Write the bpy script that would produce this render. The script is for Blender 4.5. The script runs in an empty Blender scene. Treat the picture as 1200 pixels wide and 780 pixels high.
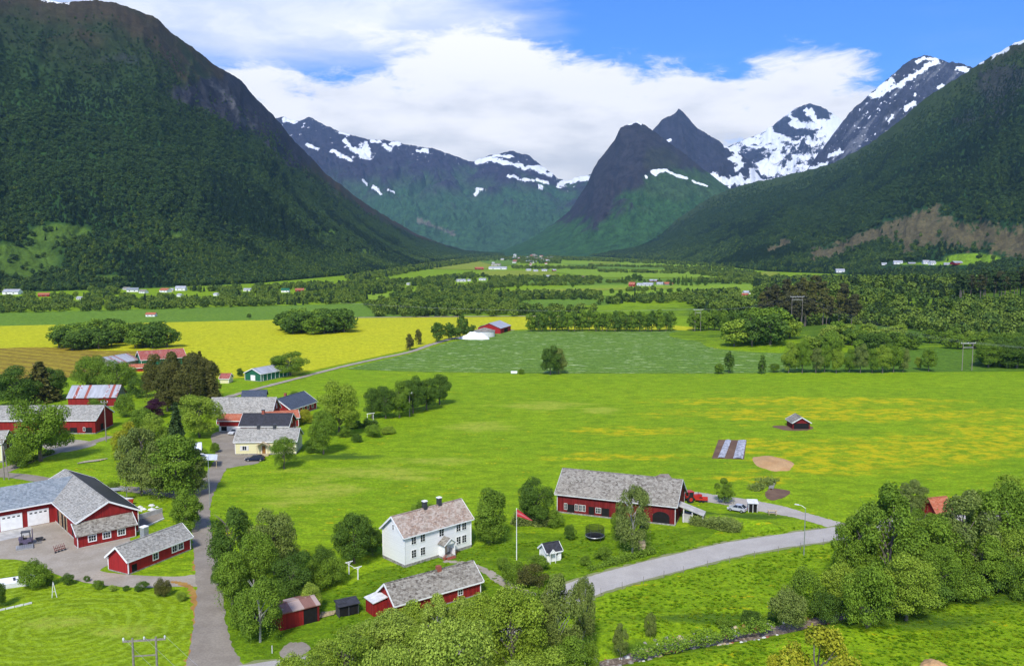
import bpy, math, random
import numpy as np
R = math.radians
# ------------------------------------------------------------------ camera, sky, sun, exposure
sc = bpy.context.scene
COL = sc.collection
FPX, CAM_H, HOR = 1000.0, 55.0, 288.0
PITCH = math.atan((390 - HOR) / FPX)
cam = bpy.data.objects.new('camera', bpy.data.cameras.new('camera'))
COL.objects.link(cam)
cam.location = (0, 0, CAM_H)
cam.rotation_euler = (R(90) - PITCH, 0, 0)
cam.data.sensor_width = 36; cam.data.lens = 30.0
cam.data.clip_start = 1.0; cam.data.clip_end = 60000
sc.camera = cam
SUN_EL, SUN_AZ = R(47), math.atan2(-0.22, -0.97)      # the sun stands behind the camera, to its left
sv = (math.cos(SUN_EL) * math.sin(SUN_AZ), math.cos(SUN_EL) * math.cos(SUN_AZ), math.sin(SUN_EL))
w = bpy.data.worlds.new('World'); sc.world = w; w.use_nodes = True
sl = bpy.data.lights.new('sun', 'SUN'); sl.energy = 3.5; sl.angle = R(11); sl.color = (1.0, 0.96, 0.88)
so = bpy.data.objects.new('sun', sl); COL.objects.link(so)
from mathutils import Vector, Matrix
so.rotation_euler = Vector(sv).to_track_quat('Z', 'Y').to_euler()
so.location = (0, -50, 300)
vs = sc.view_settings
sc.display_settings.display_device = 'sRGB'
vs.view_transform = 'Standard'; vs.look = 'None'; vs.exposure = 0.47; vs.gamma = 1.0; vs.use_curve_mapping = False
sc.cycles.max_bounces = 5; sc.cycles.diffuse_bounces = 2; sc.cycles.glossy_bounces = 2
sc.cycles.transmission_bounces = 2; sc.cycles.transparent_max_bounces = 6; sc.cycles.volume_bounces = 0
sc.cycles.use_denoising = True
sc.cycles.caustics_reflective = False; sc.cycles.caustics_refractive = False
HAZE_DENSITY = 4.2e-5

# node helpers -------------------------------------------------------------------------------
class NT:
    def __init__(s, tree): s.t = tree; s.n = tree.nodes; s.l = tree.links
    def new(s, typ, **kw):
        n = s.n.new(typ)
        for k, v in kw.items(): setattr(n, k, v)
        return n
    def link(s, a, b): s.l.new(a, b)
    def put(s, sock, v):
        if hasattr(v, 'links') or isinstance(v, bpy.types.NodeSocket): s.l.new(v, sock)
        else: sock.default_value = v
    def math(s, op, a, b=0.0, c=None, clamp=False):
        n = s.new('ShaderNodeMath', operation=op); n.use_clamp = clamp
        s.put(n.inputs[0], a); s.put(n.inputs[1], b)
        if c is not None: s.put(n.inputs[2], c)
        return n.outputs[0]
    def mix(s, f, a, b, mode='MIX'):
        n = s.new('ShaderNodeMix', data_type='RGBA', blend_type=mode)
        s.put(n.inputs[0], f); s.put(n.inputs[6], c4(a)); s.put(n.inputs[7], c4(b))
        return n.outputs[2]
    def noise(s, vec, scale, detail=3, rough=0.55, dist=0.0, typ=None):
        n = s.new('ShaderNodeTexNoise')
        if vec is not None: s.l.new(vec, n.inputs['Vector'])
        n.inputs['Scale'].default_value = scale; n.inputs['Detail'].default_value = detail
        n.inputs['Roughness'].default_value = rough; n.inputs['Distortion'].default_value = dist
        return n.outputs['Fac']
    def ramp(s, v, lo, hi, a=0.0, b=1.0, smooth=True):
        n = s.new('ShaderNodeMapRange'); n.clamp = True
        if smooth: n.interpolation_type = 'SMOOTHSTEP'
        s.put(n.inputs[0], v)
        for i, x in zip((1, 2, 3, 4), (lo, hi, a, b)): s.put(n.inputs[i], x)
        return n.outputs[0]
    def mapping(s, vec, scale=(1, 1, 1), rot=(0, 0, 0), loc=(0, 0, 0)):
        n = s.new('ShaderNodeMapping'); s.l.new(vec, n.inputs[0])
        n.inputs['Scale'].default_value = scale; n.inputs['Rotation'].default_value = rot; n.inputs['Location'].default_value = loc
        return n.outputs[0]
    def xyz(s, vec):
        n = s.new('ShaderNodeSeparateXYZ'); s.l.new(vec, n.inputs[0]); return n.outputs
    def comb(s, x, y, z):
        n = s.new('ShaderNodeCombineXYZ')
        for i, v in enumerate((x, y, z)): s.put(n.inputs[i], v)
        return n.outputs[0]
    def coord(s, which='Object'): return s.new('ShaderNodeTexCoord').outputs[which]
    def bump(s, h, strength=0.5, dist=0.1):
        n = s.new('ShaderNodeBump'); s.l.new(h, n.inputs['Height'])
        n.inputs['Strength'].default_value = strength; n.inputs['Distance'].default_value = dist
        return n.outputs[0]
def c4(c):
    if isinstance(c, (tuple, list)) and len(c) == 3: return (c[0], c[1], c[2], 1.0)
    return c
def newmat(name):
    m = bpy.data.materials.new(name); m.use_nodes = True
    nt = NT(m.node_tree); b = m.node_tree.nodes['Principled BSDF']
    b.inputs['Roughness'].default_value = 0.85; b.inputs['Specular IOR Level'].default_value = 0.2
    return m, nt, b

# sky: Nishita with procedural clouds laid out by compass direction and height ------------------
nt = NT(w.node_tree); bg = w.node_tree.nodes['Background']
sky = nt.new('ShaderNodeTexSky', sky_type='NISHITA'); sky.sun_disc = False
sky.sun_elevation = SUN_EL; sky.sun_rotation = SUN_AZ
sky.air_density = 1.0; sky.dust_density = 0.15; sky.ozone_density = 3.0; sky.altitude = 300
d = nt.coord('Generated')
x, y, z = nt.xyz(d)
az = nt.math('ARCTAN2', x, y)           # radians east of north (the view looks north)
el = nt.math('ARCSINE', z)
vec = nt.comb(nt.math('MULTIPLY', az, 1.0), nt.math('MULTIPLY', el, 2.6), 0.0)
wrp = nt.noise(vec, 6.0, 4, 0.6)
vec2 = nt.comb(nt.math('MULTIPLY_ADD', wrp, 0.12, az), nt.math('MULTIPLY_ADD', nt.math('MULTIPLY', el, 2.6), 1.0, nt.math('MULTIPLY', wrp, 0.10)), 0.3)
n1 = nt.noise(vec2, 8.0, 10, 0.66)
n2 = nt.noise(nt.comb(az, nt.math('MULTIPLY', el, 5.0), 3.0), 3.2, 6, 0.6)
def ell(caz, cel, raz, rel):             # soft cloud bank centred on a direction
    a = nt.math('DIVIDE', nt.math('SUBTRACT', az, caz), raz)
    b = nt.math('DIVIDE', nt.math('SUBTRACT', el, cel), rel)
    r = nt.math('SQRT', nt.math('ADD', nt.math('MULTIPLY', a, a), nt.math('MULTIPLY', b, b)))
    return nt.math('SUBTRACT', 1.0, r)
def mx(*a):
    r = a[0]
    for q in a[1:]: r = nt.math('MAXIMUM', r, q)
    return r
bank = mx(ell(-0.10, 0.125, 0.30, 0.095), ell(0.16, 0.135, 0.27, 0.065), ell(-0.045, 0.20, 0.13, 0.05),
          ell(0.0, 0.04, 0.42, 0.10), ell(0.31, 0.15, 0.10, 0.06), ell(-0.9, 0.12, 0.4, 0.16), ell(0.95, 0.10, 0.35, 0.10))
bm = nt.math('ADD', nt.math('MULTIPLY', bank, 1.1), nt.math('MULTIPLY', nt.math('SUBTRACT', n1, 0.5), 2.4))
bankmask = nt.ramp(bm, -0.06, 0.40)
hi = mx(ell(-0.27, 0.262, 0.30, 0.075), ell(-0.6, 0.5, 0.8, 0.25), ell(2.6, 0.5, 1.2, 0.4))
hm = nt.math('ADD', nt.math('MULTIPLY', hi, 1.2), nt.math('MULTIPLY', nt.math('SUBTRACT', n2, 0.5), 1.6))
himask = nt.ramp(hm, -0.30, 0.55, 0.0, 0.92)
veil = nt.ramp(nt.math('SUBTRACT', n2, nt.math('MULTIPLY', el, 1.3)), 0.25, 0.75, 0.0, 0.25)
skyc = nt.mix(1.0, sky.outputs[0], (0.27, 0.57, 1.10), 'MULTIPLY')
# cloud shading: bright puffs over soft grey bases
shade = nt.math('ADD', nt.math('MULTIPLY', nt.noise(nt.comb(az, nt.math('MULTIPLY', el, 3.0), 7.0), 9.0, 6, 0.55), 0.75), nt.math('MULTIPLY', el, 2.2))
cloudc = nt.mix(nt.ramp(shade, 0.42, 0.80), (4.4, 4.6, 4.9), (7.2, 7.1, 7.0))
hic = nt.mix(nt.ramp(n1, 0.35, 0.65), (5.0, 5.4, 6.0), (6.6, 6.7, 6.9))
c = nt.mix(veil, skyc, (4.8, 5.3, 6.2))
c = nt.mix(himask, c, hic)
c = nt.mix(bankmask, c, cloudc)
nt.link(c, bg.inputs['Color']); bg.inputs['Strength'].default_value = 0.138

# ------------------------------------------------------------------ geometry helpers
cp, sp = math.cos(PITCH), math.sin(PITCH)
def ray(px, py):
    dx, dy = (px - 600) / FPX, (390 - py) / FPX
    return dx, cp + dy * sp, -sp + dy * cp
def G(px, py, z=0.0):
    dx, dy, dz = ray(px, py); t = (z - CAM_H) / dz
    return (dx * t, dy * t)
def atY(px, py, Y):
    dx, dy, dz = ray(px, py); t = Y / dy
    return (dx * t, Y, CAM_H + dz * t)
def topix(x, y, z):
    z = z - CAM_H; f = y * cp - z * sp; u = y * sp + z * cp
    return 600 + FPX * x / f, 390 - FPX * u / f
rng = np.random.default_rng(7)
random.seed(7)
_T = np.random.default_rng(3).random((256, 256))
def vnoise(x, y):
    xi = np.floor(x).astype(int); yi = np.floor(y).astype(int); fx = x - xi; fy = y - yi
    fx = fx * fx * (3 - 2 * fx); fy = fy * fy * (3 - 2 * fy)
    a = _T[xi & 255, yi & 255]; b = _T[(xi + 1) & 255, yi & 255]
    c_ = _T[xi & 255, (yi + 1) & 255]; d_ = _T[(xi + 1) & 255, (yi + 1) & 255]
    return (a * (1 - fx) + b * fx) * (1 - fy) + (c_ * (1 - fx) + d_ * fx) * fy
def fbm(x, y, oct=5, gain=0.5):
    s = 0; a = 1; t = 0
    for i in range(oct):
        s = s + a * vnoise(x + 17.3 * i, y + 9.1 * i); t += a; a *= gain; x = x * 2.03; y = y * 2.03
    return s / t
def ridged(x, y, oct=5):
    s = 0; a = 1; t = 0
    for i in range(oct):
        n = 1 - np.abs(2 * vnoise(x + 31.7 * i, y + 5.3 * i) - 1)
        s = s + a * n * n; t += a; a *= 0.5; x = x * 2.1; y = y * 2.1
    return s / t
def tag(o, label=None, cat=None, group=None, kind=None):
    if label: o['label'] = label
    if cat: o['category'] = cat
    if group: o['group'] = group
    if kind: o['kind'] = kind
    return o
def empty(name, loc, rz=0.0, label=None, cat=None, group=None):
    o = bpy.data.objects.new(name, None); COL.objects.link(o)
    o.location = loc; o.rotation_euler = (0, 0, rz); o.empty_display_size = 0.3
    return tag(o, label, cat, group)
def mesh_np(name, V, Fc, mats, parent=None, smooth=False, nv=4, attrs=None, mi=None):
    me = bpy.data.meshes.new(name); V = np.asarray(V, np.float32); Fc = np.asarray(Fc, np.int32)
    me.vertices.add(len(V)); me.vertices.foreach_set('co', V.ravel())
    me.loops.add(Fc.size); me.loops.foreach_set('vertex_index', Fc.ravel())
    me.polygons.add(len(Fc)); me.polygons.foreach_set('loop_start', np.arange(0, Fc.size, nv, dtype=np.int32))
    me.polygons.foreach_set('loop_total', np.full(len(Fc), nv, np.int32))
    if smooth: me.polygons.foreach_set('use_smooth', np.ones(len(Fc), bool))
    if mi is not None: me.polygons.foreach_set('material_index', np.asarray(mi, np.int32))
    for k, a in (attrs or {}).items():
        a = np.asarray(a, np.float32)
        if a.ndim == 2:
            at = me.attributes.new(k, 'FLOAT_COLOR', 'POINT'); at.data.foreach_set('color', a.ravel())
        else:
            at = me.attributes.new(k, 'FLOAT', 'POINT'); at.data.foreach_set('value', a.ravel())
    me.update(calc_edges=True)
    for m in (mats if isinstance(mats, (list, tuple)) else [mats]): me.materials.append(m)
    if parent == 'mesh': return me
    o = bpy.data.objects.new(name, me); COL.objects.link(o)
    if parent is not None: o.parent = parent
    return o
class MB:
    """collects faces, then links them as one mesh object"""
    def __init__(s): s.v = []; s.f = []; s.m = []
    def add(s, vs_, fs, mi=0):
        b = len(s.v); s.v += [tuple(p) for p in vs_]; s.f += [tuple(b + i for i in f) for f in fs]; s.m += [mi] * len(fs); return s
    def box(s, x0, x1, y0, y1, z0, z1, mi=0):
        v = [(x0, y0, z0), (x1, y0, z0), (x1, y1, z0), (x0, y1, z0), (x0, y0, z1), (x1, y0, z1), (x1, y1, z1), (x0, y1, z1)]
        return s.add(v, [(0, 3, 2, 1), (4, 5, 6, 7), (0, 1, 5, 4), (1, 2, 6, 5), (2, 3, 7, 6), (3, 0, 4, 7)], mi)
    def bar(s, a, b, w_, h_=None, mi=0):
        a = Vector(a); b = Vector(b); h_ = h_ or w_; dd = (b - a).normalized()
        up = Vector((0, 0, 1)) if abs(dd.z) < 0.95 else Vector((0, 1, 0))
        sx = dd.cross(up).normalized() * w_ / 2; sy = sx.cross(dd).normalized() * h_ / 2
        v = [a - sx - sy, a + sx - sy, a + sx + sy, a - sx + sy, b - sx - sy, b + sx - sy, b + sx + sy, b - sx + sy]
        return s.add(v, [(3, 2, 1, 0), (4, 5, 6, 7), (0, 1, 5, 4), (1, 2, 6, 5), (2, 3, 7, 6), (3, 0, 4, 7)], mi)
    def tube(s, pts, rad, n=8, mi=0, caps=True):
        pts = [Vector(p) for p in pts]; rr = rad if isinstance(rad, (list, tuple)) else [rad] * len(pts); b = len(s.v)
        for i, p in enumerate(pts):
            dd = (pts[min(i + 1, len(pts) - 1)] - pts[max(i - 1, 0)]).normalized()
            up = Vector((0, 0, 1)) if abs(dd.z) < 0.9 else Vector((1, 0, 0))
            sx = dd.cross(up).normalized(); sy = sx.cross(dd).normalized()
            for k in range(n):
                a = 2 * math.pi * k / n; s.v.append(tuple(p + (sx * math.cos(a) + sy * math.sin(a)) * rr[i]))
        for i in range(len(pts) - 1):
            for k in range(n):
                q = b + i * n; s.f.append((q + k, q + (k + 1) % n, q + n + (k + 1) % n, q + n + k)); s.m.append(mi)
        if caps:
            s.f.append(tuple(b + k for k in reversed(range(n)))); s.m.append(mi)
            q = b + (len(pts) - 1) * n; s.f.append(tuple(q + k for k in range(n))); s.m.append(mi)
        return s
    def build(s, name, mats, parent=None, smooth=False):
        me = bpy.data.meshes.new(name); me.from_pydata(s.v, [], s.f)
        for m in (mats if isinstance(mats, (list, tuple)) else [mats]): me.materials.append(m)
        me.polygons.foreach_set('material_index', s.m)
        if smooth: me.polygons.foreach_set('use_smooth', [True] * len(s.f))
        me.update()
        o = bpy.data.objects.new(name, me); COL.objects.link(o)
        if parent is not None: o.parent = parent
        return o
def copy_tree(o, parent=None):
    c_ = o.copy(); COL.objects.link(c_); c_.parent = parent
    for ch in list(o.children): copy_tree(ch, c_)
    return c_

# ------------------------------------------------------------------ materials
def simple(name, col, var=0.25, scale=1.5, rough=0.8, bump=0.0, spec=0.2, metal=0.0):
    m, t, b = newmat(name); v = t.coord()
    n = t.noise(v, scale, 4)
    lo = tuple(q * (1 - var) for q in col); hi_ = tuple(min(1, q * (1 + var)) for q in col)
    t.link(t.mix(t.ramp(n, 0.3, 0.7), lo, hi_), b.inputs['Base Color'])
    b.inputs['Roughness'].default_value = rough; b.inputs['Specular IOR Level'].default_value = spec; b.inputs['Metallic'].default_value = metal
    if bump: t.link(t.bump(t.noise(v, scale * 6, 3), bump, 0.05), b.inputs['Normal'])
    return m
def boards(name, col, horiz=False, pitch=0.18, worn=0.35, wornc=None):
    m, t, b = newmat(name); v = t.coord(); x_, y_, z_ = t.xyz(v)
    q = z_ if horiz else t.math('ADD', x_, y_)
    saw = t.math('FRACT', t.math('DIVIDE', q, pitch))
    groove = t.ramp(saw, 0.0, 0.12)
    cell = t.math('FLOOR', t.math('DIVIDE', q, pitch))
    wn = t.new('ShaderNodeTexWhiteNoise', noise_dimensions='1D'); t.link(cell, wn.inputs['W'])
    n = t.noise(t.mapping(v, (1, 1, 0.25) if not horiz else (0.3, 0.3, 2)), 2.2, 5, 0.65)
    f = t.math('ADD', t.math('MULTIPLY', wn.outputs['Value'], 0.35), t.math('MULTIPLY', n, 0.8))
    lo = tuple(k * (1 - worn) for k in col); hi_ = tuple(min(1, k * (1 + worn * .5)) for k in col)
    cc = t.mix(t.ramp(f, 0.25, 0.85), lo, hi_)
    if wornc: cc = t.mix(t.ramp(t.noise(v, 0.7, 5, 0.7), 0.55, 0.75, 0, 0.55), cc, wornc)
    cc = t.mix(t.math('MULTIPLY', t.math('SUBTRACT', 1, groove), 0.55), cc, tuple(k * 0.35 for k in col))
    t.link(cc, b.inputs['Base Color']); t.link(t.bump(groove, 0.35, 0.03), b.inputs['Normal'])
    b.inputs['Roughness'].default_value = 0.75
    return m
def roofmat(name, cols, bw=0.5, bh=0.3, patch=(0.5, 0.5, 0.5), patchamt=0.5, pscale=0.6, rough=0.8, k=2.0):
    """overlapping slates: brick pattern over (along ridge, height), blotched with lichen"""
    m, t, b = newmat(name); v = t.coord(); x_, y_, z_ = t.xyz(v)
    cn = t.new('ShaderNodeVectorMath', operation='DISTANCE')
    uv = t.comb(t.math('ADD', x_, t.math('MULTIPLY', y_, 0.35)), t.math('MULTIPLY', z_, k), 0)
    br = t.new('ShaderNodeTexBrick'); t.link(uv, br.inputs['Vector'])
    br.inputs['Scale'].default_value = 1.0; br.inputs['Brick Width'].default_value = bw; br.inputs['Row Height'].default_value = bh
    br.inputs['Mortar Size'].default_value = 0.03; br.inputs['Mortar Smooth'].default_value = 0.3; br.offset = 0.5
    br.inputs['Color1'].default_value = c4(cols[0]); br.inputs['Color2'].default_value = c4(cols[1])
    br.inputs['Mortar'].default_value = c4(tuple(q * 0.4 for q in cols[0]))
    vo = t.new('ShaderNodeTexVoronoi'); t.link(t.comb(x_, y_, t.math('MULTIPLY', z_, k)), vo.inputs['Vector']); vo.inputs['Scale'].default_value = 2.4
    vc = t.new('ShaderNodeSeparateColor'); t.link(vo.outputs['Color'], vc.inputs[0])
    cc = t.mix(t.ramp(vc.outputs[0], 0.2, 0.9, 0, 0.8), br.outputs['Color'], cols[2])
    cc = t.mix(t.ramp(vc.outputs[1], 0.72, 0.95, 0, 0.8), cc, cols[3])
    cc = t.mix(t.ramp(t.noise(v, pscale, 6, 0.7), 0.46, 0.64, 0, patchamt), cc, patch)
    t.link(cc, b.inputs['Base Color']); t.link(t.bump(t.math('ADD', br.outputs['Fac'], vc.outputs[2]), 0.35, 0.04), b.inputs['Normal'])
    b.inputs['Roughness'].default_value = rough
    return m
def sheetmetal(name, col, rust=None, rustamt=0.0, pitch=0.35, rough=0.45, axis=0):
    m, t, b = newmat(name); v = t.coord(); x_, y_, z_ = t.xyz(v); q = x_ if axis == 0 else y_
    wv = t.math('SINE', t.math('MULTIPLY', q, 6.283 / pitch))
    n = t.noise(t.mapping(v, (1, 0.15, 0.15) if axis == 0 else (.15, 1, .15)), 1.1, 5, 0.6)
    cc = t.mix(t.ramp(n, 0.3, 0.7), tuple(k * 0.8 for k in col), tuple(min(1, k * 1.15) for k in col))
    cc = t.mix(t.ramp(wv, -1, 0.2, 0.28, 0), cc, tuple(k * 0.5 for k in col))
    if rust:
        cell = t.math('FLOOR', t.math('DIVIDE', q, 0.9)); wn = t.new('ShaderNodeTexWhiteNoise', noise_dimensions='1D'); t.link(cell, wn.inputs['W'])
        f = t.math('ADD', wn.outputs['Value'], t.math('MULTIPLY', t.noise(v, 1.2, 4), 0.5))
        cc = t.mix(t.ramp(f, 1.35 - rustamt, 1.42 - rustamt), cc, rust)
    t.link(cc, b.inputs['Base Color']); t.link(t.bump(wv, 0.4, 0.03), b.inputs['Normal'])
    b.inputs['Roughness'].default_value = rough; b.inputs['Specular IOR Level'].default_value = 0.4
    return m
M = {}
M['white_wood'] = boards('white painted cladding', (0.80, 0.80, 0.79), True, 0.20, 0.05)
M['white'] = simple('white paint', (0.80, 0.80, 0.78), 0.06)
M['dirty_white'] = simple('weathered white', (0.60, 0.60, 0.58), 0.15)
M['cream'] = boards('cream painted cladding', (0.70, 0.66, 0.38), True, 0.2, 0.06)
M['cream_plain'] = simple('cream plaster', (0.66, 0.62, 0.50), 0.08)
M['red_wood'] = boards('red painted boards', (0.26, 0.018, 0.016), False, 0.22, 0.30)
M['red_bright'] = boards('fresh red boards', (0.32, 0.020, 0.020), False, 0.2, 0.18)
M['red_old'] = boards('old dark red boards', (0.17, 0.014, 0.014), False, 0.24, 0.35, (0.16, 0.06, 0.05))
M['brown_wood'] = boards('brown cladding', (0.26, 0.13, 0.03), True, 0.2, 0.2)
M['green_wood'] = boards('green painted boards', (0.02, 0.13, 0.07), False, 0.3, 0.2)
M['grey_wood'] = boards('bare grey boards', (0.26, 0.25, 0.22), False, 0.2, 0.3)
M['pale_wood'] = simple('pale timber', (0.45, 0.36, 0.22), 0.25, 3)
M['dark_wood'] = simple('dark stained wood', (0.06, 0.06, 0.065), 0.25, 3)
M['slate'] = roofmat('mottled grey slate', [(0.20, 0.18, 0.145), (0.265, 0.24, 0.20), (0.34, 0.32, 0.27), (0.085, 0.07, 0.055)], 0.45, 0.35, (0.30, 0.27, 0.22), 0.45)
M['slate_pale'] = roofmat('pale grey slate', [(0.29, 0.275, 0.24), (0.34, 0.325, 0.29), (0.41, 0.395, 0.35), (0.16, 0.15, 0.13)], 0.5, 0.4, (0.25, 0.25, 0.23), 0.6)
M['slate_blue'] = roofmat('blue grey slate', [(0.19, 0.225, 0.25), (0.24, 0.28, 0.30), (0.29, 0.32, 0.34), (0.14, 0.165, 0.19)], 0.6, 0.4, (0.26, 0.28, 0.29), 0.45)
M['slate_brown'] = roofmat('pinkish brown slate', [(0.34, 0.24, 0.18), (0.42, 0.31, 0.24), (0.47, 0.40, 0.34), (0.20, 0.15, 0.12)], 0.35, 0.3, (0.38, 0.34, 0.28), 0.45)
M['black_roof'] = roofmat('black tiles', [(0.035, 0.035, 0.04), (0.045, 0.045, 0.05), (0.05, 0.05, 0.06), (0.03, 0.03, 0.03)], 0.4, 0.35, (0.05, 0.05, 0.055), 0.3, rough=0.5)
M['navy_roof'] = roofmat('dark blue grey tiles', [(0.06, 0.075, 0.10), (0.075, 0.09, 0.12), (0.08, 0.10, 0.13), (0.05, 0.06, 0.08)], 0.4, 0.35, (0.09, 0.1, 0.13), 0.3, rough=0.5)
M['orange_roof'] = roofmat('orange red tiles', [(0.42, 0.11, 0.05), (0.48, 0.14, 0.07), (0.45, 0.18, 0.11), (0.30, 0.08, 0.05)], 0.35, 0.3, (0.38, 0.18, 0.12), 0.4)
M['red_roof'] = roofmat('red tiles', [(0.33, 0.07, 0.055), (0.38, 0.09, 0.07), (0.40, 0.15, 0.12), (0.2, 0.05, 0.04)], 0.35, 0.3, (0.36, 0.20, 0.17), 0.5)
M['tin'] = sheetmetal('galvanised sheet', (0.40, 0.41, 0.44))
M['tin_rust'] = sheetmetal('galvanised sheet with rust streaks', (0.40, 0.41, 0.44), (0.30, 0.08, 0.05), 0.30)
M['rust_roof'] = sheetmetal('rusty brown corrugated sheet', (0.26, 0.13, 0.10), (0.40, 0.30, 0.26), 0.5, 0.22, 0.7)
M['white_roof'] = sheetmetal('white blue sheet', (0.66, 0.70, 0.80))
M['stone'] = simple('foundation stone', (0.26, 0.25, 0.23), 0.35, 2.5, 0.9, 0.5)
M['concrete'] = simple('concrete', (0.42, 0.41, 0.38), 0.18, 0.8, 0.9, 0.2)
M['metal'] = simple('galvanised steel', (0.45, 0.46, 0.47), 0.1, 3, 0.4, 0, 0.5, 0.6)
M['dark_metal'] = simple('dark steel', (0.04, 0.042, 0.05), 0.2, 3, 0.45, 0, 0.5)
M['brick'] = simple('red brick', (0.30, 0.09, 0.06), 0.3, 6, 0.9, 0.3)
M['void'] = simple('dark interior', (0.012, 0.011, 0.011), 0.2)
M['pole'] = simple('weathered pole wood', (0.24, 0.21, 0.18), 0.25, 4)
M['rubber'] = simple('black rubber', (0.02, 0.02, 0.02), 0.1, 5, 0.7)
M['car_blue'] = simple('dark blue car paint', (0.012, 0.018, 0.05), 0.02, 1, 0.25, 0, 0.6)
M['car_silver'] = simple('silver car paint', (0.45, 0.47, 0.50), 0.03, 1, 0.3, 0, 0.6)
M['red_paint'] = simple('red machine paint', (0.45, 0.03, 0.02), 0.12, 3, 0.4, 0, 0.5)
M['purple_grey'] = simple('purple grey machine paint', (0.10, 0.08, 0.13), 0.25, 3, 0.5, 0, 0.4)
M['white_gloss'] = simple('white gelcoat', (0.80, 0.80, 0.80), 0.03, 1, 0.3, 0, 0.5)
M['wrap'] = simple('white plastic wrap', (0.78, 0.79, 0.80), 0.05, 3, 0.4, 0.15, 0.5)
M['bark'] = simple('bark', (0.14, 0.12, 0.10), 0.35, 5, 0.95, 0.5)
M['bark_pale'] = simple('pale birch bark', (0.34, 0.33, 0.30), 0.4, 5, 0.9, 0.3)
m, t, b = newmat('window glass'); b.inputs['Base Color'].default_value = (0.02, 0.025, 0.03, 1); b.inputs['Roughness'].default_value = 0.2; b.inputs['Specular IOR Level'].default_value = 0.3
M['glass'] = m
m, t, b = newmat('safety net'); b.inputs['Base Color'].default_value = (0.01, 0.01, 0.012, 1); b.inputs['Alpha'].default_value = 0.55; M['net'] = m

def foliage(name, col, trans=0.22, var=0.45, hue=(1.25, 1.0, 0.6)):
    m, t, b = newmat(name)
    at = t.new('ShaderNodeAttribute', attribute_name='tint'); oi = t.new('ShaderNodeObjectInfo')
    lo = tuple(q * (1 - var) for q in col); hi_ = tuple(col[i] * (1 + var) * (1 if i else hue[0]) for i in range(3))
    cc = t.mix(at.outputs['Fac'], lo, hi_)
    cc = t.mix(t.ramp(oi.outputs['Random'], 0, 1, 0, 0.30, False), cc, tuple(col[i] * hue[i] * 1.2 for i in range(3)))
    t.link(cc, b.inputs['Base Color']); b.inputs['Roughness'].default_value = 0.6; b.inputs['Specular IOR Level'].default_value = 0.15
    tr = t.new('ShaderNodeBsdfTranslucent'); t.link(cc, tr.inputs['Color'])
    ms = t.new('ShaderNodeMixShader'); ms.inputs[0].default_value = trans
    t.link(b.outputs[0], ms.inputs[1]); t.link(tr.outputs[0], ms.inputs[2])
    t.link(ms.outputs[0], m.node_tree.nodes['Material Output'].inputs['Surface'])
    return m
FOL = {
 'green': foliage('leaves mid green', (0.128, 0.248, 0.022)),
 'dark': foliage('leaves dark green', (0.074, 0.160, 0.020)),
 'light': foliage('leaves light green', (0.197, 0.330, 0.032)),
 'pale': foliage('leaves pale yellow green', (0.238, 0.380, 0.055)),
 'grey': foliage('leaves grey green', (0.145, 0.226, 0.050)),
 'olive': foliage('leaves olive brown', (0.095, 0.116, 0.026)),
 'yellow': foliage('leaves yellow green', (0.280, 0.340, 0.024)),
 'purple': foliage('leaves dark purple', (0.044, 0.014, 0.030), 0.1, 0.35, (1.2, 0.8, 1.0)),
 'conifer': foliage('needles dark green', (0.034, 0.074, 0.018), 0.08),
 'pine': foliage('needles brown green', (0.050, 0.062, 0.021), 0.08),
 'far': foliage('far broadleaf crowns', (0.038, 0.090, 0.021), 0.12, 0.22),  # mountain crowns, base tone darkened in place of cloud shade on the slopes
 'belt': foliage('valley broadleaf crowns', (0.070, 0.143, 0.022), 0.15),
 'belt_light': foliage('valley light crowns', (0.116, 0.204, 0.026), 0.15),
 'belt_dark': foliage('valley dark crowns', (0.030, 0.070, 0.020), 0.08),
 'far_light': foliage('far light crowns', (0.052, 0.112, 0.022), 0.12, 0.22),
 'far_dark': foliage('far dark conifer crowns', (0.022, 0.058, 0.019), 0.05, 0.2),
}

GRASSM = [foliage('grass blades %s' % k, c_, 0.6, 0.2, (1.2, 1.0, 0.8)) for k, c_ in zip('abc', ((0.20, 0.38, 0.010), (0.27, 0.42, 0.014), (0.15, 0.33, 0.010)))]
# ------------------------------------------------------------------ ground sheet
STREAM = [G(*p) for p in [(640, 790), (665, 782), (705, 772), (760, 757), (800, 748), (850, 741), (895, 734), (950, 722), (1010, 708), (1080, 695), (1160, 680), (1260, 664), (1400, 645)]]
def catmull(P, n=8, closed=False):
    P = [np.array(p, float) for p in P]; out = []; L = len(P)
    rngi = range(L if closed else L - 1)
    for i in rngi:
        p0 = P[(i - 1) % L] if closed or i > 0 else P[0]; p1 = P[i]; p2 = P[(i + 1) % L]
        p3 = P[(i + 2) % L] if closed or i + 2 < L else P[-1]
        for k in range(n):
            t = k / n
            out.append(0.5 * ((2 * p1) + (-p0 + p2) * t + (2 * p0 - 5 * p1 + 4 * p2 - p3) * t * t + (-p0 + 3 * p1 - 3 * p2 + p3) * t ** 3))
    if not closed: out.append(P[-1])
    return np.array(out)
STR = catmull(STREAM, 10)
BANK = catmull([G(*p) for p in [(806, 604), (830, 606), (860, 612), (900, 618)]], 8)
def dist_poly(X, Y, P):
    dmin = np.full(X.shape, 1e9)
    for a, b in zip(P[:-1], P[1:]):
        ab = b - a; l2 = (ab ** 2).sum() + 1e-9
        t = np.clip(((X - a[0]) * ab[0] + (Y - a[1]) * ab[1]) / l2, 0, 1)
        dmin = np.minimum(dmin, np.hypot(X - a[0] - t * ab[0], Y - a[1] - t * ab[1]))
    return dmin
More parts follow.
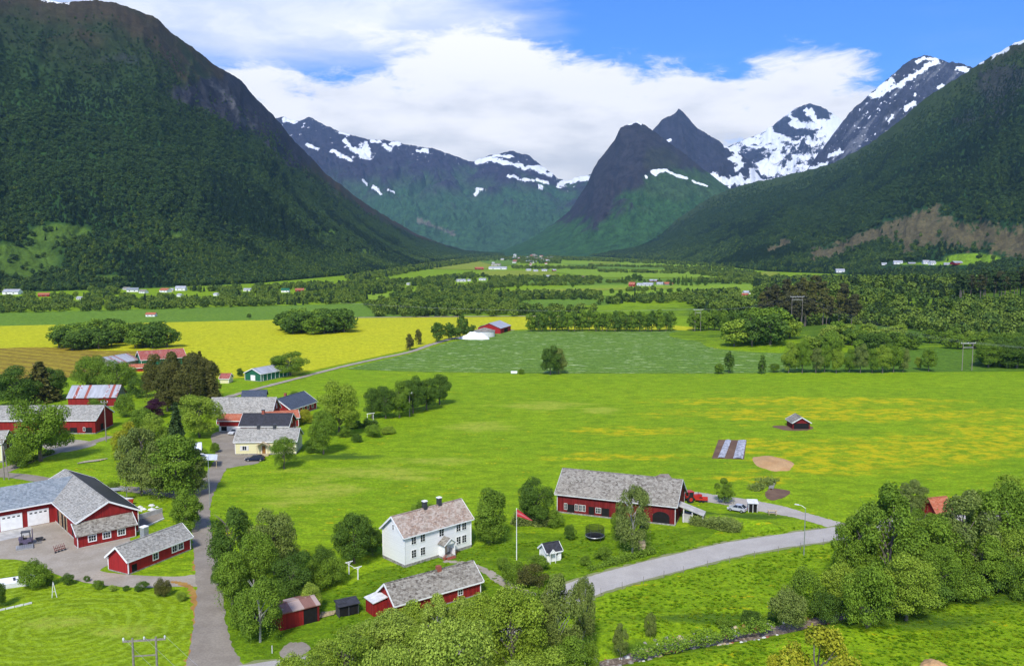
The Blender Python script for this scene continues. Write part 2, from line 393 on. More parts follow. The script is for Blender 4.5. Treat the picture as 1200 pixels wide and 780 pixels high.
KNOLLS = [(262, 640, 90, 60, 15), (430, 640, 120, 70, 14), (560, 760, 220, 110, 20), (330, 800, 140, 90, 14), (150, 470, 26, 20, 3.0), (205, 520, 60, 34, 7.0)]
def ground_h(X, Y):
    X = np.asarray(X, float); Y = np.asarray(Y, float)
    near = (Y < 240) & (Y > 50) & (X < 190) & (X > -20)
    h = np.zeros(X.shape)
    if near.any():
        dd = dist_poly(X[near], Y[near], STR); h2 = -1.25 * np.exp(-(dd / 2.6) ** 2) + 0.25 * np.exp(-((dd - 6) / 2.2) ** 2)
        db = dist_poly(X[near], Y[near], BANK); h2 = h2 + 1.1 * np.exp(-(db / 2.2) ** 2)
        h[near] = h2
    for (kx, ky, rx, ry, a) in KNOLLS:
        q = ((X - kx) / rx) ** 2 + ((Y - ky) / ry) ** 2
        h = h + np.where(q < 4, a * np.exp(-q * 1.2) - a * math.exp(-4.8), 0).clip(0)
    return h
def axis(lo, hi, step, far, grow=1.18):
    c_ = list(np.arange(lo, hi + 1e-6, step)); s = step; v = hi
    while v < far: s *= grow; v += s; c_.append(v)
    s = step; v = lo
    while v > -far if lo < 0 else v > -3000: s *= grow; v -= s; c_.insert(0, v)
    return np.array(c_)
gx = axis(-130, 190, 1.0, 26000, 1.05); gy = axis(60, 250, 1.0, 26000, 1.045)
GX, GY = np.meshgrid(gx, gy, indexing='ij')
GZ = ground_h(GX, GY)
def gridfaces(n, m):
    i = np.arange(n - 1)[:, None] * m + np.arange(m - 1)[None, :]; i = i.ravel()
    return np.stack([i, i + m, i + m + 1, i + 1], 1)

def meadowmat(name, c1, c2, c3, flowers=None, fscale=0.5, straw=None, patches=(), strawpatches=(), stripes=None, specks=None, dark=None, fine=1.0, ripple=None):
    m, t, b = newmat(name); v = t.coord(); x_, y_, z_ = t.xyz(v)
    a = t.noise(v, 0.018, 5, 0.6); bb = t.noise(t.mapping(v, (0.6, 1.6, 1)), 0.10, 5, 0.65); f = t.noise(v, 1.5 * fine, 5, 0.7)
    ff = t.noise(v, 0.42, 4, 0.65)
    g = t.mix(t.ramp(t.math('ADD', t.math('MULTIPLY', a, 0.5), t.math('MULTIPLY', bb, 0.5)), 0.38, 0.62), c1, c2)
    g = t.mix(t.ramp(ff, 0.42, 0.70, 0, 0.65), g, c3)
    g = t.mix(t.ramp(f, 0.32, 0.62, 0.70, 0), g, tuple(q * 0.42 for q in c1))
    g = t.mix(t.ramp(t.noise(t.mapping(v, (0.5, 1.0, 1)), 0.34, 5, 0.75), 0.40, 0.56, 0.60, 0), g, tuple(q * 0.55 for q in c1))
    g = t.mix(t.ramp(t.noise(v, 3.6 * fine, 3, 0.6), 0.55, 0.72, 0, 0.35), g, tuple(min(1, q * 1.5) for q in c3))
    def blob(p):
        px_, py_, rx, ry = p; u = t.math('DIVIDE', t.math('SUBTRACT', x_, px_), rx); w_ = t.math('DIVIDE', t.math('SUBTRACT', y_, py_), ry)
        return t.math('SUBTRACT', 1.0, t.math('SQRT', t.math('ADD', t.math('MULTIPLY', u, u), t.math('MULTIPLY', w_, w_))))
    if patches:
        pm = mx2(t, [blob(p) for p in patches])
        sm = t.ramp(t.math('ADD', pm, t.math('MULTIPLY', t.math('SUBTRACT', bb, 0.5), 2.6)), -0.1, 0.5)
        tex = t.ramp(t.noise(t.mapping(v, (0.7, 0.9, 1)), 0.30, 6, 0.75), 0.42, 0.60)
        g = t.mix(t.math('MULTIPLY', t.math('MULTIPLY', sm, tex), 0.80), g, flowers)
    if flowers is not None:
        sp_ = t.math('MULTIPLY', t.ramp(t.noise(t.mapping(v, (0.55, 1.5, 1)), 0.22, 3, 0.7), 0.60, 0.68), t.ramp(t.noise(v, 1.3, 3), 0.48, 0.6))
        g = t.mix(t.math('MULTIPLY', sp_, 0.8), g, flowers)
    if strawpatches:
        pm = mx2(t, [blob(p) for p in strawpatches])
        sm = t.math('MULTIPLY', t.ramp(t.math('ADD', pm, t.math('MULTIPLY', t.math('SUBTRACT', bb, 0.5), 3.0)), 0.0, 0.8), t.ramp(t.noise(v, 0.5, 5, 0.7), 0.35, 0.60, 0.2, 0.75))
        g = t.mix(sm, g, straw)
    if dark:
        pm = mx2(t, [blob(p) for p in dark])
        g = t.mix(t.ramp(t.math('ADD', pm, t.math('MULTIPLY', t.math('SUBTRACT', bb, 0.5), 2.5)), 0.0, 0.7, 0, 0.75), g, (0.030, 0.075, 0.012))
    if stripes:
        ang, pit, amt, col_ = stripes
        q = t.math('ADD', t.math('MULTIPLY', x_, math.cos(ang)), t.math('MULTIPLY', y_, math.sin(ang)))
        q = t.math('ADD', q, t.math('MULTIPLY', t.noise(v, 0.05, 2), 5.0))
        wv = t.math('SINE', t.math('MULTIPLY', q, 6.283 / pit))
        g = t.mix(t.math('MULTIPLY', t.ramp(wv, -0.2, 0.8, 0, amt), t.ramp(bb, 0.3, 0.6)), g, col_)
    if ripple:
        cx_, cy_, pit, amt, col_ = ripple
        dx_ = t.math('SUBTRACT', x_, cx_); dy_ = t.math('SUBTRACT', y_, cy_)
        r = t.math('SQRT', t.math('ADD', t.math('MULTIPLY', dx_, dx_), t.math('MULTIPLY', t.math('MULTIPLY', dy_, dy_), 1.3)))
        r = t.math('ADD', r, t.math('MULTIPLY', t.noise(v, 0.12, 3), 4.0))
        g = t.mix(t.math('MULTIPLY', t.ramp(t.math('SINE', t.math('MULTIPLY', r, 6.283 / pit)), -0.3, 0.9, 0, amt), t.ramp(t.noise(v, 0.8, 4), 0.35, 0.6)), g, col_)
    if specks:
        col_, lo_, sc_ = specks
        g = t.mix(t.math('MULTIPLY', t.ramp(t.noise(t.mapping(v, (0.5, 1.4, 1)), sc_, 3, 0.7), lo_, lo_ + 0.06, 0, 0.8), t.ramp(bb, 0.4, 0.6)), g, col_)
    t.link(g, b.inputs['Base Color']); b.inputs['Roughness'].default_value = 0.9; b.inputs['Specular IOR Level'].default_value = 0.08
    t.link(t.bump(t.math('ADD', t.math('MULTIPLY', f, 1.0), t.math('MULTIPLY', ff, 1.6)), 0.9, 0.35), b.inputs['Normal'])
    return m
def mx2(t, a):
    r = a[0]
    for q in a[1:]: r = t.math('MAXIMUM', r, q)
    return r
def W(px, py, rx, ry): x_, y_ = G(px, py); return (x_, y_, rx, ry)
MEADOW = meadowmat('meadow grass', (0.195, 0.340, 0.008), (0.260, 0.405, 0.009), (0.340, 0.455, 0.012), flowers=(0.55, 0.43, 0.006),
    patches=[W(1040, 530, 42, 16), W(1130, 520, 40, 14), W(980, 545, 26, 10), W(900, 520, 14, 8), W(880, 560, 10, 5), W(740, 505, 20, 7), W(1180, 505, 30, 14), W(960, 470, 60, 10), W(720, 535, 22, 5), W(1010, 485, 70, 14)],
    straw=(0.36, 0.39, 0.05), strawpatches=[W(425, 553, 20, 9), W(360, 575, 16, 8), W(330, 590, 8, 5), W(500, 540, 14, 6), W(560, 500, 16, 8), W(640, 475, 20, 10), W(470, 560, 10, 4), W(700, 480, 10, 8)],
    dark=[W(395, 535, 16, 4), W(1060, 725, 20, 5), W(870, 605, 14, 2.5), W(780, 755, 10, 3), W(1150, 700, 20, 5), W(860, 725, 20, 2), (330, 700, 300, 130), (520, 760, 260, 150), (240, 520, 190, 85)])  # the two patches below the right-hand trees paint their shade onto the grass
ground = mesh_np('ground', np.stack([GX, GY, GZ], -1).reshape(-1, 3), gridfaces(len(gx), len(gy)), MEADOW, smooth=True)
tag(ground, kind='structure')

def sheet(name, pts, z, mat, smooth=True, px=True, jit=0.0, n=6):
    P = [G(*p) for p in pts] if px else pts
    P = catmull(P, n, True) if smooth else np.array(P)
    if jit: P = P + rng.normal(0, jit, P.shape)
    me = bpy.data.meshes.new(name); me.from_pydata([(p[0], p[1], z) for p in P], [], [tuple(range(len(P)))]); me.materials.append(mat); me.update()
    if me.polygons[0].normal.z < 0: me.flip_normals()
    o = bpy.data.objects.new(name, me); COL.objects.link(o); return tag(o, kind='structure')
def ribbon(name, pts, wid, z, mat, jit=0.0, px=True, n=12, follow=False):
    P = [G(*p) for p in pts] if px else pts
    if not isinstance(wid, (list, tuple)): wid = [wid] * len(P)
    C_ = catmull([(p[0], p[1], w_) for p, w_ in zip(P, wid)], n)
    T = np.gradient(C_[:, :2], axis=0); T /= np.linalg.norm(T, axis=1)[:, None]; N = np.stack([-T[:, 1], T[:, 0]], 1)
    hw_ = C_[:, 2:3] / 2
    A = C_[:, :2] + N * (hw_ + rng.normal(0, jit, hw_.shape)); B = C_[:, :2] - N * (hw_ + rng.normal(0, jit, hw_.shape))
    V = []
    for a, b in zip(A, B):
        za = z + (float(ground_h(a[0], a[1])) if follow else 0); zb = z + (float(ground_h(b[0], b[1])) if follow else 0)
        V += [(a[0], a[1], za), (b[0], b[1], zb)]
    Fc = [(2 * i, 2 * i + 1, 2 * i + 3, 2 * i + 2) for i in range(len(A) - 1)]
    return tag(mesh_np(name, V, Fc, mat), kind='structure')

# field surfaces -----------------------------------------------------------------
FIELD_Y = meadowmat('yellow flowering field', (0.50, 0.52, 0.014), (0.60, 0.58, 0.014), (0.64, 0.60, 0.03), fine=0.35, stripes=(R(70), 9.0, 0.4, (0.36, 0.40, 0.015)))
FIELD_O = meadowmat('ochre stubble', (0.32, 0.24, 0.030), (0.40, 0.31, 0.03), (0.46, 0.38, 0.03), fine=0.35, stripes=(R(60), 8.0, 0.7, (0.16, 0.10, 0.02)))
FIELD_G = meadowmat('crop rows green', (0.125, 0.235, 0.028), (0.170, 0.285, 0.034), (0.25, 0.36, 0.06), fine=0.4, stripes=(R(88), 8.0, 0.5, (0.04, 0.13, 0.015)), specks=((0.50, 0.60, 0.30), 0.56, 0.30))
FIELD_B = meadowmat('far green field', (0.130, 0.250, 0.024), (0.165, 0.295, 0.026), (0.22, 0.33, 0.035), fine=0.25, specks=((0.3, 0.4, 0.15), 0.66, 0.2))
FIELD_L = meadowmat('far light field', (0.23, 0.38, 0.024), (0.28, 0.42, 0.026), (0.28, 0.40, 0.03), fine=0.2)
FIELD_C = meadowmat('far yellow green field', (0.26, 0.33, 0.03), (0.32, 0.38, 0.03), (0.36, 0.40, 0.04), fine=0.2)
FIELD_D = meadowmat('rough pasture', (0.090, 0.190, 0.016), (0.120, 0.225, 0.018), (0.16, 0.26, 0.022), fine=0.3)
LAWN = meadowmat('mown lawn', (0.215, 0.335, 0.008), (0.255, 0.375, 0.008), (0.310, 0.41, 0.010), ripple=(G(70, 735)[0], G(70, 735)[1], 1.9, 0.75, (0.28, 0.40, 0.03)), dark=[W(60, 600, 0.1, 0.1)], strawpatches=[W(60, 730, 6, 3), W(150, 740, 5, 3)], straw=(0.33, 0.37, 0.05))
YARDG = meadowmat('garden grass', (0.130, 0.245, 0.008), (0.175, 0.295, 0.008), (0.225, 0.34, 0.010))
WOODF = meadowmat('woodland floor', (0.022, 0.055, 0.012), (0.032, 0.075, 0.016), (0.05, 0.10, 0.02), fine=0.3)
sheet('field', [(-200, 1200 and 372), (150, 362.5), (430, 355.5), (640, 349), (700, 352), (640, 366), (430, 372.5), (200, 378), (-200, 386)], 0.10, FIELD_B, False).name = 'hay_field'
sheet('yellow_field', [(-260, 385), (0, 382), (200, 377.6), (430, 372.4), (620, 371), (830, 371), (812, 387), (700, 387), (612, 386), (560, 391), (520, 398), (480, 409.5), (400, 427), (340, 440), (260, 444), (150, 436), (0, 440), (-260, 452)], 0.12, FIELD_Y, False)
sheet('stubble_field', [(-260, 416), (-60, 411), (40, 407), (120, 411), (200, 411), (215, 415), (170, 424), (130, 432), (110, 440), (0, 446), (-260, 456)], 0.18, FIELD_O, True)
sheet('crop_field', [(404, 432.5), (440, 424), (480, 415), (522, 402), (562, 394), (604, 387.5), (700, 388.5), (862, 387), (920, 396), (935, 404), (935, 436), (860, 437.5), (640, 437.5), (500, 436)], 0.08, FIELD_G, False)
sheet('pasture', [(858, 404), (1000, 404), (1140, 405), (1420, 402), (1500, 434), (1200, 435), (1000, 436.5), (898, 436.5)], 0.05, FIELD_D, False)
sheet('woodland_floor', [(850, 345), (1000, 338), (1300, 345), (1300, 400), (1200, 400), (860, 398), (800, 372)], 0.06, WOODF, False)
# the strips far up the valley
for nm, pts, z, mt in [
    ('valley_field', [(430, 356), (560, 347), (700, 346), (900, 346), (900, 357), (640, 358), (430, 357)], 0.3, FIELD_B),
    ('valley_field', [(540, 344.5), (700, 334), (880, 333), (905, 345), (700, 347)], 0.5, FIELD_L),
    ('valley_field', [(580, 341.5), (700, 338.5), (790, 336.8), (790, 338.5), (700, 341), (590, 344)], 0.9, FIELD_C),
    ('valley_field', [(560, 330), (660, 327), (890, 326.5), (890, 333), (700, 334.2), (560, 334)], 0.6, FIELD_B),
    ('valley_field', [(562, 317.6), (640, 317), (655, 322), (640, 325.5), (565, 324)], 0.7, FIELD_C),
    ('valley_field', [(468, 305.5), (520, 303.6), (556, 305), (588, 313.5), (560, 316.5), (500, 315)], 0.8, FIELD_C),
    ('valley_field', [(540, 300.6), (600, 300.4), (606, 310), (585, 312.5), (556, 304.5)], 0.8, FIELD_B),
    ('valley_field', [(652, 307), (700, 306), (800, 310), (870, 318), (860, 325.5), (700, 325.5), (640, 318)], 0.7, FIELD_L),
    ('valley_field', [(660, 309.5), (760, 311), (830, 316), (700, 315.6)], 1.2, FIELD_B),
    ('valley_field', [(690, 307.7), (720, 307.6), (724, 309), (690, 309)], 1.6, FIELD_C),
    ('valley_field', [(390, 348), (480, 341), (560, 338), (560, 344), (440, 352)], 0.4, FIELD_L),
    ('valley_field', [(1010, 372), (1090, 368), (1240, 362), (1240, 370), (1100, 376)], 6.0, FIELD_C),
    ('valley_field', [(845, 328), (900, 318.5), (915, 320), (880, 332)], 1.0, FIELD_C)]:
    sheet(nm, pts, z, mt, False)
# gravel and tarmac ---------------------------------------------------------------
def roadmat(name, c1, c2, fine=3.0, ruts=None):
    m, t, b = newmat(name); v = t.coord()
    n = t.noise(v, 0.25, 5, 0.65); f = t.noise(v, fine, 4, 0.7)
    cc = t.mix(t.ramp(n, 0.35, 0.65), c1, c2); cc = t.mix(t.ramp(f, 0.35, 0.7, 0, 0.45), cc, tuple(q * 0.6 for q in c1))
    cc = t.mix(t.ramp(t.noise(t.mapping(v, (1, .5, 1)), 0.35, 6, 0.8), 0.52, 0.60, 0, 0.35), cc, tuple(q * 0.78 for q in c2)); cc = t.mix(t.ramp(t.noise(v, 0.9, 5, 0.75), 0.60, 0.70, 0, 0.4), cc, tuple(q * 0.7 for q in c1))
    t.link(cc, b.inputs['Base Color']); b.inputs['Roughness'].default_value = 0.92
    t.link(t.bump(f, 0.4, 0.04), b.inputs['Normal']); return m
TARMAC = roadmat('worn tarmac', (0.40, 0.37, 0.33), (0.46, 0.43, 0.385), 5)
LANE = roadmat('grey gravel lane', (0.24, 0.205, 0.16), (0.31, 0.27, 0.215))
GRAVEL = roadmat('pale gravel', (0.32, 0.275, 0.21), (0.40, 0.35, 0.28))
DIRT = roadmat('brown earth', (0.13, 0.075, 0.05), (0.19, 0.12, 0.075), 2)
SAND = roadmat('heap of sandy soil', (0.46, 0.27, 0.12), (0.52, 0.33, 0.16), 2)
DRYG = roadmat('dry rust brown grass', (0.34, 0.17, 0.04), (0.42, 0.26, 0.06), 2)
sheet('lawn', [(-60, 655), (30, 658), (60, 676), (120, 690), (200, 692), (226, 694), (224, 720), (220, 800), (150, 860), (-150, 860), (-120, 700)], 0.024, LAWN, True)
sheet('lawn', [(28, 662), (-60, 640), (-60, 700), (60, 720)], 0.020, LAWN, False)
sheet('garden', [(395, 690), (440, 668), (560, 640), (600, 625), (700, 625), (800, 618), (850, 612), (800, 645), (690, 672), (600, 705), (560, 712), (440, 735), (340, 770), (290, 778), (262, 740), (280, 690)], 0.020, YARDG, True)
ribbon('verge', [(233, 602), (232, 640), (229, 668)], [1.1, 1.2, 1.0], 0.030, DRYG, 0.18)
ribbon('verge', [(200, 681), (222, 688), (231, 712), (230, 745), (224, 775), (214, 800)], [0.8, 1.2, 1.3, 1.3, 1.5, 1.4], 0.030, DRYG, 0.22)
ribbon('farm_lane', [(252, 800), (249, 775), (246, 740), (246, 700), (242, 665), (239, 640), (236, 615), (236, 592), (243, 570), (256, 548), (267, 530), (270, 518), (266, 508)], [9.0, 6.6, 4.6, 4.0, 3.9, 3.7, 3.6, 3.7, 4.2, 4.3, 4.2, 5.0, 5.0], 0.040, LANE, 0.12)
ribbon('road_shoulder', [(-60, 868), (100, 840), (190, 815), (260, 797), (360, 782), (480, 768), (600, 730), (650, 705), (690, 687), (745, 671), (800, 657), (860, 643), (920, 633), (1000, 622), (1060, 614), (1130, 606), (1260, 596), (1420, 585)], [7.6] * 18, 0.036, roadmat('grassy gravel shoulder', (0.20, 0.23, 0.08), (0.27, 0.27, 0.13), 2), 0.22)
ribbon('road', [(-60, 868), (100, 840), (190, 815), (260, 797), (360, 782), (480, 768), (600, 730), (650, 705), (690, 687), (745, 671), (800, 657), (860, 643), (920, 633), (1000, 622), (1060, 614), (1130, 606), (1260, 596), (1420, 585)], [6.3] * 18, 0.048, TARMAC, 0.07)
ribbon('lane', [(240, 587), (215, 581), (180, 576), (140, 572), (95, 571), (50, 562), (0, 556), (-80, 556)], 4.0, 0.036, LANE, 0.12)
ribbon('lane', [(-60, 572), (0, 553), (30, 541), (70, 528), (105, 519), (130, 511)], [4.2, 4.0, 3.6, 3.4, 3.2, 2.6], 0.032, LANE, 0.12)
sheet('farm_yard', [(50, 519), (75, 515), (100, 516), (112, 521), (80, 529), (58, 528)], 0.028, GRAVEL, True, jit=0.1)
sheet('farm_yard', [(248, 510), (262, 505), (292, 508), (290, 519), (305, 540), (280, 546), (262, 547), (252, 530)], 0.028, LANE, True, jit=0.1)
sheet('barn_yard', [(-90, 640), (0, 590), (40, 580), (75, 596), (118, 630), (146, 622), (153, 640), (140, 656), (118, 668), (160, 674), (210, 675), (240, 672), (242, 686), (205, 687), (150, 688), (105, 683), (70, 674), (40, 660), (0, 655), (-90, 665)], 0.028, GRAVEL, True, jit=0.1)
sheet('concrete_apron', [(-60, 636), (-2, 621), (37, 612), (36, 626), (-2, 634), (-60, 652)], 0.034, M['concrete'], False)
ribbon('gravel_drive', [(1000, 620), (972, 613), (940, 604), (905, 596), (868, 589), (830, 583), (812, 580), (795, 578)], [5.0, 4.6, 4.6, 6.5, 6.5, 6.0, 5.5, 5.0], 0.032, roadmat('pale drive gravel', (0.38, 0.345, 0.30), (0.45, 0.41, 0.36)), 0.1)
ribbon('track', [(250, 470), (300, 456), (350, 443), (400, 430), (440, 421), (480, 412.5), (505, 404), (530, 397), (565, 391), (600, 386.5)], [3, 3, 3.0, 3.2, 3.5, 3.5, 3.5, 4, 5, 5], 0.16, GRAVEL, 0.2)
ribbon('field_road', [(380, 372.8), (480, 371.6), (620, 370.6), (760, 371)], 5, 0.25, GRAVEL, 0.2)
ribbon('garden_path', [(520, 657), (545, 660), (568, 668), (590, 682), (620, 697), (650, 705)], [1.2, 1.4, 1.8, 2.2, 2.4, 2.2], 0.036, GRAVEL, 0.12)
sheet('gravel_patch', [(335, 755), (352, 752), (364, 760), (345, 772), (328, 768)], 0.032, LANE, True, jit=0.1)
sheet('ridge_path', [(152, 612), (190, 600), (192, 607), (156, 622)], 0.030, LANE, False)
sheet('earth_patch', [(905, 499), (925, 498.5), (948, 499), (953, 502), (942, 504.5), (918, 503.5)], 0.03, DIRT, True, jit=0.15)
sheet('earth_patch', [(897, 577), (905, 572), (925, 575), (920, 582), (905, 586), (898, 582)], 0.03, DIRT, True, jit=0.1)
# stream
m, t, b = newmat('shallow brown water'); v = t.coord(); n = t.noise(v, 2.5, 5, 0.7)
t.link(t.mix(t.ramp(n, 0.45, 0.6), (0.13, 0.095, 0.065), (0.30, 0.24, 0.19)), b.inputs['Base Color']); b.inputs['Roughness'].default_value = 0.5; b.inputs['Specular IOR Level'].default_value = 0.2
t.link(t.bump(n, 0.5, 0.06), b.inputs['Normal'])
C_ = STR; T = np.gradient(C_, axis=0); T /= np.linalg.norm(T, axis=1)[:, None]; N = np.stack([-T[:, 1], T[:, 0]], 1)
wv = 1.25 + 0.35 * np.sin(np.arange(len(C_)) * 0.7)
V = np.concatenate([np.stack([*(C_ + N * wv[:, None]).T, np.full(len(C_), -0.98)], 1), np.stack([*(C_ - N * wv[:, None]).T, np.full(len(C_), -0.98)], 1)])
L_ = len(C_); tag(mesh_np('stream', V, [(i, i + L_, i + L_ + 1, i + 1) for i in range(L_ - 1)], m), kind='structure')
ribbon('stream_bank', [tuple(p) for p in STR[::5]], 3.7, 0.05, DIRT, 0.25, px=False, n=5).location.z = -1.12

# ------------------------------------------------------------------ mountains
def mountmat(name, snowy=True, nscale=0.02, bstr=0.95, bdist=9.0, mlo=.34, mhi=1.75):
    m, t, b = newmat(name); v = t.coord(); at = t.new('ShaderNodeAttribute', attribute_name='Col')
    n = t.noise(v, nscale, 7, 0.68); n2_ = t.noise(v, nscale * 5, 5, 0.7)
    f = t.math('ADD', t.math('MULTIPLY', n, 0.5), t.math('MULTIPLY', n2_, 0.5))
    cc = t.mix(1.0, at.outputs['Color'], t.mix(t.ramp(f, 0.32, 0.68), (mlo, mlo, mlo * 1.08), (mhi, mhi, mhi * .93)), 'MULTIPLY')
    if snowy:
        sn = t.new('ShaderNodeAttribute', attribute_name='snow')
        s = t.ramp(t.math('ADD', sn.outputs['Fac'], t.math('MULTIPLY', t.math('SUBTRACT', f, 0.5), 2.4)), 0.42, 0.58)
        cc = t.mix(s, cc, (0.80, 0.82, 0.86))
    t.link(cc, b.inputs['Base Color']); b.inputs['Roughness'].default_value = 0.95; b.inputs['Specular IOR Level'].default_value = 0.05
    t.link(t.bump(f, bstr, bdist), b.inputs['Normal']); return m
def interp(P, u):
    P = np.array(P, float); return np.stack([np.interp(u, P[:, 0], P[:, k]) for k in range(1, P.shape[1])], -1)
def stroke(PX, PY, pts, wid):
    wx = (fbm(PX / 7 + 3, PY / 5 + 9, 4, .6) - .5) * wid * 3.2; wy = (fbm(PX / 7 + 50, PY / 5 + 31, 4, .6) - .5) * wid * 2.6
    dd = dist_poly(PX + wx, PY + wy, np.array(pts, float)); return np.clip(1.25 - dd / wid * 0.75 - (fbm(PX / 3 + 8, PY / 2.2, 3) - .5) * .9, 0, 1)
def mountain(name, ridge, foot, nu, nt_, prof, rough, colour, mat, gully=(9, 2.0), seed=0, jag=0.0016, back=0.5, steepback=0.6, zb=None):
    ridge = [(r_[0], r_[1], r_[2]) for r_ in ridge]
    u = np.linspace(ridge[0][0], ridge[-1][0], nu)
    ri = interp(ridge, u); fo = interp(foot, u)
    Rx, Ry, Rz = [], [], []; Fx, Fy = [], []
    for k in range(nu):
        X_, Y_, Z_ = atY(u[k], ri[k, 0], ri[k, 1]); Rx.append(X_); Ry.append(Y_); Rz.append(Z_)
        a, b_ = G(u[k], fo[k, 0]); Fx.append(a); Fy.append(b_)
    Rx, Ry, Rz, Fx, Fy = map(np.array, (Rx, Ry, Rz, Fx, Fy)); Rz = np.maximum(Rz, 5)
    arc = np.concatenate([[0], np.cumsum(np.hypot(np.diff(Rx), np.diff(Ry)))])
    ts = np.concatenate([np.linspace(-0.04, 1, nt_), 1 + np.linspace(0.02, back, max(6, nt_ // 8))])
    U, T_ = np.meshgrid(arc, ts, indexing='ij')
    X_ = Fx[:, None] * (1 - T_) + Rx[:, None] * T_; Y_ = Fy[:, None] * (1 - T_) + Ry[:, None] * T_
    tc = np.clip(T_, 0, 1); H = Rz[:, None] * np.ones_like(T_)
    Z_ = H * prof(tc)
    over = np.clip(T_ - 1, 0, None); Z_ = Z_ - over * H * 1.3 * steepback * (1 / max(back, .01)) * 0.9
    S = H.max() * 1.0
    wpx = (fbm(X_ / S * 5 + 3, Y_ / S * 5 + seed, 4) - 0.5)
    gl = ridged(U / S * gully[0] * 0.62 + wpx * 1.6 + seed, T_ * gully[1] * 1.5 + wpx * 1.2 + seed * 1.7 + 0.18 * U / S * gully[0], 5)
    fb = fbm(X_ / S * 7 + seed, Y_ / S * 7, 6, 0.55) - 0.5
    env = np.clip(T_ * 3, 0, 1) * np.clip((1.0 - T_) * 3.5, 0.0, 1)
    env = np.where(T_ > 1, np.clip(over * 3, 0, 1), env)
    D = ((gl - 0.45) * 0.72 + fb * 1.0) * rough * H * env
    Z_ = Z_ + D
    jg = (fbm(u / 4.5 + seed, u * 0 + seed, 4, 0.6) - 0.5) * 2 * jag * Ry
    Z_ = Z_ + jg[:, None] * np.exp(-((T_ - 1) / 0.10) ** 2) * np.clip(Rz / 200, 0, 1)[:, None]
    Z_ = np.where(T_ <= 0.0, -3.0, Z_)
    PX, PY = topix(X_, Y_, Z_)
    colr, snow = colour(dict(X=X_, Y=Y_, Z=Z_, H=H, t=T_, px=PX, py=PY, g=gl, f=fb, U=U / S, u=u[:, None] + 0 * T_))
    n, m_ = X_.shape
    V = np.stack([X_, Y_, Z_], -1).reshape(-1, 3); fc = gridfaces(n, m_)
    C4 = np.concatenate([colr.reshape(-1, 3), np.ones((n * m_, 1))], 1)
    o = mesh_np(name, V, fc, mat, smooth=True, attrs={'Col': C4, 'snow': snow.reshape(-1)})
    tag(o, kind='structure')
    return X_, Y_, Z_, T_, PX, PY
def ss(x_, a, b): q = np.clip((x_ - a) / (b - a), 0, 1); return q * q * (3 - 2 * q)
def lay(base, col_, m_): return base * (1 - m_[..., None]) + np.array(col_) * m_[..., None]
def const(q, col_): return np.ones(q['t'].shape + (3,)) * np.array(col_)
def gell(q, cx_, cy_, rx, ry): return np.exp(-((q['px'] - cx_) / rx) ** 2 - ((q['py'] - cy_) / ry) ** 2)
MM = mountmat('mountain slopes')
MMF = mountmat('forested slopes', True, 0.05, 0.9, 5.0, .50, 1.30)
FORESTC = (0.030, 0.072, 0.018)  # left slope ground, kept dark to hold the cloud shade over it
def col_left(q):
    c_ = const(q, FORESTC); t_ = q['t']; f = q['f']; py = q['py']; px = q['px']; g = q['g']
    c_ = lay(c_, (0.030, 0.066, 0.019), ss(f, 0.0, 0.2) * 0.35)
    up = ss(t_ + f * 0.5, 0.50, 0.80)
    c_ = lay(c_, (0.030, 0.046, 0.016), up)                       # upland grass, cloud shade mixed into its colour
    c_ = lay(c_, (0.060, 0.044, 0.026), ss(t_ + f * 0.6, 0.80, 1.02) * 0.9)      # brown heath on the tops
    rock = np.clip(gell(q, 300, 130, 48, 40) + gell(q, 240, 110, 70, 22) * .9 + gell(q, 350, 180, 30, 30) * 0.8 + gell(q, 120, 70, 50, 14) * 0.7, 0, 1)
    rock = ss(rock + (g - 0.45) * 0.7, 0.42, 0.72)
    c_ = lay(c_, (0.036, 0.038, 0.048), rock)
    c_ = lay(c_, (0.20, 0.20, 0.21), np.clip(stroke(px, py, [(250, 98), (268, 118), (284, 142), (292, 150)], 5.0) - 0.35 + f * 1.5, 0, 1) * 0.7)
    past = np.clip(gell(q, 22, 305, 66, 26) + gell(q, 75, 272, 42, 12) + gell(q, 205, 277, 16, 5) * .8 + gell(q, 130, 326, 20, 4) + gell(q, 430, 297, 36, 7) * 1.0 + gell(q, 380, 275, 26, 8) * .8 + gell(q, 230, 340, 60, 6) + gell(q, 480, 302, 40, 4), 0, 1)
    c_ = lay(c_, (0.085, 0.150, 0.022), ss(past + f * 0.8, 0.35, 0.65))
    sn = ss(stroke(px, py, [(50, -3), (80, 4)], 4), 0.5, 0.8) * 0.6
    return c_, sn * 0 + np.where(py < 6, sn, 0)
RL = [(-500, -150, 1500), (-300, -90, 1600), (-150, -40, 1700), (0, -16, 1850), (40, -2, 1880), (75, 3, 1900), (110, 0, 1950), (135, 3, 1980), (160, 12, 2000), (185, 22, 2050), (200, 38, 2080), (225, 55, 2150), (250, 75, 2250), (280, 92, 2400), (300, 115, 2500), (320, 135, 2600), (333, 150, 2700), (345, 165, 2800), (360, 180, 2950), (383, 205, 3200), (400, 217, 3350), (430, 240, 3700), (460, 258, 4100), (490, 275, 4500), (520, 286, 4900), (545, 293, 5300), (590, 297, 5600)]
FL = [(-500, 385), (-300, 365), (0, 343), (100, 340), (200, 337), (300, 332), (400, 323), (450, 316), (500, 308), (540, 303), (590, 300)]
left = mountain('mountain', RL, FL, 620, 300, lambda t_: 0.30 * t_ + 0.70 * t_ ** 1.35, 0.13, col_left, MMF, (12, 1.6), 1)
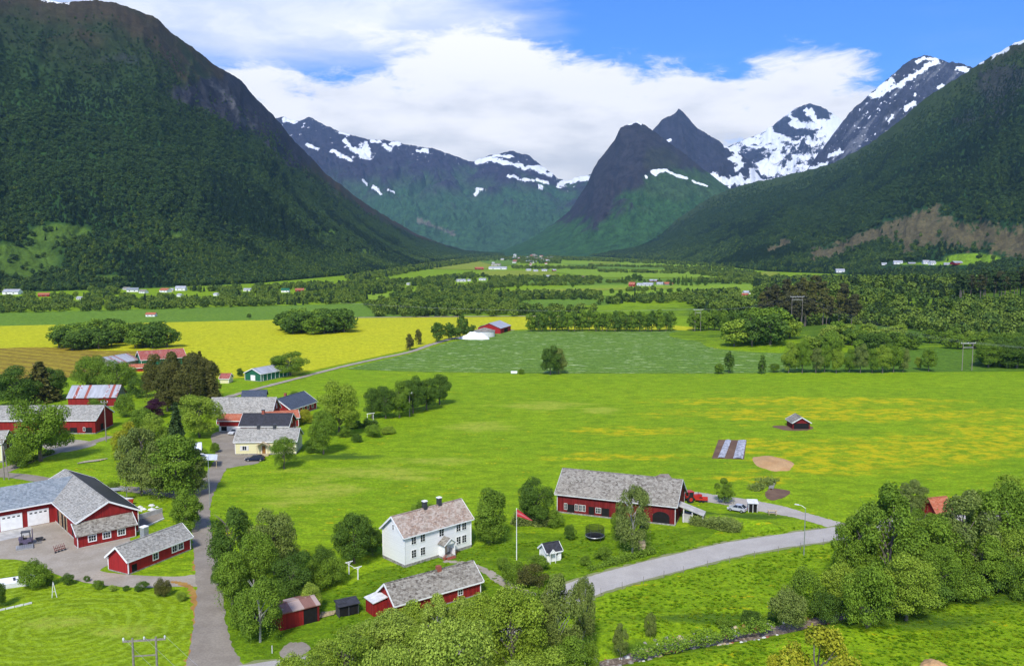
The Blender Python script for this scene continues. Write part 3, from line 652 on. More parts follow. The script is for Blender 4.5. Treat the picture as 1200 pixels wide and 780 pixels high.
def col_right(q):
    c_ = const(q, (0.026, 0.066, 0.020)); t_ = q['t']; f = q['f']; g = q['g']; px = q['px']; py = q['py']
    c_ = lay(c_, (0.038, 0.080, 0.020), ss(f, -0.02, 0.18) * 0.5)
    c_ = lay(c_, (0.048, 0.076, 0.016), ss(t_ + f * 0.5, 0.60, 0.85) * .9)
    c_ = lay(c_, (0.050, 0.055, 0.025), ss(t_ + f * 0.5, 0.86, 1.0) * ss(px, 1100, 1200) * .9)
    c_ = lay(c_, (0.060, 0.110, 0.020), ss(gell(q, 1120, 200, 28, 14) + f * .7, 0.35, 0.7) * .6)
    rock = ss(gell(q, 1175, 95, 40, 26) * .9 + gell(q, 1150, 140, 60, 22) * .6 + (g - .45) * 0.6, 0.45, 0.75)
    c_ = lay(c_, (0.048, 0.048, 0.048), rock * 0.8)
    cut = np.maximum(stroke(px, py, [(955, 299), (985, 290), (1020, 275), (1060, 262), (1095, 246)], 6), np.maximum(stroke(px, py, [(1062, 278), (1095, 268), (1130, 275), (1190, 282), (1290, 286)], 15), stroke(px, py, [(1060, 284), (1100, 262)], 8)))
    cut = np.maximum(cut, stroke(px, py, [(900, 294), (925, 283)], 4) * .9)
    c_ = lay(c_, (0.125, 0.108, 0.055), ss(cut + f * 0.5, 0.35, 0.60))
    c_ = lay(c_, (0.20, 0.34, 0.02), ss(np.clip(gell(q, 1140, 303, 42, 7.5) + gell(q, 1080, 309, 50, 2.5) * .7, 0, 1) + f * .3, 0.45, 0.6))
    c_ = lay(c_, (0.14, 0.25, 0.03), ss(gell(q, 880, 322, 40, 3) + gell(q, 800, 313, 30, 2.5), 0.5, 0.7))
    sn = stroke(px, py, [(1163, 66), (1178, 57)], 3.5); sn = np.maximum(sn, stroke(px, py, [(1188, 52), (1200, 47), (1260, 20)], 3)); sn = np.maximum(sn, stroke(px, py, [(1148, 76), (1152, 73)], 1.5))
    return c_, sn * 0.8
RR = [(640, 298, 5300), (660, 296, 5200), (700, 291, 5000), (747, 281, 4900), (772, 270, 4800), (800, 252, 4700), (830, 232, 4600), (860, 220, 4500), (885, 213, 4350), (916.7, 207, 4200), (956, 197, 3900), (982, 188.7, 3700), (1018.7, 169, 3400), (1052.7, 143, 3150), (1081, 118, 3000), (1106.5, 101, 2900), (1140.5, 79.6, 2750), (1163, 65.4, 2650), (1188.7, 51, 2550), (1200, 47, 2500), (1300, 0, 2200), (1500, -80, 1800), (1700, -140, 1500)]
FR = [(640, 299.5), (700, 301), (747, 303.5), (800, 307), (850, 312.5), (900, 318), (1000, 322), (1100, 326), (1200, 330), (1400, 345), (1700, 380)]
right = mountain('mountain', RR, FR, 640, 300, lambda t_: 0.35 * t_ + 0.65 * t_ ** 1.3, 0.12, col_right, MMF, (12, 1.6), 4)

def col_back(q):
    c_ = const(q, (0.036, 0.084, 0.034)); t_ = q['t']; f = q['f']; g = q['g']; px = q['px']; py = q['py']
    hgt = q['Z'] / 1400
    c_ = lay(c_, (0.042, 0.066, 0.038), ss(hgt + f * 0.5, 0.30, 0.52))
    c_ = lay(c_, (0.034, 0.030, 0.044), ss(hgt + f * 0.5 + (g - .45) * .3, 0.42, 0.62))
    c_ = lay(c_, (0.13, 0.12, 0.10), ss(stroke(px, py, [(490, 258), (515, 268), (530, 275)], 3) + f, 0.6, 0.9) * .8)
    sn = np.zeros_like(t_)
    for p, w_ in [([(333, 140), (345, 142), (352, 138)], 2.5), ([(405, 165), (412, 175), (417, 178)], 2.0), ([(418, 178), (432, 182), (428, 172)], 4), ([(388, 177), (396, 180)], 2), ([(400, 182), (412, 187)], 2), ([(360, 170), (372, 175)], 1.8), ([(452, 172), (457, 176)], 2.5), ([(460, 168), (468, 168)], 2.4), ([(436, 165), (446, 166)], 1.6), ([(490, 176), (500, 177)], 1.8), ([(398, 155), (408, 158)], 1.5),
                  ([(557, 188), (575, 187), (595, 191), (615, 196), (638, 199)], 2.2), ([(558, 190), (580, 183), (600, 183)], 1.8), ([(630, 211), (642, 214)], 1.5), ([(633, 201), (645, 206)], 1.8), ([(655, 216), (666, 212), (676, 209), (700, 206)], 2.6), ([(596, 206), (604, 208), (625, 212)], 1.3), ([(632, 218), (636, 220)], 1.6), ([(560, 222), (558, 228)], 1.8), ([(562, 221), (568, 222)], 1.2), ([(437, 219), (447, 227)], 1.5), ([(455, 222), (463, 226)], 1.0), ([(425, 211), (430, 216)], 1.2)]:
        sn = np.maximum(sn, stroke(px, py, p, w_ * 1.15))
    sn = np.maximum(sn, ss(fbm(px / 3.2, py / 2.0 + px / 9, 4, .6), .70, .78) * ss(t_, .7, .92) * .7)
    return c_, sn
RB = [(150, 170, 8200), (300, 142, 8800), (333, 137, 9000), (348, 142, 9000), (362, 137, 9000), (380, 146, 9000), (400, 155, 9000), (430, 163, 9000), (460, 165, 9000), (480, 170, 9000), (510, 175, 9000), (530, 182, 9000), (553, 190, 9100), (575, 182, 9300), (600, 177, 9400), (620, 182, 9400), (640, 198, 9300), (655, 210, 9200), (665, 212, 9200), (675, 208, 9200), (700, 203, 9200), (760, 195, 9200), (840, 215, 9200), (900, 220, 9200)]
mountain('mountain', RB, [(150, 296.5), (900, 296.5)], 760, 230, lambda t_: 0.12 * t_ + 0.88 * t_ ** 1.25, 0.23, col_back, MM, (9, 1.4), 9)
def col_dome(q):
    c_ = const(q, (0.030, 0.078, 0.022)); t_ = q['t']; f = q['f']; g = q['g']; px = q['px']; py = q['py']; hgt = q['Z'] / 880
    c_ = lay(c_, (0.040, 0.072, 0.026), ss(hgt + f * 0.4, 0.30, 0.42) * .7)
    rk = ss(hgt + f * 0.3 + (g - .45) * .25 + np.clip((765 - px) / 150, -0.10, 0.34), 0.50, 0.62)
    c_ = lay(c_, (0.030, 0.028, 0.033), rk)
    c_ = lay(c_, (0.032, 0.036, 0.020), ss(gell(q, 775, 190, 30, 22) + f * .6, .5, .8) * .7)
    sn = np.zeros_like(t_)
    for p, w_ in [([(737, 145), (745, 143), (752, 145)], 1.5), ([(765, 203), (772, 201), (781, 198.5)], 2.3), ([(781, 199), (792, 206), (806, 209)], 1.2), ([(812, 212), (828, 218)], 1.0), ([(757, 206), (758, 208)], 1.2)]:
        sn = np.maximum(sn, stroke(px, py, p, w_ * 1.1))
    return c_, sn
RA = [(540, 298, 5600), (590, 293, 5600), (620, 281, 5600), (650, 261, 5600), (668, 247, 5600), (680, 228, 5600), (688, 215, 5600), (696, 196, 5600), (708, 179, 5600), (720, 164, 5600), (727, 150, 5600), (736, 145, 5600), (746, 142.6, 5600), (753, 145, 5600), (764, 153, 5600), (781, 165, 5600), (798, 177, 5600), (815, 191, 5600), (832, 204, 5600), (849, 217, 5600), (880, 232, 5600), (930, 255, 5600), (1000, 280, 5600)]
mountain('mountain', RA, [(540, 299.6), (700, 301), (1000, 303)], 520, 240, lambda t_: 0.25 * t_ + 0.75 * t_ ** 1.55, 0.14, col_dome, MM, (8, 1.3), 13)
def col_peak(q):
    c_ = const(q, (0.032, 0.031, 0.044)); f = q['f']; g = q['g']; px = q['px']; py = q['py']
    c_ = lay(c_, (0.030, 0.028, 0.034), ss(g + f, .5, .8) * .8)
    sn = np.zeros_like(f)
    for p, w_ in [([(836, 209), (850, 213), (862, 210), (874, 214), (890, 212), (905, 216)], 5), ([(858, 186), (868, 192), (864, 196)], 4), ([(850, 170), (860, 178), (868, 186)], 2.2), ([(782, 165), (785, 164)], 2), ([(868, 172), (876, 178)], 3), ([(884, 198), (896, 212)], 5)]:
        sn = np.maximum(sn, stroke(px, py, p, w_))
    return c_, sn
RP = [(700, 235, 7500), (735, 190, 7500), (765.5, 151.5, 7500), (775, 140.6, 7500), (789.5, 134, 7500), (795, 127.5, 7500), (802, 133.6, 7500), (815, 149, 7500), (832, 159, 7500), (849, 170, 7500), (865.6, 178.7, 7500), (880, 190, 7500), (885, 201, 7500), (894, 213, 7500), (920, 240, 7500), (960, 275, 7500)]
mountain('mountain', RP, [(700, 297.5), (960, 297.5)], 380, 200, lambda t_: t_ ** 1.3, 0.13, col_peak, MM, (9, 1.2), 21)
def col_snow(q):
    c_ = const(q, (0.032, 0.032, 0.045)); f = q['f']; g = q['g']; px = q['px']; py = q['py']
    sn = 0.76 - ss(g, .40, .70) * 0.40 + f * 1.3 - (fbm(px / 6, py / 3.2, 4, .6) - .5) * 1.3
    hood = ss(gell(q, 950, 138, 26, 20) + gell(q, 925, 150, 22, 11) + f * .6, 0.40, 0.7); sn = sn * (1 - hood * 0.85)
    for p, w_ in [([(946, 128), (954, 140), (966, 146), (984, 142)], 3.5), ([(930, 144), (945, 147), (960, 148)], 3.5), ([(925, 137), (935, 140)], 1.5)]:
        sn = np.maximum(sn, stroke(px, py, p, w_))
    return c_, sn
RS = [(740, 235, 9800), (800, 205, 9800), (830, 186, 9800), (845, 176, 9800), (860, 169, 9800), (874, 163, 9800), (890, 157, 9800), (902.5, 149, 9800), (917, 138, 9800), (931, 128, 9800), (942, 123, 9800), (948, 121, 9800), (962, 125, 9800), (976, 133, 9800), (987.5, 142, 9800), (1010, 160, 9800), (1080, 200, 9800)]
mountain('mountain', RS, [(740, 296), (1080, 296)], 460, 200, lambda t_: t_ ** 1.25, 0.15, col_snow, MM, (10, 1.5), 33)
def col_big(q):
    c_ = const(q, (0.038, 0.038, 0.055)); f = q['f']; g = q['g']; px = q['px']; py = q['py']
    c_ = lay(c_, (0.030, 0.028, 0.030), ss(g + f, .55, .85) * .7)
    c_ = lay(c_, (0.15, 0.15, 0.17), ss(fbm(px * 0.05 - py * 0.02, py * 0.12 + px * 0.14, 4) + gell(q, 1000, 165, 30, 22) * .2, .62, .74) * .6)
    sn = np.zeros_like(f)
    for p, w_ in [([(1022, 114), (1045, 103), (1062, 94), (1080, 82), (1098, 71)], 3.0), ([(1030, 104), (1044, 95)], 3.0), ([(1075, 73), (1083, 69)], 2.2), ([(1121, 80), (1134, 83)], 3.2), ([(1061, 128), (1071, 122)], 2.6), ([(1042, 143), (1047, 136)], 1.6), ([(1072, 109), (1072, 112)], 1.6), ([(973, 183), (984, 177)], 2.8), ([(950, 197), (968, 193)], 3), ([(1100, 103), (1104, 100)], 2), ([(1082, 70), (1100, 68)], 1.5)]:
        sn = np.maximum(sn, stroke(px, py, p, w_))
    sn = np.maximum(sn, ss(fbm(px / 3.0, py / 2.2, 4, .6), .68, .75) * ss(q['t'], .35, .7) * .7)
    return c_, sn
RD = [(900, 240, 6500), (940, 208, 6500), (950, 192, 6500), (970, 166, 6500), (989, 140.5, 6500), (1001.7, 126, 6500), (1018.7, 111, 6500), (1035.7, 96.6, 6500), (1058, 76.8, 6500), (1069.7, 68, 6500), (1084, 64.6, 6500), (1095, 67, 6500), (1109, 72.5, 6500), (1129, 74.8, 6500), (1140.5, 79.6, 6500), (1200, 95, 6500), (1300, 130, 6500)]
mountain('mountain', RD, [(900, 297.5), (1300, 299)], 460, 230, lambda t_: t_ ** 1.2, 0.12, col_big, MM, (8, 1.3), 41)

# ------------------------------------------------------------------ trees
def unit(v_): return v_ / (np.linalg.norm(v_, axis=-1, keepdims=True) + 1e-9)
def leafcloud(P, Nn, size, tint, rg, jit=0.75):
    """one small bent leaf spray (two triangles) per point, facing roughly outward"""
    n = len(P); nn = unit(Nn + rg.normal(0, jit, (n, 3)) * 0.7)
    a = unit(np.cross(nn, rg.normal(0, 1, (n, 3)))); b_ = np.cross(nn, a); s = size[:, None] * rg.uniform(0.65, 1.25, (n, 1))
    k = rg.uniform(0.5, 0.9, (n, 1))
    V = np.stack([P - a * s, P - b_ * s * k + nn * s * 0.25, P + a * s, P + b_ * s * k + nn * s * 0.25], 1).reshape(-1, 3)
    Fc = np.arange(4 * n).reshape(n, 4); return V, Fc, np.repeat(tint, 4)
def crown_mesh(name, kind, seed, n, leaf):
    """crowns for a tree ten metres tall"""
    rg = np.random.default_rng(seed); P = []; Nn = []; Tn = []
    def lobe(c_, r_, m_, sq=(1, 1, 1), low=-0.55, tint0=0.5):
        d_ = unit(rg.normal(0, 1, (m_, 3))); d_ = d_[d_[:, 2] > low]; m2 = len(d_)
        # knobbly lobe surface with depth
        th = np.arctan2(d_[:, 1], d_[:, 0]); ph = d_[:, 2]
        bump = 0.82 + 0.34 * vnoise(th * 2.2 + c_[0] * 3 + 40, ph * 3.3 + c_[1] * 3 + 40)
        rad = bump * (1 - 0.38 * rg.random(m2) ** 2.2)
        p = np.array(c_) + d_ * np.array(sq) * r_ * rad[:, None]
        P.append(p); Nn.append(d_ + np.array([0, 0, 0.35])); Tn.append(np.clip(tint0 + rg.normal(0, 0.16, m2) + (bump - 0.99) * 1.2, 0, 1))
    if kind in ('round', 'tall', 'spread', 'bush', 'airy'):
        Hc, Rr, zc, nl = dict(round=(4.7, 3.7, 5.2, 30), tall=(4.8, 2.6, 5.1, 28), spread=(4.2, 4.8, 5.4, 34), bush=(4.6, 5.2, 4.6, 24), airy=(4.7, 3.3, 5.2, 38))[kind]
        big = dict(round=0.42, tall=0.46, spread=0.36, bush=0.40, airy=0.30)[kind]
        per = n // (nl + 3)
        if kind != 'airy': lobe((0, 0, zc), 1.0, per * 3, (Rr * 0.80, Rr * 0.80, Hc * 0.84), -0.9, 0.35)
        k = 0
        while k < nl:
            d_ = unit(rg.normal(0, 1, 3));
            if d_[2] < -0.88: continue
            q = 0.70 + 0.22 * rg.random()
            c_ = (d_[0] * Rr * q, d_[1] * Rr * q, zc + d_[2] * Hc * q)
            if kind == 'tall': tp = 1 - 0.45 * max(0, (c_[2] - zc) / Hc); c_ = (c_[0] * tp, c_[1] * tp, c_[2])
            r_ = Rr * big * rg.uniform(0.65, 1.15)
            lobe(c_, r_, int(per * (r_ / (Rr * big)) ** 2), (1, 1, 0.82 if kind != 'airy' else 1.0), -0.6, rg.uniform(0.3, 0.7)); k += 1
        if kind in ('airy', 'tall'):
            for _ in range(int(n * 0.05 / 6)):
                a = rg.uniform(0, 6.28); rr = Rr * rg.uniform(0.7, 1.12); z0 = zc + rg.uniform(-0.7, 0.7) * Hc
                pts = np.array([[math.cos(a) * rr, math.sin(a) * rr, z0 - 0.28 * j] for j in range(6)]) + rg.normal(0, 0.1, (6, 3))
                P.append(pts); Nn.append(np.tile([math.cos(a), math.sin(a), 0.2], (6, 1))); Tn.append(np.full(6, rg.uniform(.3, .7)))
    elif kind == 'conifer':
        lv = 26
        for i in range(lv):
            f = i / (lv - 1); z0 = 0.9 + 9.0 * f; r0 = 2.3 * (1 - f) ** 0.85 + 0.12; nb = max(4, int(11 * (1 - f) + 4))
            for j in range(nb):
                a = 6.283 * (j + rg.random() * .8) / nb + i; L2 = r0 * rg.uniform(0.72, 1.12); m_ = max(3, int(n / lv / nb * (0.35 + 1.5 * (1 - f))))
                s_ = np.sqrt(rg.random(m_)); pts = np.stack([math.cos(a) * L2 * s_, math.sin(a) * L2 * s_, z0 - 0.55 * L2 * s_ * s_ + rg.normal(0, 0.07, m_)], 1) + rg.normal(0, 0.13, (m_, 3)) * np.array([1, 1, .5])
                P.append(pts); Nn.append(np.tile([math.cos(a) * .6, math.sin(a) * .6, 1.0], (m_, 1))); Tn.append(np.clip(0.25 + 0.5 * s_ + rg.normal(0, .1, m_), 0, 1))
    elif kind == 'pine':
        for i in range(30):
            z0 = rg.uniform(3.6, 9.5); rr = (1.9 if z0 < 7.5 else 1.9 * (10.2 - z0) / 2.7) * rg.uniform(0.3, 1.0); a = rg.uniform(0, 6.28)
            lobe((math.cos(a) * rr, math.sin(a) * rr, z0), rg.uniform(0.55, 0.95), n // 30, (1.15, 1.15, 0.55), -0.6, rg.uniform(.3, .7))
    P = np.concatenate(P); Nn = np.concatenate(Nn); Tn = np.concatenate(Tn)
    k = P[:, 2] > 0.15; P, Nn, Tn = P[k], Nn[k], Tn[k]
    V, Fc, tt = leafcloud(P, unit(Nn), np.full(len(P), leaf), Tn, rg)
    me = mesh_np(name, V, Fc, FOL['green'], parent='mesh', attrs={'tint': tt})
    return me
def trunk_mesh(name, kind, seed):
    rg = random.Random(seed); b_ = MB()
    top = dict(round=7.5, tall=8.5, spread=7.0, bush=3.0, airy=8.8, conifer=9.7, pine=9.3)[kind]
    r0 = dict(round=.28, tall=.22, spread=.34, bush=.12, airy=.2, conifer=.17, pine=.2)[kind]
    pts = [(rg.uniform(-.12, .12) * i, rg.uniform(-.12, .12) * i, -0.3 + (top + .3) * i / 5) for i in range(6)]
    b_.tube(pts, [r0 * (1 - .8 * i / 5) for i in range(6)], 7)
    if kind in ('round', 'tall', 'spread', 'bush', 'airy'):
        reach = dict(round=2.9, tall=2.0, spread=4.0, bush=3.4, airy=2.6)[kind]
        for k in range(11):
            a = k * 2.4 + rg.random(); z0 = rg.uniform(.2, .75) * top if kind != 'bush' else rg.uniform(.2, 1.5)
            up = rg.uniform(1.2, 2.6); L2 = reach * rg.uniform(.6, 1)
            p0 = (0, 0, z0); p1 = (math.cos(a) * L2 * .5, math.sin(a) * L2 * .5, z0 + up * .65); p2 = (math.cos(a) * L2, math.sin(a) * L2, z0 + up * 1.1)
            b_.tube([p0, p1, p2], [r0 * .42, r0 * .26, r0 * .07], 5)
    me = bpy.data.meshes.new(name); me.from_pydata(b_.v, [], b_.f); me.materials.append(M['bark']); me.update(); return me
TREES = {}
def variants(kind, count, n, leaf, seed0, key=None):
    TREES[key or kind] = [(crown_mesh('crown', kind, seed0 + i, n, leaf), trunk_mesh('trunk', kind, seed0 + i)) for i in range(count)]
variants('round', 5, 27000, 0.125, 10); variants('tall', 4, 22000, 0.125, 30); variants('spread', 3, 30000, 0.13, 50)
variants('bush', 4, 14000, 0.20, 70); variants('airy', 5, 27000, 0.115, 90); variants('conifer', 3, 9000, 0.17, 110); variants('pine', 3, 7000, 0.17, 130)
variants('round', 5, 3200, 0.36, 210, 'mid'); variants('tall', 4, 2600, 0.36, 230, 'mid_tall'); variants('pine', 3, 2200, 0.30, 250, 'mid_pine'); variants('conifer', 3, 2400, 0.32, 270, 'mid_conifer')
KINDNAME = dict(round='broadleaf_tree', tall='broadleaf_tree', spread='broadleaf_tree', bush='bush', airy='birch_tree', conifer='spruce_tree', pine='pine_tree', mid='broadleaf_tree', mid_tall='broadleaf_tree', mid_pine='pine_tree', mid_conifer='spruce_tree')
_tc = [0]
BASEW = dict(round=9.2, tall=6.6, spread=11.5, bush=12.4, airy=8.0, conifer=4.8, pine=5.2, mid=9.2, mid_tall=6.6, mid_pine=5.2, mid_conifer=4.8)
BASEH = dict(round=10.1, tall=10.3, spread=9.9, bush=9.6, airy=10.3, conifer=10, pine=10, mid=10.1, mid_tall=10.3, mid_pine=10, mid_conifer=10)
def tree_at(x_, y_, z_, h, wid, kind, fol, label, group=None, cat=None, name=None, bark=None):
    i = _tc[0]; _tc[0] += 1
    cm, tm = TREES[kind][i % len(TREES[kind])]
    nm = name or KINDNAME[kind]
    o = empty(nm, (x_, y_, z_), (i * 2.399) % 6.283, label, cat or ('bush' if kind == 'bush' else 'tree'), group)
    sz = h / BASEH[kind]; sx_ = wid / BASEW[kind]; o.scale = (sx_, sx_, sz)
    c_ = bpy.data.objects.new('crown' if kind != 'bush' else 'foliage', cm); COL.objects.link(c_); c_.parent = o
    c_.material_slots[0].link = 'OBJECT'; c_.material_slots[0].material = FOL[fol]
    t_ = bpy.data.objects.new('trunk' if kind != 'bush' else 'stem', tm); COL.objects.link(t_); t_.parent = o
    if bark: t_.material_slots[0].link = 'OBJECT'; t_.material_slots[0].material = M[bark]
    return o
def tree(px, base, top, wpx, kind, fol, label, group=None, zg=None, **kw):
    """px position of the trunk foot, of the crown top and the crown's width"""
    z_ = 0.0
    x_, y_ = G(px, base)
    g_ = float(ground_h(x_, y_))
    if abs(g_) > .3: x_, y_ = G(px, base, g_); z_ = g_
    top_z = atY(px, top, y_)[2]; h = max(0.5, top_z - z_); wid = wpx * y_ / FPX
    return tree_at(x_, y_, z_, h, wid, kind, fol, label, group, **kw)
# ------------------------------------------------------------------ far woods (nobody could count them): instanced crowns on real slopes
def lowcrown(name, kind, seed, n, leaf, fol, wide):
    me = crown_mesh(name, kind, seed, n, leaf); me.materials.clear(); me.materials.append(FOL[fol])
    o = bpy.data.objects.new(name, me); return o
fcol = bpy.data.collections.new('forest_crowns')
LOW = [lowcrown('crown_a', 'round', 301, 330, 1.05, 'far', 1), lowcrown('crown_b', 'round', 302, 330, 1.05, 'far_light', 1), lowcrown('crown_c', 'tall', 303, 280, 0.95, 'far', 1),
       lowcrown('crown_d', 'round', 304, 300, 1.1, 'far', 1), lowcrown('crown_e', 'conifer', 305, 360, 0.75, 'far_dark', 1), lowcrown('crown_f', 'pine', 306, 300, 0.8, 'far_dark', 1)]
LOW += [lowcrown('crown_g', 'round', 307, 420, .9, 'belt', 1), lowcrown('crown_h', 'tall', 308, 380, .8, 'belt_light', 1)]
for o in LOW: fcol.objects.link(o)
bcol = bpy.data.collections.new('belt_crowns')
for o in [lowcrown('belt_a', 'round', 311, 420, .85, 'belt', 1), lowcrown('belt_b', 'round', 312, 420, .85, 'belt_light', 1), lowcrown('belt_c', 'tall', 313, 360, .8, 'belt', 1), lowcrown('belt_d', 'spread', 314, 400, .9, 'belt', 1), lowcrown('belt_e', 'conifer', 315, 420, .7, 'belt_dark', 1), lowcrown('belt_f', 'tall', 316, 360, .8, 'belt_dark', 1)]: bcol.objects.link(o)
def gn_scatter(name, P, S, Rz, idx, coll, label, cat, group=None):
    me = bpy.data.meshes.new(name); me.vertices.add(len(P)); me.vertices.foreach_set('co', np.asarray(P, np.float32).ravel())
    for k, a in (('scl', S), ('rz', Rz)):
        at = me.attributes.new(k, 'FLOAT', 'POINT'); at.data.foreach_set('value', np.asarray(a, np.float32))
    at = me.attributes.new('idx', 'INT', 'POINT'); at.data.foreach_set('value', np.asarray(idx, np.int32))
    o = bpy.data.objects.new(name, me); COL.objects.link(o)
    g = bpy.data.node_groups.new(name, 'GeometryNodeTree')
    g.interface.new_socket('Geometry', in_out='INPUT', socket_type='NodeSocketGeometry'); g.interface.new_socket('Geometry', in_out='OUTPUT', socket_type='NodeSocketGeometry')
    N = g.nodes; L = g.links; gi = N.new('NodeGroupInput'); go = N.new('NodeGroupOutput')
    ci = N.new('GeometryNodeCollectionInfo'); ci.inputs[0].default_value = coll; ci.inputs['Separate Children'].default_value = True; ci.inputs['Reset Children'].default_value = True
    ip = N.new('GeometryNodeInstanceOnPoints'); ip.inputs['Pick Instance'].default_value = True
    def named(k, ty):
        n = N.new('GeometryNodeInputNamedAttribute'); n.data_type = ty; n.inputs[0].default_value = k; return n.outputs[0]
    cx = N.new('ShaderNodeCombineXYZ'); L.new(named('rz', 'FLOAT'), cx.inputs[2])
    e2 = N.new('FunctionNodeEulerToRotation'); L.new(cx.outputs[0], e2.inputs[0])
    L.new(gi.outputs[0], ip.inputs['Points']); L.new(ci.outputs[0], ip.inputs['Instance']); L.new(named('idx', 'INT'), ip.inputs['Instance Index'])
    L.new(e2.outputs[0], ip.inputs['Rotation']); L.new(named('scl', 'FLOAT'), ip.inputs['Scale']); L.new(ip.outputs[0], go.inputs[0])
    md = o.modifiers.new('scatter', 'NODES'); md.node_group = g
    return tag(o, label, cat, group, 'stuff')
def slope_scatter(A, n, tmax, reject, sized, darkf, seed):
    X_, Y_, Z_, T_, PX, PY = A; rg = np.random.default_rng(seed)
    dx = np.sqrt((X_[1:, :-1] - X_[:-1, :-1]) ** 2 + (Y_[1:, :-1] - Y_[:-1, :-1]) ** 2 + (Z_[1:, :-1] - Z_[:-1, :-1]) ** 2); dy = np.sqrt((X_[:-1, 1:] - X_[:-1, :-1]) ** 2 + (Y_[:-1, 1:] - Y_[:-1, :-1]) ** 2 + (Z_[:-1, 1:] - Z_[:-1, :-1]) ** 2)
    wgt = dx * dy / (Y_[:-1, :-1] / 1000) ** 1.5; T0 = T_[:-1, :-1]; wgt = wgt * (T0 > 0.0) * (T0 < tmax) * (PX[:-1, :-1] > -160) * (PX[:-1, :-1] < 1360) * (PY[:-1, :-1] > -40)
    wgt = wgt * (1 - reject(PX[:-1, :-1], PY[:-1, :-1], T0))
    p = wgt.ravel() / wgt.sum(); k = rg.choice(len(p), n, p=p); i, j = np.unravel_index(k, wgt.shape); a = rg.random(n); b_ = rg.random(n)
    def li(Q): return (Q[i, j] * (1 - a) + Q[i + 1, j] * a) * (1 - b_) + (Q[i, j + 1] * (1 - a) + Q[i + 1, j + 1] * a) * b_
    x_, y_, z_ = li(X_), li(Y_), li(Z_)
    s = rg.uniform(0.65, 1.25, n) * sized * np.clip((y_ / 1400) ** 0.45, 0.8, 1.7) * (1.05 - .45 * ss(li(T_), .35, .85))
    pk = rg.random(n); dk = fbm(x_ / 160, y_ / 160, 4) + darkf(li(PX), li(PY))
    idx = np.where(dk + rg.normal(0, .07, n) > 0.60, np.where(pk < .7, 4, 5), (pk * 4).astype(int))
    tt_ = li(T_); lowp = (rg.random(n) < (1 - ss(tt_, .04, .34)) * (.35 + 1.2 * (fbm(x_ / 90, y_ / 90, 3) - .35))) & (idx < 4); idx = np.where(lowp, 6 + (rg.random(n) < .4), idx)
    k = clearing(x_, y_, z_)
    return np.stack([x_, y_, z_ - 0.8 * s], 1)[k], s[k], rg.uniform(0, 6.28, n)[k], idx[k]
CLEAR = [(12, 345, 20), (51, 347.5, 13), (92, 351, 8), (147, 339.5, 9), (155, 342, 14), (166, 343.5, 10), (191, 342.5, 13), (211, 340.5, 13), (209, 347.5, 6), (235, 345, 30), (252, 346.5, 6), (289, 341, 10), (334, 342.5, 10), (351, 341.5, 11), (541, 330, 12), (550, 329.5, 4), (565, 328.5, 9), (562, 316, 11), (583, 315.6, 24), (985, 319.5, 11), (1037, 310.5, 6), (1052, 309.5, 11), (1069, 309.5, 9), (1086, 309.8, 8), (1094, 310, 8), (1110, 310, 9), (1124, 309.6, 13), (876, 345, 9), (872, 349, 9), (478, 334, 4)]
def clearing(x_, y_, z_):
    # farmyards and the cleared ground before each far house
    px, py = topix(x_, y_, z_); k = np.ones(len(px), bool)
    for cx_, by, w_ in CLEAR: k &= ~((np.abs(px - cx_) < w_ * .62 + 2.5) & (py > by - 2.5) & (py < by + 6.5))
    return k
def gq(px, py, cx_, cy_, rx, ry): return np.exp(-((px - cx_) / rx) ** 2 - ((py - cy_) / ry) ** 2)
def rejL(px, py, t_):
    r = ss(t_ + 0.25 * (fbm(px / 40, py / 25, 3) - .5), 0.58, 0.92)
    r = np.maximum(r, ss(gq(px, py, 22, 305, 62, 25) + gq(px, py, 75, 272, 38, 11) + gq(px, py, 430, 297, 34, 5) + gq(px, py, 205, 277, 14, 5) + gq(px, py, 130, 326, 18, 4) + gq(px, py, 380, 275, 22, 7), .3, .6) * .94)
    r = np.maximum(r, ss(gq(px, py, 300, 130, 50, 42) + gq(px, py, 240, 110, 70, 24) + gq(px, py, 350, 180, 30, 28), .5, .8) * .95)
    return np.clip(r, 0, 1)
def rejR(px, py, t_):
    r = ss(t_ + 0.25 * (fbm(px / 40, py / 25, 3) - .5), 0.66, 0.96)
    for pts, w_ in [([(955, 299), (985, 290), (1020, 275), (1060, 262), (1095, 246)], 6.5), ([(1062, 278), (1095, 268), (1130, 275), (1190, 282), (1290, 286)], 15), ([(1060, 284), (1100, 262)], 7), ([(900, 294), (925, 283)], 3)]:
        r = np.maximum(r, (stroke(px, py, pts, w_) >.18) * .99)
    r = np.maximum(r, ss(gq(px, py, 1140, 303, 42, 8) + gq(px, py, 1080, 310, 46, 3) + .25 * gq(px, py, 1120, 200, 26, 12) + gq(px, py, 880, 322, 40, 3), .35, .55) * .97)
    return np.clip(r, 0, 1)
zero = lambda a, b_: 0
darkL = lambda px, py: 0.18 * gq(px, py, 160, 300, 90, 12) + 0.13 * gq(px, py, 210, 235, 60, 26) + 0.16 * gq(px, py, 420, 320, 80, 6)
P1 = slope_scatter(left, 85000, 0.97, rejL, 0.72, darkL, 5)
P2 = slope_scatter(right, 64000, 0.98, rejR, 0.76, zero, 6)
gn_scatter('forest', P1[0], P1[1], P1[2], P1[3], fcol, 'dense dark green forest climbing the left valley side', 'forest')
gn_scatter('forest', P2[0], P2[1], P2[2], P2[3], fcol, 'dense green forest covering the right valley side', 'forest')
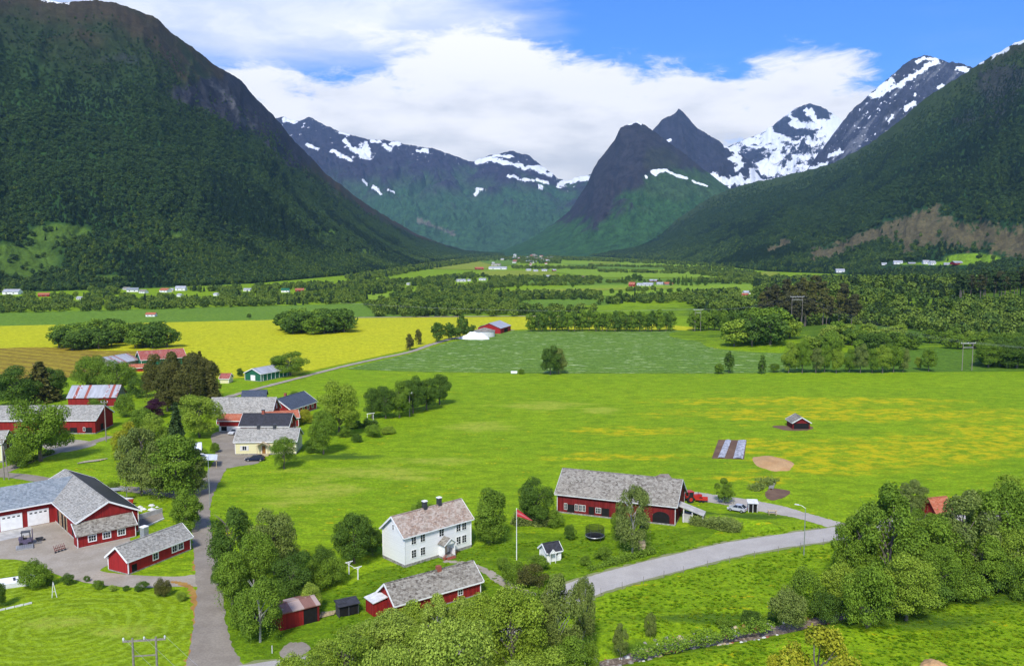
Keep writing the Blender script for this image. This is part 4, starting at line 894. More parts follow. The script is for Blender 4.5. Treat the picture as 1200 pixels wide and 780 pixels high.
# belts of trees between the fields, given as strips of ground
def belt_points(poly, spacing, seed):
    rg = np.random.default_rng(seed); Q = np.array([G(*p) for p in poly]); lo = Q.min(0); hi_ = Q.max(0)
    n = int((hi_ - lo).prod() / spacing ** 2); n = min(n, 60000); pts = rg.uniform(lo, hi_, (n, 2)); ins = np.zeros(n, bool); j = len(Q) - 1
    for i in range(len(Q)):
        c_ = ((Q[i, 1] > pts[:, 1]) != (Q[j, 1] > pts[:, 1])) & (pts[:, 0] < (Q[j, 0] - Q[i, 0]) * (pts[:, 1] - Q[i, 1]) / (Q[j, 1] - Q[i, 1] + 1e-9) + Q[i, 0]); ins ^= c_; j = i
    return pts[ins]
BELTS = [ # polygon px, spacing m, scale, dark share
 ([(-220, 356), (0, 353), (200, 350), (430, 347), (430, 355.0), (200, 362.5), (60, 366), (-220, 372)], 8.5, 0.95, .1),
 ([(-220, 348), (0, 346), (150, 349), (60, 352), (-220, 358)], 10, .9, .15),
 ([(100, 341), (150, 337), (160, 343), (120, 348)], 10, 1.0, .2),
 ([(215, 341), (330, 336.5), (470, 330), (480, 340), (430, 347), (280, 350), (250, 346)], 9.5, 1.05, .25),
 ([(428, 358), (470, 353), (560, 349), (640, 350), (610, 353), (600, 364), (700, 366.5), (600, 371), (520, 371.5), (440, 371.5)], 9.0, 1.1, .05),
 ([(455, 347), (560, 342), (620, 345), (700, 345), (700, 350), (640, 351), (560, 349), (460, 352)], 10, 1.0, .05),
 ([(545, 331.5), (600, 330.4), (620, 333), (560, 341), (500, 345), (470, 343), (510, 336)], 10, 1.0, .1),
 ([(470, 330), (560, 321), (580, 328), (520, 336), (470, 338)], 12, 1.0, .3),
 ([(580, 325.5), (660, 325.5), (706, 326.5), (706, 330.5), (580, 332)], 11, .95, .1),
 ([(600, 348), (705, 345.5), (705, 351.5), (640, 352), (600, 354)], 9, 1.0, .05),
 ([(700, 353), (760, 350.5), (900, 348), (960, 352), (900, 356), (800, 357), (700, 357.5)], 8.5, 1.05, .1),
 ([(735, 339.5), (768, 339.3), (768, 342), (735, 342)], 8, .8, .1),
 ([(640, 300.5), (700, 303), (760, 306), (850, 311), (850, 313), (740, 308.5), (660, 304.5)], 22, 1.3, .2),
 ([(780, 316), (880, 319), (900, 326), (850, 326), (780, 319)], 14, 1.1, .2),
 ([(818, 328), (880, 327), (1000, 326), (1000, 336), (880, 334), (820, 332)], 12, 1.0, .1),
 ([(880, 330), (1000, 328), (1300, 332), (1300, 352), (1000, 352), (890, 347)], 8.5, 1.4, .5),
 ([(800, 352), (880, 350), (1000, 352), (1010, 366), (1000, 372), (900, 376), (848, 372), (810, 362)], 7.0, 1.3, .3),
 ([(1000, 352), (1300, 350), (1300, 362), (1200, 363), (1090, 368), (1005, 369)], 7.0, 1.3, .35),
 ([(930, 374), (1010, 375), (1100, 377), (1300, 373), (1300, 386), (1150, 388), (1000, 384), (930, 380)], 6.5, 1.1, .15),
 ([(405, 327), (470, 315), (550, 304.5), (562, 306.5), (490, 318), (420, 331)], 13, 1.3, .3),
 ([(590, 313.4), (700, 314.6), (700, 316), (590, 315.2)], 13, 1.1, .1),
 ([(700, 318), (800, 320), (800, 321.3), (700, 319.3)], 12, 1.0, .1),
 ([(690, 311.6), (860, 315), (860, 316.2), (690, 312.6)], 14, 1.1, .1),
 ([(600, 302.5), (658, 303.5), (658, 309.5), (606, 309)], 24, 1.2, .1),
 ([(556, 336.4), (700, 331.9), (700, 333), (560, 338)], 9, 1.0, .1),
 ([(700, 331.2), (880, 330), (880, 331), (700, 332.3)], 11, .9, .1),
 ([(870, 390), (935, 380), (1000, 378), (1100, 382), (1240, 384), (1240, 392), (1050, 393), (960, 388)], 7.5, 1.2, .2),
 ([(1080, 395), (1240, 392), (1240, 402), (1120, 401)], 8.0, 1.1, .3),
 ([(540, 303), (570, 300.5), (690, 302.5), (700, 305), (640, 305.5), (560, 306)], 26, 1.2, .15)]
FP, FS, FR_, FI = [], [], [], []
for bi, (poly, spc, s0, dk) in enumerate(BELTS):
    pts = belt_points(poly, spc * .92, 500 + bi); pts = pts[clearing(pts[:, 0], pts[:, 1], ground_h(pts[:, 0], pts[:, 1]))]; n = len(pts); rg = np.random.default_rng(900 + bi)
    s = rg.uniform(0.6, 1.15, n) * s0 * .78; pk = rg.random(n); cl = fbm(pts[:, 0] / 60, pts[:, 1] / 60, 3)
    FP.append(np.stack([pts[:, 0], pts[:, 1], ground_h(pts[:, 0], pts[:, 1]) - 0.8 * s], 1)); FS.append(s); FR_.append(rg.uniform(0, 6.28, n))
    FI.append(np.where(pk < dk + (cl - .5), np.where(rg.random(n) < .7, 4, 5), np.where(rg.random(n) < .5, 1, (rg.random(n) * 4).astype(int))))
print('belt trees', sum(len(a) for a in FP))
gn_scatter('woodland', np.concatenate(FP), np.concatenate(FS), np.concatenate(FR_), np.concatenate(FI), bcol, 'belts of broadleaf woodland between the valley fields', 'woodland')

# ------------------------------------------------------------------ trees one can tell apart
ORD = [w_ + ' rounded tree' for w_ in 'first second third fourth fifth sixth seventh eighth ninth tenth eleventh twelfth thirteenth fourteenth fifteenth sixteenth seventeenth eighteenth nineteenth twentieth twenty-first twenty-second twenty-third'.split()]
T = tree
# beside the white farmhouse
T(415, 660, 600, 56, 'round', 'dark', 'dark bushy round tree left of the white farmhouse')
T(577, 635, 567, 46, 'tall', 'green', 'full green tree just right of the white farmhouse')
T(573, 637, 608, 34, 'bush', 'green', 'leafy bush at the foot of the tree right of the white farmhouse')
T(628, 614, 556, 50, 'round', 'dark', 'dense dark green tree at the left end of the long red barn')
T(741, 648, 562, 50, 'airy', 'grey', 'tall grey green birch standing in front of the red barn', bark='bark_pale')
T(724, 632, 600, 22, 'bush', 'green', 'small bush beside the trampoline under the birch')
T(849, 589, 559, 28, 'airy', 'green', 'small slender tree beside the gravel drive by the barn')
T(437, 650, 618, 26, 'bush', 'dark', 'low bush between the round tree and the white house gable')
T(497, 612, 585, 32, 'bush', 'green', 'bush half hidden behind the white farmhouse roof')
# the thick group on the right of the farm lane
T(270, 668, 588, 60, 'airy', 'dark', 'dark ragged tree leaning over the lane, farthest of the lane group')
T(322, 672, 597, 64, 'round', 'grey', 'broad grey green tree at the back of the lane group')
T(302, 700, 622, 58, 'round', 'green', 'bright green tree in the middle of the lane group')
T(272, 716, 640, 44, 'tall', 'green', 'narrow tree at the edge of the gravel lane')
T(345, 705, 642, 54, 'round', 'dark', 'dark round tree behind the rusty roofed shed')
T(305, 752, 668, 62, 'airy', 'green', 'nearest tree of the lane group left of the small red shed', bark='bark_pale')
T(288, 738, 690, 40, 'bush', 'green', 'leafy bush under the nearest tree of the lane group')
T(372, 690, 655, 40, 'bush', 'green', 'large shrub above the rusty roofed red shed')
T(392, 684, 653, 34, 'bush', 'green', 'rounded shrub left of the white drying frame')
T(378, 676, 640, 36, 'bush', 'dark', 'dark shrub at the meadow edge behind the drying frame')
T(366, 716, 682, 26, 'bush', 'pale', 'pale blossoming shrub beside the rusty roofed red shed')
T(262, 690, 655, 30, 'bush', 'dark', 'dark shrub overhanging the lane below the ragged tree')
# the wall of foliage along the bottom of the picture
for px, b_, tp, w_, k, f, lb in [
 (533, 858, 728, 128, 'spread', 'pale', 'broad domed pale green tree in the middle of the bottom edge'),
 (600, 802, 686, 88, 'round', 'light', 'tall leafy tree between the domed tree and the birch'),
 (655, 790, 668, 66, 'airy', 'grey', 'grey green birch beside the road below the well house'),
 (683, 768, 664, 36, 'airy', 'grey', 'slim drooping birch hanging over the paved road'),
 (566, 778, 700, 74, 'round', 'light', 'light green tree in front of the long red outbuilding'),
 (512, 768, 696, 54, 'airy', 'pale', 'thin blossoming tree against the red outbuilding wall'),
 (455, 780, 716, 84, 'round', 'pale', 'pale green tree below the lean-to of the outbuilding'),
 (405, 806, 733, 86, 'round', 'light', 'light green tree left of the domed tree at the bottom edge'),
 (486, 800, 738, 60, 'round', 'light', 'light green tree between the domed tree and the left pale ones'),
 (384, 800, 752, 56, 'bush', 'light', 'dense light shrub left of the domed tree by the road'),
 (338, 822, 768, 50, 'bush', 'light', 'low light shrub at the lower left end of the foreground trees'),
 (430, 778, 728, 50, 'bush', 'pale', 'pale shrub below the dark firewood box'),
 (362, 826, 758, 74, 'round', 'light', 'leftmost light green tree along the bottom edge'),
 (460, 872, 756, 96, 'spread', 'pale', 'pale tree cut by the bottom edge left of the domed tree'),
 (640, 846, 764, 84, 'round', 'light', 'bushy tree cut by the bottom edge below the birch'),
 (592, 872, 768, 76, 'round', 'pale', 'low pale crown cut by the bottom edge right of the domed tree'),
 (625, 742, 690, 48, 'bush', 'green', 'green bush under the birch beside the garden path'),
 (672, 800, 738, 50, 'tall', 'green', 'dark green tree at the stream end below the birch'),
 (694, 792, 752, 26, 'bush', 'green', 'shrub on the stream bank at the left end of the stream')]:
    T(px, b_, tp, w_, k, f, lb, bark='bark_pale' if k == 'airy' else None)
T(603, 683, 656, 34, 'bush', 'green', 'round garden bush at the foot of the flagpole')
T(622, 686, 662, 44, 'bush', 'olive', 'brownish flat topped garden bush right of the flagpole')
T(630, 668, 650, 28, 'bush', 'green', 'garden bush beside the small white well house')
T(589, 668, 652, 22, 'bush', 'green', 'small bush left of the flagpole')
T(686, 662, 650, 15, 'bush', 'green', 'small round shrub below the trampoline')
T(707, 655, 641, 24, 'bush', 'green', 'low shrub between trampoline and road')
T(668, 632, 615, 16, 'bush', 'dark', 'dark shrub in front of the barn left of the trampoline')
T(650, 616, 598, 30, 'bush', 'green', 'tangled shrub against the red barn wall')
# mass on the right above the stream
for px, b_, tp, w_, k, f, lb in [
 (1038, 702, 566, 92, 'airy', 'green', 'largest leafy alder at the road end of the right hand group'),
 (1002, 690, 600, 64, 'airy', 'green', 'leafy tree on the road side of the right hand group'),
 (1085, 698, 604, 88, 'round', 'green', 'wide alder below the orange red hut roof'),
 (1128, 690, 572, 84, 'airy', 'grey', 'grey green birch right of the orange red hut roof'),
 (1166, 682, 562, 84, 'airy', 'green', 'tall thin stemmed tree near the right edge'),
 (1200, 668, 548, 92, 'round', 'light', 'light green tree cut by the right edge'),
 (1232, 676, 556, 92, 'round', 'green', 'green tree mostly beyond the right edge'),
 (1078, 655, 590, 40, 'airy', 'green', 'slender tree left of the orange red roofed hut'),
 (1090, 634, 598, 30, 'tall', 'green', 'narrow tree hugging the left gable of the orange red roofed hut'),
 (1112, 655, 600, 50, 'round', 'green', 'green tree hiding the walls of the orange red roofed hut'),
 (1040, 722, 680, 60, 'bush', 'green', 'undergrowth under the largest alder beside the stream'),
 (1085, 712, 670, 60, 'bush', 'dark', 'dark undergrowth below the wide alder'),
 (1130, 702, 660, 60, 'bush', 'green', 'undergrowth below the grey green birch at the right'),
 (1170, 694, 650, 56, 'bush', 'dark', 'dark undergrowth near the right edge above the grass'),
 (985, 715, 660, 50, 'bush', 'light', 'light shrub at the left end of the right hand group'),
 (490, 750, 706, 60, 'bush', 'light', 'shrub covering the foot of the red outbuilding wall, left part'),
 (545, 742, 697, 52, 'bush', 'pale', 'blossoming shrub covering the foot of the red outbuilding wall, right part'),
 (1062, 728, 648, 74, 'round', 'light', 'lower light green crown leaning over the stream'),
 (1016, 738, 664, 66, 'bush', 'green', 'broad bush at the stream end of the right hand group'),
 (1100, 712, 640, 70, 'round', 'green', 'lower dark crown above the shaded grass'),
 (1150, 694, 624, 62, 'airy', 'green', 'lower thin crown above the shaded grass near the right edge'),
 (1190, 688, 620, 64, 'round', 'light', 'lower light crown at the right edge'),
 (922, 737, 690, 50, 'bush', 'grey', 'grey green willow bush on the far bank of the stream'),
 (945, 724, 664, 42, 'bush', 'green', 'upright green bush behind the willow bush by the stream'),
 (968, 728, 690, 40, 'bush', 'dark', 'dark bush joining the willow bush to the big trees'),
 (1068, 604, 560, 44, 'airy', 'grey', 'thin grey green tree between the meadow and the orange red roof'),
 (1010, 640, 590, 40, 'airy', 'light', 'light sapling at the end of the paved road'),
 (955, 872, 724, 118, 'airy', 'yellow', 'airy yellow green tree rising from the bottom edge'),
 (906, 866, 768, 60, 'airy', 'yellow', 'small yellow green sapling left of the airy tree'),
 (1195, 702, 655, 50, 'bush', 'green', 'green bush at the right edge above the shaded grass'),
 (727, 773, 728, 22, 'airy', 'grey', 'wispy grey sapling on the stream bank, left one of a pair'),
 (762, 752, 713, 17, 'airy', 'grey', 'wispy grey sapling on the stream bank, right one of a pair'),
 (880, 735, 712, 26, 'bush', 'dark', 'low dark bush on the far bank left of the willow bush'),
 (848, 741, 724, 24, 'bush', 'green', 'low scrub on the far bank of the stream')]:
    T(px, b_, tp, w_, k, f, lb)
# along the farm lane and the red barn yard
T(219, 622, 568, 38, 'tall', 'green', 'tree on the lane side behind the long low red house')
T(214, 612, 584, 26, 'bush', 'green', 'bush beside the tree behind the long low red house')
T(42, 688, 654, 38, 'bush', 'green', 'small spreading tree on the lawn below the garage barn', cat='tree', name='broadleaf_tree')
T(58, 686, 672, 12, 'bush', 'dark', 'small dark shrub under the spreading lawn tree')
for px, b_, tp, w_, f, lb in [(79, 685, 672, 17, 'dark', 'low clipped shrub, leftmost along the yard edge'), (102, 681, 674, 8, 'dark', 'tiny shrub beside the low clipped shrub'), (115, 690, 678, 14, 'green', 'loose green shrub in the row along the yard edge'), (132, 692, 685, 11, 'pale', 'pale flowering shrub in the row along the yard edge'), (148, 692, 686, 9, 'dark', 'small shrub between the flowering and the large round shrub'), (166, 692, 681, 18, 'dark', 'large round dark shrub in the row along the yard edge'), (191, 698, 676, 21, 'olive', 'tall brownish shrub at the lawn corner by the lane'), (213, 704, 693, 13, 'light', 'bright green shrub nearest the lane corner'), (-2, 712, 680, 20, 'dark', 'dark shrub at the left edge beside the white terrace')]:
    T(px, b_, tp, w_, 'bush', f, lb)
T(114, 583, 574, 14, 'bush', 'green', 'bush behind the dark roof of the garage barn')
T(112, 576, 562, 18, 'bush', 'dark', 'dark scrub on the grass above the garage barn, left clump')
T(133, 576, 564, 16, 'bush', 'green', 'green scrub on the grass above the garage barn, right clump')
# village trees
for px, b_, tp, w_, k, f, lb in [
 (48, 540, 459, 78, 'round', 'green', 'big round maple between the brown house and the red barns'),
 (166, 580, 494, 62, 'airy', 'grey', 'greyish thin crowned willow at the left of the tall village group'),
 (208, 584, 502, 64, 'tall', 'green', 'tall dark green birch in front of the white house'),
 (186, 584, 512, 46, 'tall', 'grey', 'narrow grey green tree between willow and birch in the village'),
 (228, 580, 520, 36, 'tall', 'grey', 'slim tree at the lane side of the village group'),
 (150, 548, 494, 40, 'airy', 'yellow', 'pale yellow green tree behind the willow in the village'),
 (178, 535, 484, 50, 'round', 'light', 'yellowish green tree behind the tall village group'),
 (208, 545, 472, 34, 'conifer', 'conifer', 'dark spruce rising behind the tall village group'),
 (234, 512, 460, 54, 'round', 'light', 'green broad tree in front of the grey barn roof'),
 (183, 489, 467, 28, 'round', 'purple', 'round dark purple leaved tree in the village'),
 (48, 470, 424, 52, 'conifer', 'olive', 'brownish spruce group top at the upper left of the village'),
 (20, 474, 428, 60, 'round', 'dark', 'dark broadleaf tree at the left edge behind the grey roofed barn'),
 (60, 468, 430, 40, 'round', 'dark', 'dark broadleaf tree left of the rusty roofed barn'),
 (108, 462, 417, 46, 'spread', 'green', 'spreading green tree behind the rusty roofed barn, left one'),
 (138, 464, 422, 48, 'spread', 'green', 'spreading green tree behind the rusty roofed barn, right one'),
 (163, 466, 440, 26, 'bush', 'dark', 'dark bush right of the rusty roofed barn'),
 (148, 488, 462, 28, 'bush', 'green', 'bush behind the gable of the big red barn'),
 (165, 500, 478, 34, 'bush', 'green', 'leafy bush on the green bank right of the red barn'),
 (115, 476, 464, 26, 'bush', 'green', 'low bush in front of the rusty roofed barn'),
 (22, 548, 520, 30, 'bush', 'green', 'bushes below the brown house at the lane'),
 (340, 440, 410, 48, 'round', 'green', 'rounded tree behind the green shed'),
 (282, 441, 431, 10, 'round', 'dark', 'small ball shaped tree left of the green shed'),
 (398, 510, 446, 54, 'round', 'light', 'tall yellowish green tree right of the dark blue roofs'),
 (379, 532, 480, 38, 'round', 'green', 'rounded tree on the meadow edge right of the yellow house'),
 (333, 549, 512, 34, 'round', 'green', 'small round tree in front of the yellow house'),
 (365, 530, 514, 20, 'bush', 'dark', 'dark shrub at the foot of the meadow edge tree'),
 (418, 518, 507, 14, 'bush', 'dark', 'dark shrub alone on the grass below the hedge'),
 (357, 496, 480, 24, 'bush', 'yellow', 'yellow green shrub by the dark blue roofed building'),
 (345, 470, 458, 14, 'bush', 'green', 'small shrub behind the dark blue roofed building'),
 (437, 512, 497, 24, 'bush', 'green', 'low scrub at the right end of the garden hedge'),
 (455, 508, 499, 20, 'bush', 'light', 'low scrub on the meadow side of the garden hedge'),
 (404, 512, 500, 18, 'bush', 'green', 'scrub under the tall yellowish green tree'),
 (262, 482, 470, 12, 'tall', 'yellow', 'narrow yellow green column tree beside the pines'),
 (235, 536, 524, 20, 'bush', 'green', 'bush beside the white porch at the lane'),
 (252, 530, 517, 12, 'bush', 'green', 'bush at the bend of the lane opposite the yellow house')]:
    T(px, b_, tp, w_, k, f, lb)
g_ = 'tall brownish pines in the village'
for px, b_, tp, w_ in [(186, 476, 413, 40), (202, 478, 405, 34), (216, 474, 411, 30), (229, 476, 407, 34), (244, 474, 415, 36), (196, 482, 422, 34), (223, 482, 424, 44), (248, 480, 428, 30), (236, 470, 412, 26)]:
    T(px, b_, tp, w_, ['airy', 'tall', 'conifer'][px % 3], 'olive', 'brownish pine in the tall dark clump in the middle of the village', g_)
g_ = 'trees of the dense clump right of the dark blue roofs'
for px, b_, tp, w_ in [(436, 490, 454, 28), (452, 490, 450, 30), (468, 489, 446, 30), (484, 484, 441, 32), (500, 480, 441, 30), (515, 474, 438, 30), (475, 478, 444, 26), (446, 482, 452, 26)]:
    T(px, b_, tp, w_, 'round', 'dark' if px % 3 else 'green', 'dark round tree in the dense clump at the meadow corner', g_)
# lone trees in the fields
T(645, 439, 405, 26, 'round', 'dark', 'dark round tree alone between crop field and meadow')
T(655, 438, 407, 22, 'tall', 'grey', 'upright grey tree touching the lone dark field tree')
T(611, 438, 431, 8, 'bush', 'green', 'tiny bush beside the white bale')
T(843, 438, 425, 13, 'mid_tall', 'green', 'small bush like tree left of the pair at the crop field corner')
T(854, 437, 410, 14, 'mid_tall', 'dark', 'taller slim tree of the pair at the crop field corner')
T(893, 438, 416, 12, 'mid_tall', 'dark', 'narrow conical tree left of the meadow hedge')
T(480, 410, 391, 12, 'mid_tall', 'olive', 'brown green tree at the field track, leftmost')
T(490, 404, 385, 10, 'mid_tall', 'olive', 'thin brown green tree at the field track, second from left')
T(292, 373.5, 367, 6, 'mid', 'dark', 'tiny lone bush at the edge of the yellow field')
for px, b_, tp, w_, lb in [(513, 401, 378, 19, 'dark tree in the clump left of the red field barn, nearest'), (526, 398, 378, 19, 'dark tree in the middle of the clump left of the red field barn'), (542, 396, 368, 17, 'tallest tree of the clump left of the red field barn'), (553, 392, 380, 12, 'low tree beside the white wrapped bales'), (534, 398, 383, 14, 'lower tree in the clump left of the red field barn'), (566, 388, 381, 10, 'small tree behind the round grey tank')]:
    T(px, b_, tp, w_, 'mid', 'dark', lb)
# copses and rows: every tree is its own thing
def copse(poly_px, spacing, hh, wid, kinds, fols, label, group, seed):
    pts = belt_points(poly_px, spacing, seed); rg = random.Random(seed)
    for x_, y_ in pts:
        h = rg.uniform(*hh); tree_at(x_, y_, float(ground_h(x_, y_)), h, h * wid * rg.uniform(.85, 1.2), rg.choice(kinds), rg.choice(fols), label, group)
copse([(60, 408), (75, 400), (120, 396), (180, 397), (200, 401), (198, 408), (150, 411), (80, 411.5)], 8.2, (9.5, 12.5), 1.25, ['mid'], ['dark', 'dark', 'green'], 'dark round tree in the long copse in the yellow field', 'trees of the long copse in the yellow field', 61)
copse([(326, 391), (330, 386), (370, 382), (404, 384), (404, 391), (370, 392.5)], 8.2, (10.5, 14.0), 1.2, ['mid'], ['dark', 'dark', 'green'], 'dark tree in the oval copse amid the yellow field', 'trees of the oval copse in the yellow field', 62)
rg = random.Random(5)
for k in range(23):
    px = 622 + k * 7.5 + rg.uniform(-1.5, 1.5)
    T(px, 388.2 + rg.uniform(-.6, .3), 364 + rg.uniform(-1.5, 3), 15, 'mid_tall' if k % 3 else 'mid', 'dark' if k % 2 else 'green', ORD[k] + ' from the left in the straight row behind the crop field', 'row of trees behind the crop field')
for k in range(15):
    px = 812 + k * 6.2; T(px, 387 + rg.uniform(-2, 1), 364 + rg.uniform(-2, 3), 17, 'mid', 'dark' if k % 2 else 'green', 'tree of the thicket around the middle power poles', 'thicket around the middle power poles')
copse([(858, 409), (862, 398), (880, 394), (925, 396), (932, 404), (925, 412), (890, 414)], 8.6, (11, 18), 1.1, ['mid', 'mid'], ['light', 'green', 'green', 'dark'], 'tree of the tall light green wood at the corner of the crop field', 'tall light green wood beside the crop field', 64)
for k, (px, b_, tp, w_) in enumerate([(907, 436, 424, 14), (924, 437, 400, 22), (940, 437, 398, 22), (956, 437, 406, 18), (966, 436, 404, 20), (980, 437, 405, 18), (995, 436, 408, 18), (1008, 437, 403, 20), (1022, 437, 407, 18), (1034, 437, 404, 24), (1047, 436, 399, 24), (1058, 436, 407, 16), (1088, 435, 407, 20), (1076, 433, 417, 10)]):
    T(px, b_, tp, w_, 'round', ['green', 'light', 'green', 'grey'][k % 4], ORD[k] + ' from the left in the hedge along the far edge of the meadow', 'hedge trees along the far edge of the meadow')
copse([(955, 410), (1000, 404), (1070, 405), (1078, 412), (1020, 414), (960, 416)], 9.5, (6.5, 10), 1.0, ['mid'], ['dark', 'green'], 'rounded tree behind the meadow hedge', 'trees behind the meadow hedge', 66)
copse([(1150, 432), (1160, 418), (1190, 410), (1260, 412), (1280, 434)], 8.8, (9, 14), 1.2, ['round', 'tall'], ['dark', 'green', 'dark'], 'big dark tree beside the right power poles', 'dark trees beside the right power poles', 67)
copse([(1085, 402), (1130, 398), (1180, 400), (1180, 408), (1100, 410)], 10.5, (5, 8), 1.1, ['mid'], ['green', 'light'], 'low green tree behind the right power poles', 'low trees behind the right power poles', 68)
copse([(932, 408), (990, 396), (1060, 398), (1060, 404), (990, 406), (950, 414)], 9.5, (5, 8), 1.3, ['mid'], ['light', 'pale', 'green'], 'low light green tree on the rough slope under the power line', 'scrub trees on the slope under the power line', 69)
copse([(884, 386), (900, 374), (960, 372), (1000, 380), (1004, 392), (960, 392), (900, 390)], 10.0, (16, 22), 0.42, ['mid_pine'], ['pine', 'pine', 'olive'], 'tall brownish pine in the dark stand behind the power line', 'tall brown pines behind the power line', 70)
copse([(1108, 372), (1120, 366), (1300, 362), (1300, 372), (1180, 374)], 13.0, (17, 23), 0.42, ['mid_pine'], ['pine', 'conifer'], 'tall dark pine in the stand near the right edge', 'tall dark pines near the right edge', 71)
print('trees', _tc[0])
for k, (px, b_, tp, w_) in enumerate([(671, 337, 330, 5), (607, 338.5, 332.5, 5), (614, 344, 340, 5), (633, 344, 339, 5), (717, 344, 338, 7), (727, 345, 339, 6), (775, 343, 337, 5), (785, 343, 337, 8), (796, 343, 337, 8), (806, 343, 337, 6), (822, 346, 338, 10), (829, 346, 340, 8), (845, 346, 337, 11), (856, 345, 338, 6), (862, 345, 338, 9), (800, 334.5, 323, 4), (804, 335, 322, 4), (810, 335, 324, 4), (818, 335, 328, 8), (827, 335, 327, 8), (744, 330, 320, 10), (736, 331, 322, 8), (750, 330, 321, 8), (729, 332, 324, 4), (733, 333, 324, 4), (790, 334, 325, 5), (795, 334.5, 324, 5), (786, 335, 327, 5)]):
    T(px, b_, tp, w_, 'mid_conifer' if w_ <= 4 else 'mid', 'dark', 'small dark tree standing among the far fields around the farm', 'small trees among the far fields')
# ------------------------------------------------------------------ buildings
def window(parent, L, W_, face, u, z0, w_, h_, cols=2, rows=2, frame='white', name='window', fw=0.08, glass='glass', y0=0.0, off=0.0):
    """a framed window on a wall of a building; sub-part: its panes"""
    f = MB(); g = MB()
    def P(a, d_, z_):       # a along the wall, d_ out of the wall
        d_ = d_ + off
        if face == 'front': return (a, y0 - d_, z_)
        if face == 'back': return (L - a, W_ + d_, z_)
        if face == 'left': return (-d_, W_ - a, z_)
        return (L + d_, a, z_)
    def bx(o_, a0, a1, za, zb, d0, d1):
        p = [P(a0, d0, za), P(a1, d0, za), P(a1, d0, zb), P(a0, d0, zb), P(a0, d1, za), P(a1, d1, za), P(a1, d1, zb), P(a0, d1, zb)]
        o_.add(p, [(0, 3, 2, 1), (4, 5, 6, 7), (0, 1, 5, 4), (1, 2, 6, 5), (2, 3, 7, 6), (3, 0, 4, 7)])
    a0, a1 = u - w_ / 2, u + w_ / 2; z1 = z0 + h_
    bx(f, a0 - fw, a0, z0 - fw, z1 + fw, 0.002, 0.07); bx(f, a1, a1 + fw, z0 - fw, z1 + fw, 0.002, 0.07)
    bx(f, a0, a1, z0 - fw, z0, 0.002, 0.07); bx(f, a0, a1, z1, z1 + fw, 0.002, 0.07)
    for k in range(1, cols): c_ = a0 + w_ * k / cols; bx(f, c_ - 0.03, c_ + 0.03, z0, z1, 0.024, 0.04)
    for k in range(1, rows): c_ = z0 + h_ * k / rows; bx(f, a0, a1, c_ - 0.014, c_ + 0.014, 0.023, 0.035)
    o = f.build(name, M[frame], parent)
    bx(g, a0, a1, z0, z1, 0.004, 0.02); g.build('pane', M[glass], o)
    return o
def door(parent, L, W_, face, u, w_, h_, mat='white', frame='white', name='door', z0=0.0, handle=True):
    f = MB(); g = MB()
    def P(a, d_, z_):
        if face == 'front': return (a, -d_, z_)
        if face == 'left': return (-d_, W_ - a, z_)
        if face == 'back': return (L - a, W_ + d_, z_)
        return (L + d_, a, z_)
    def bx(o_, a0, a1, za, zb, d0, d1):
        p = [P(a0, d0, za), P(a1, d0, za), P(a1, d0, zb), P(a0, d0, zb), P(a0, d1, za), P(a1, d1, za), P(a1, d1, zb), P(a0, d1, zb)]
        o_.add(p, [(0, 3, 2, 1), (4, 5, 6, 7), (0, 1, 5, 4), (1, 2, 6, 5), (2, 3, 7, 6), (3, 0, 4, 7)])
    bx(g, u - w_ / 2, u + w_ / 2, z0, z0 + h_, 0.003, 0.03); o = g.build(name, M[mat], parent)
    if frame:
        bx(f, u - w_ / 2 - .1, u - w_ / 2, z0, z0 + h_ + .1, 0.002, 0.07); bx(f, u + w_ / 2, u + w_ / 2 + .1, z0, z0 + h_ + .1, 0.002, 0.07); bx(f, u - w_ / 2, u + w_ / 2, z0 + h_, z0 + h_ + .1, 0.002, 0.07)
        f.build('frame', M[frame], o)
    return o
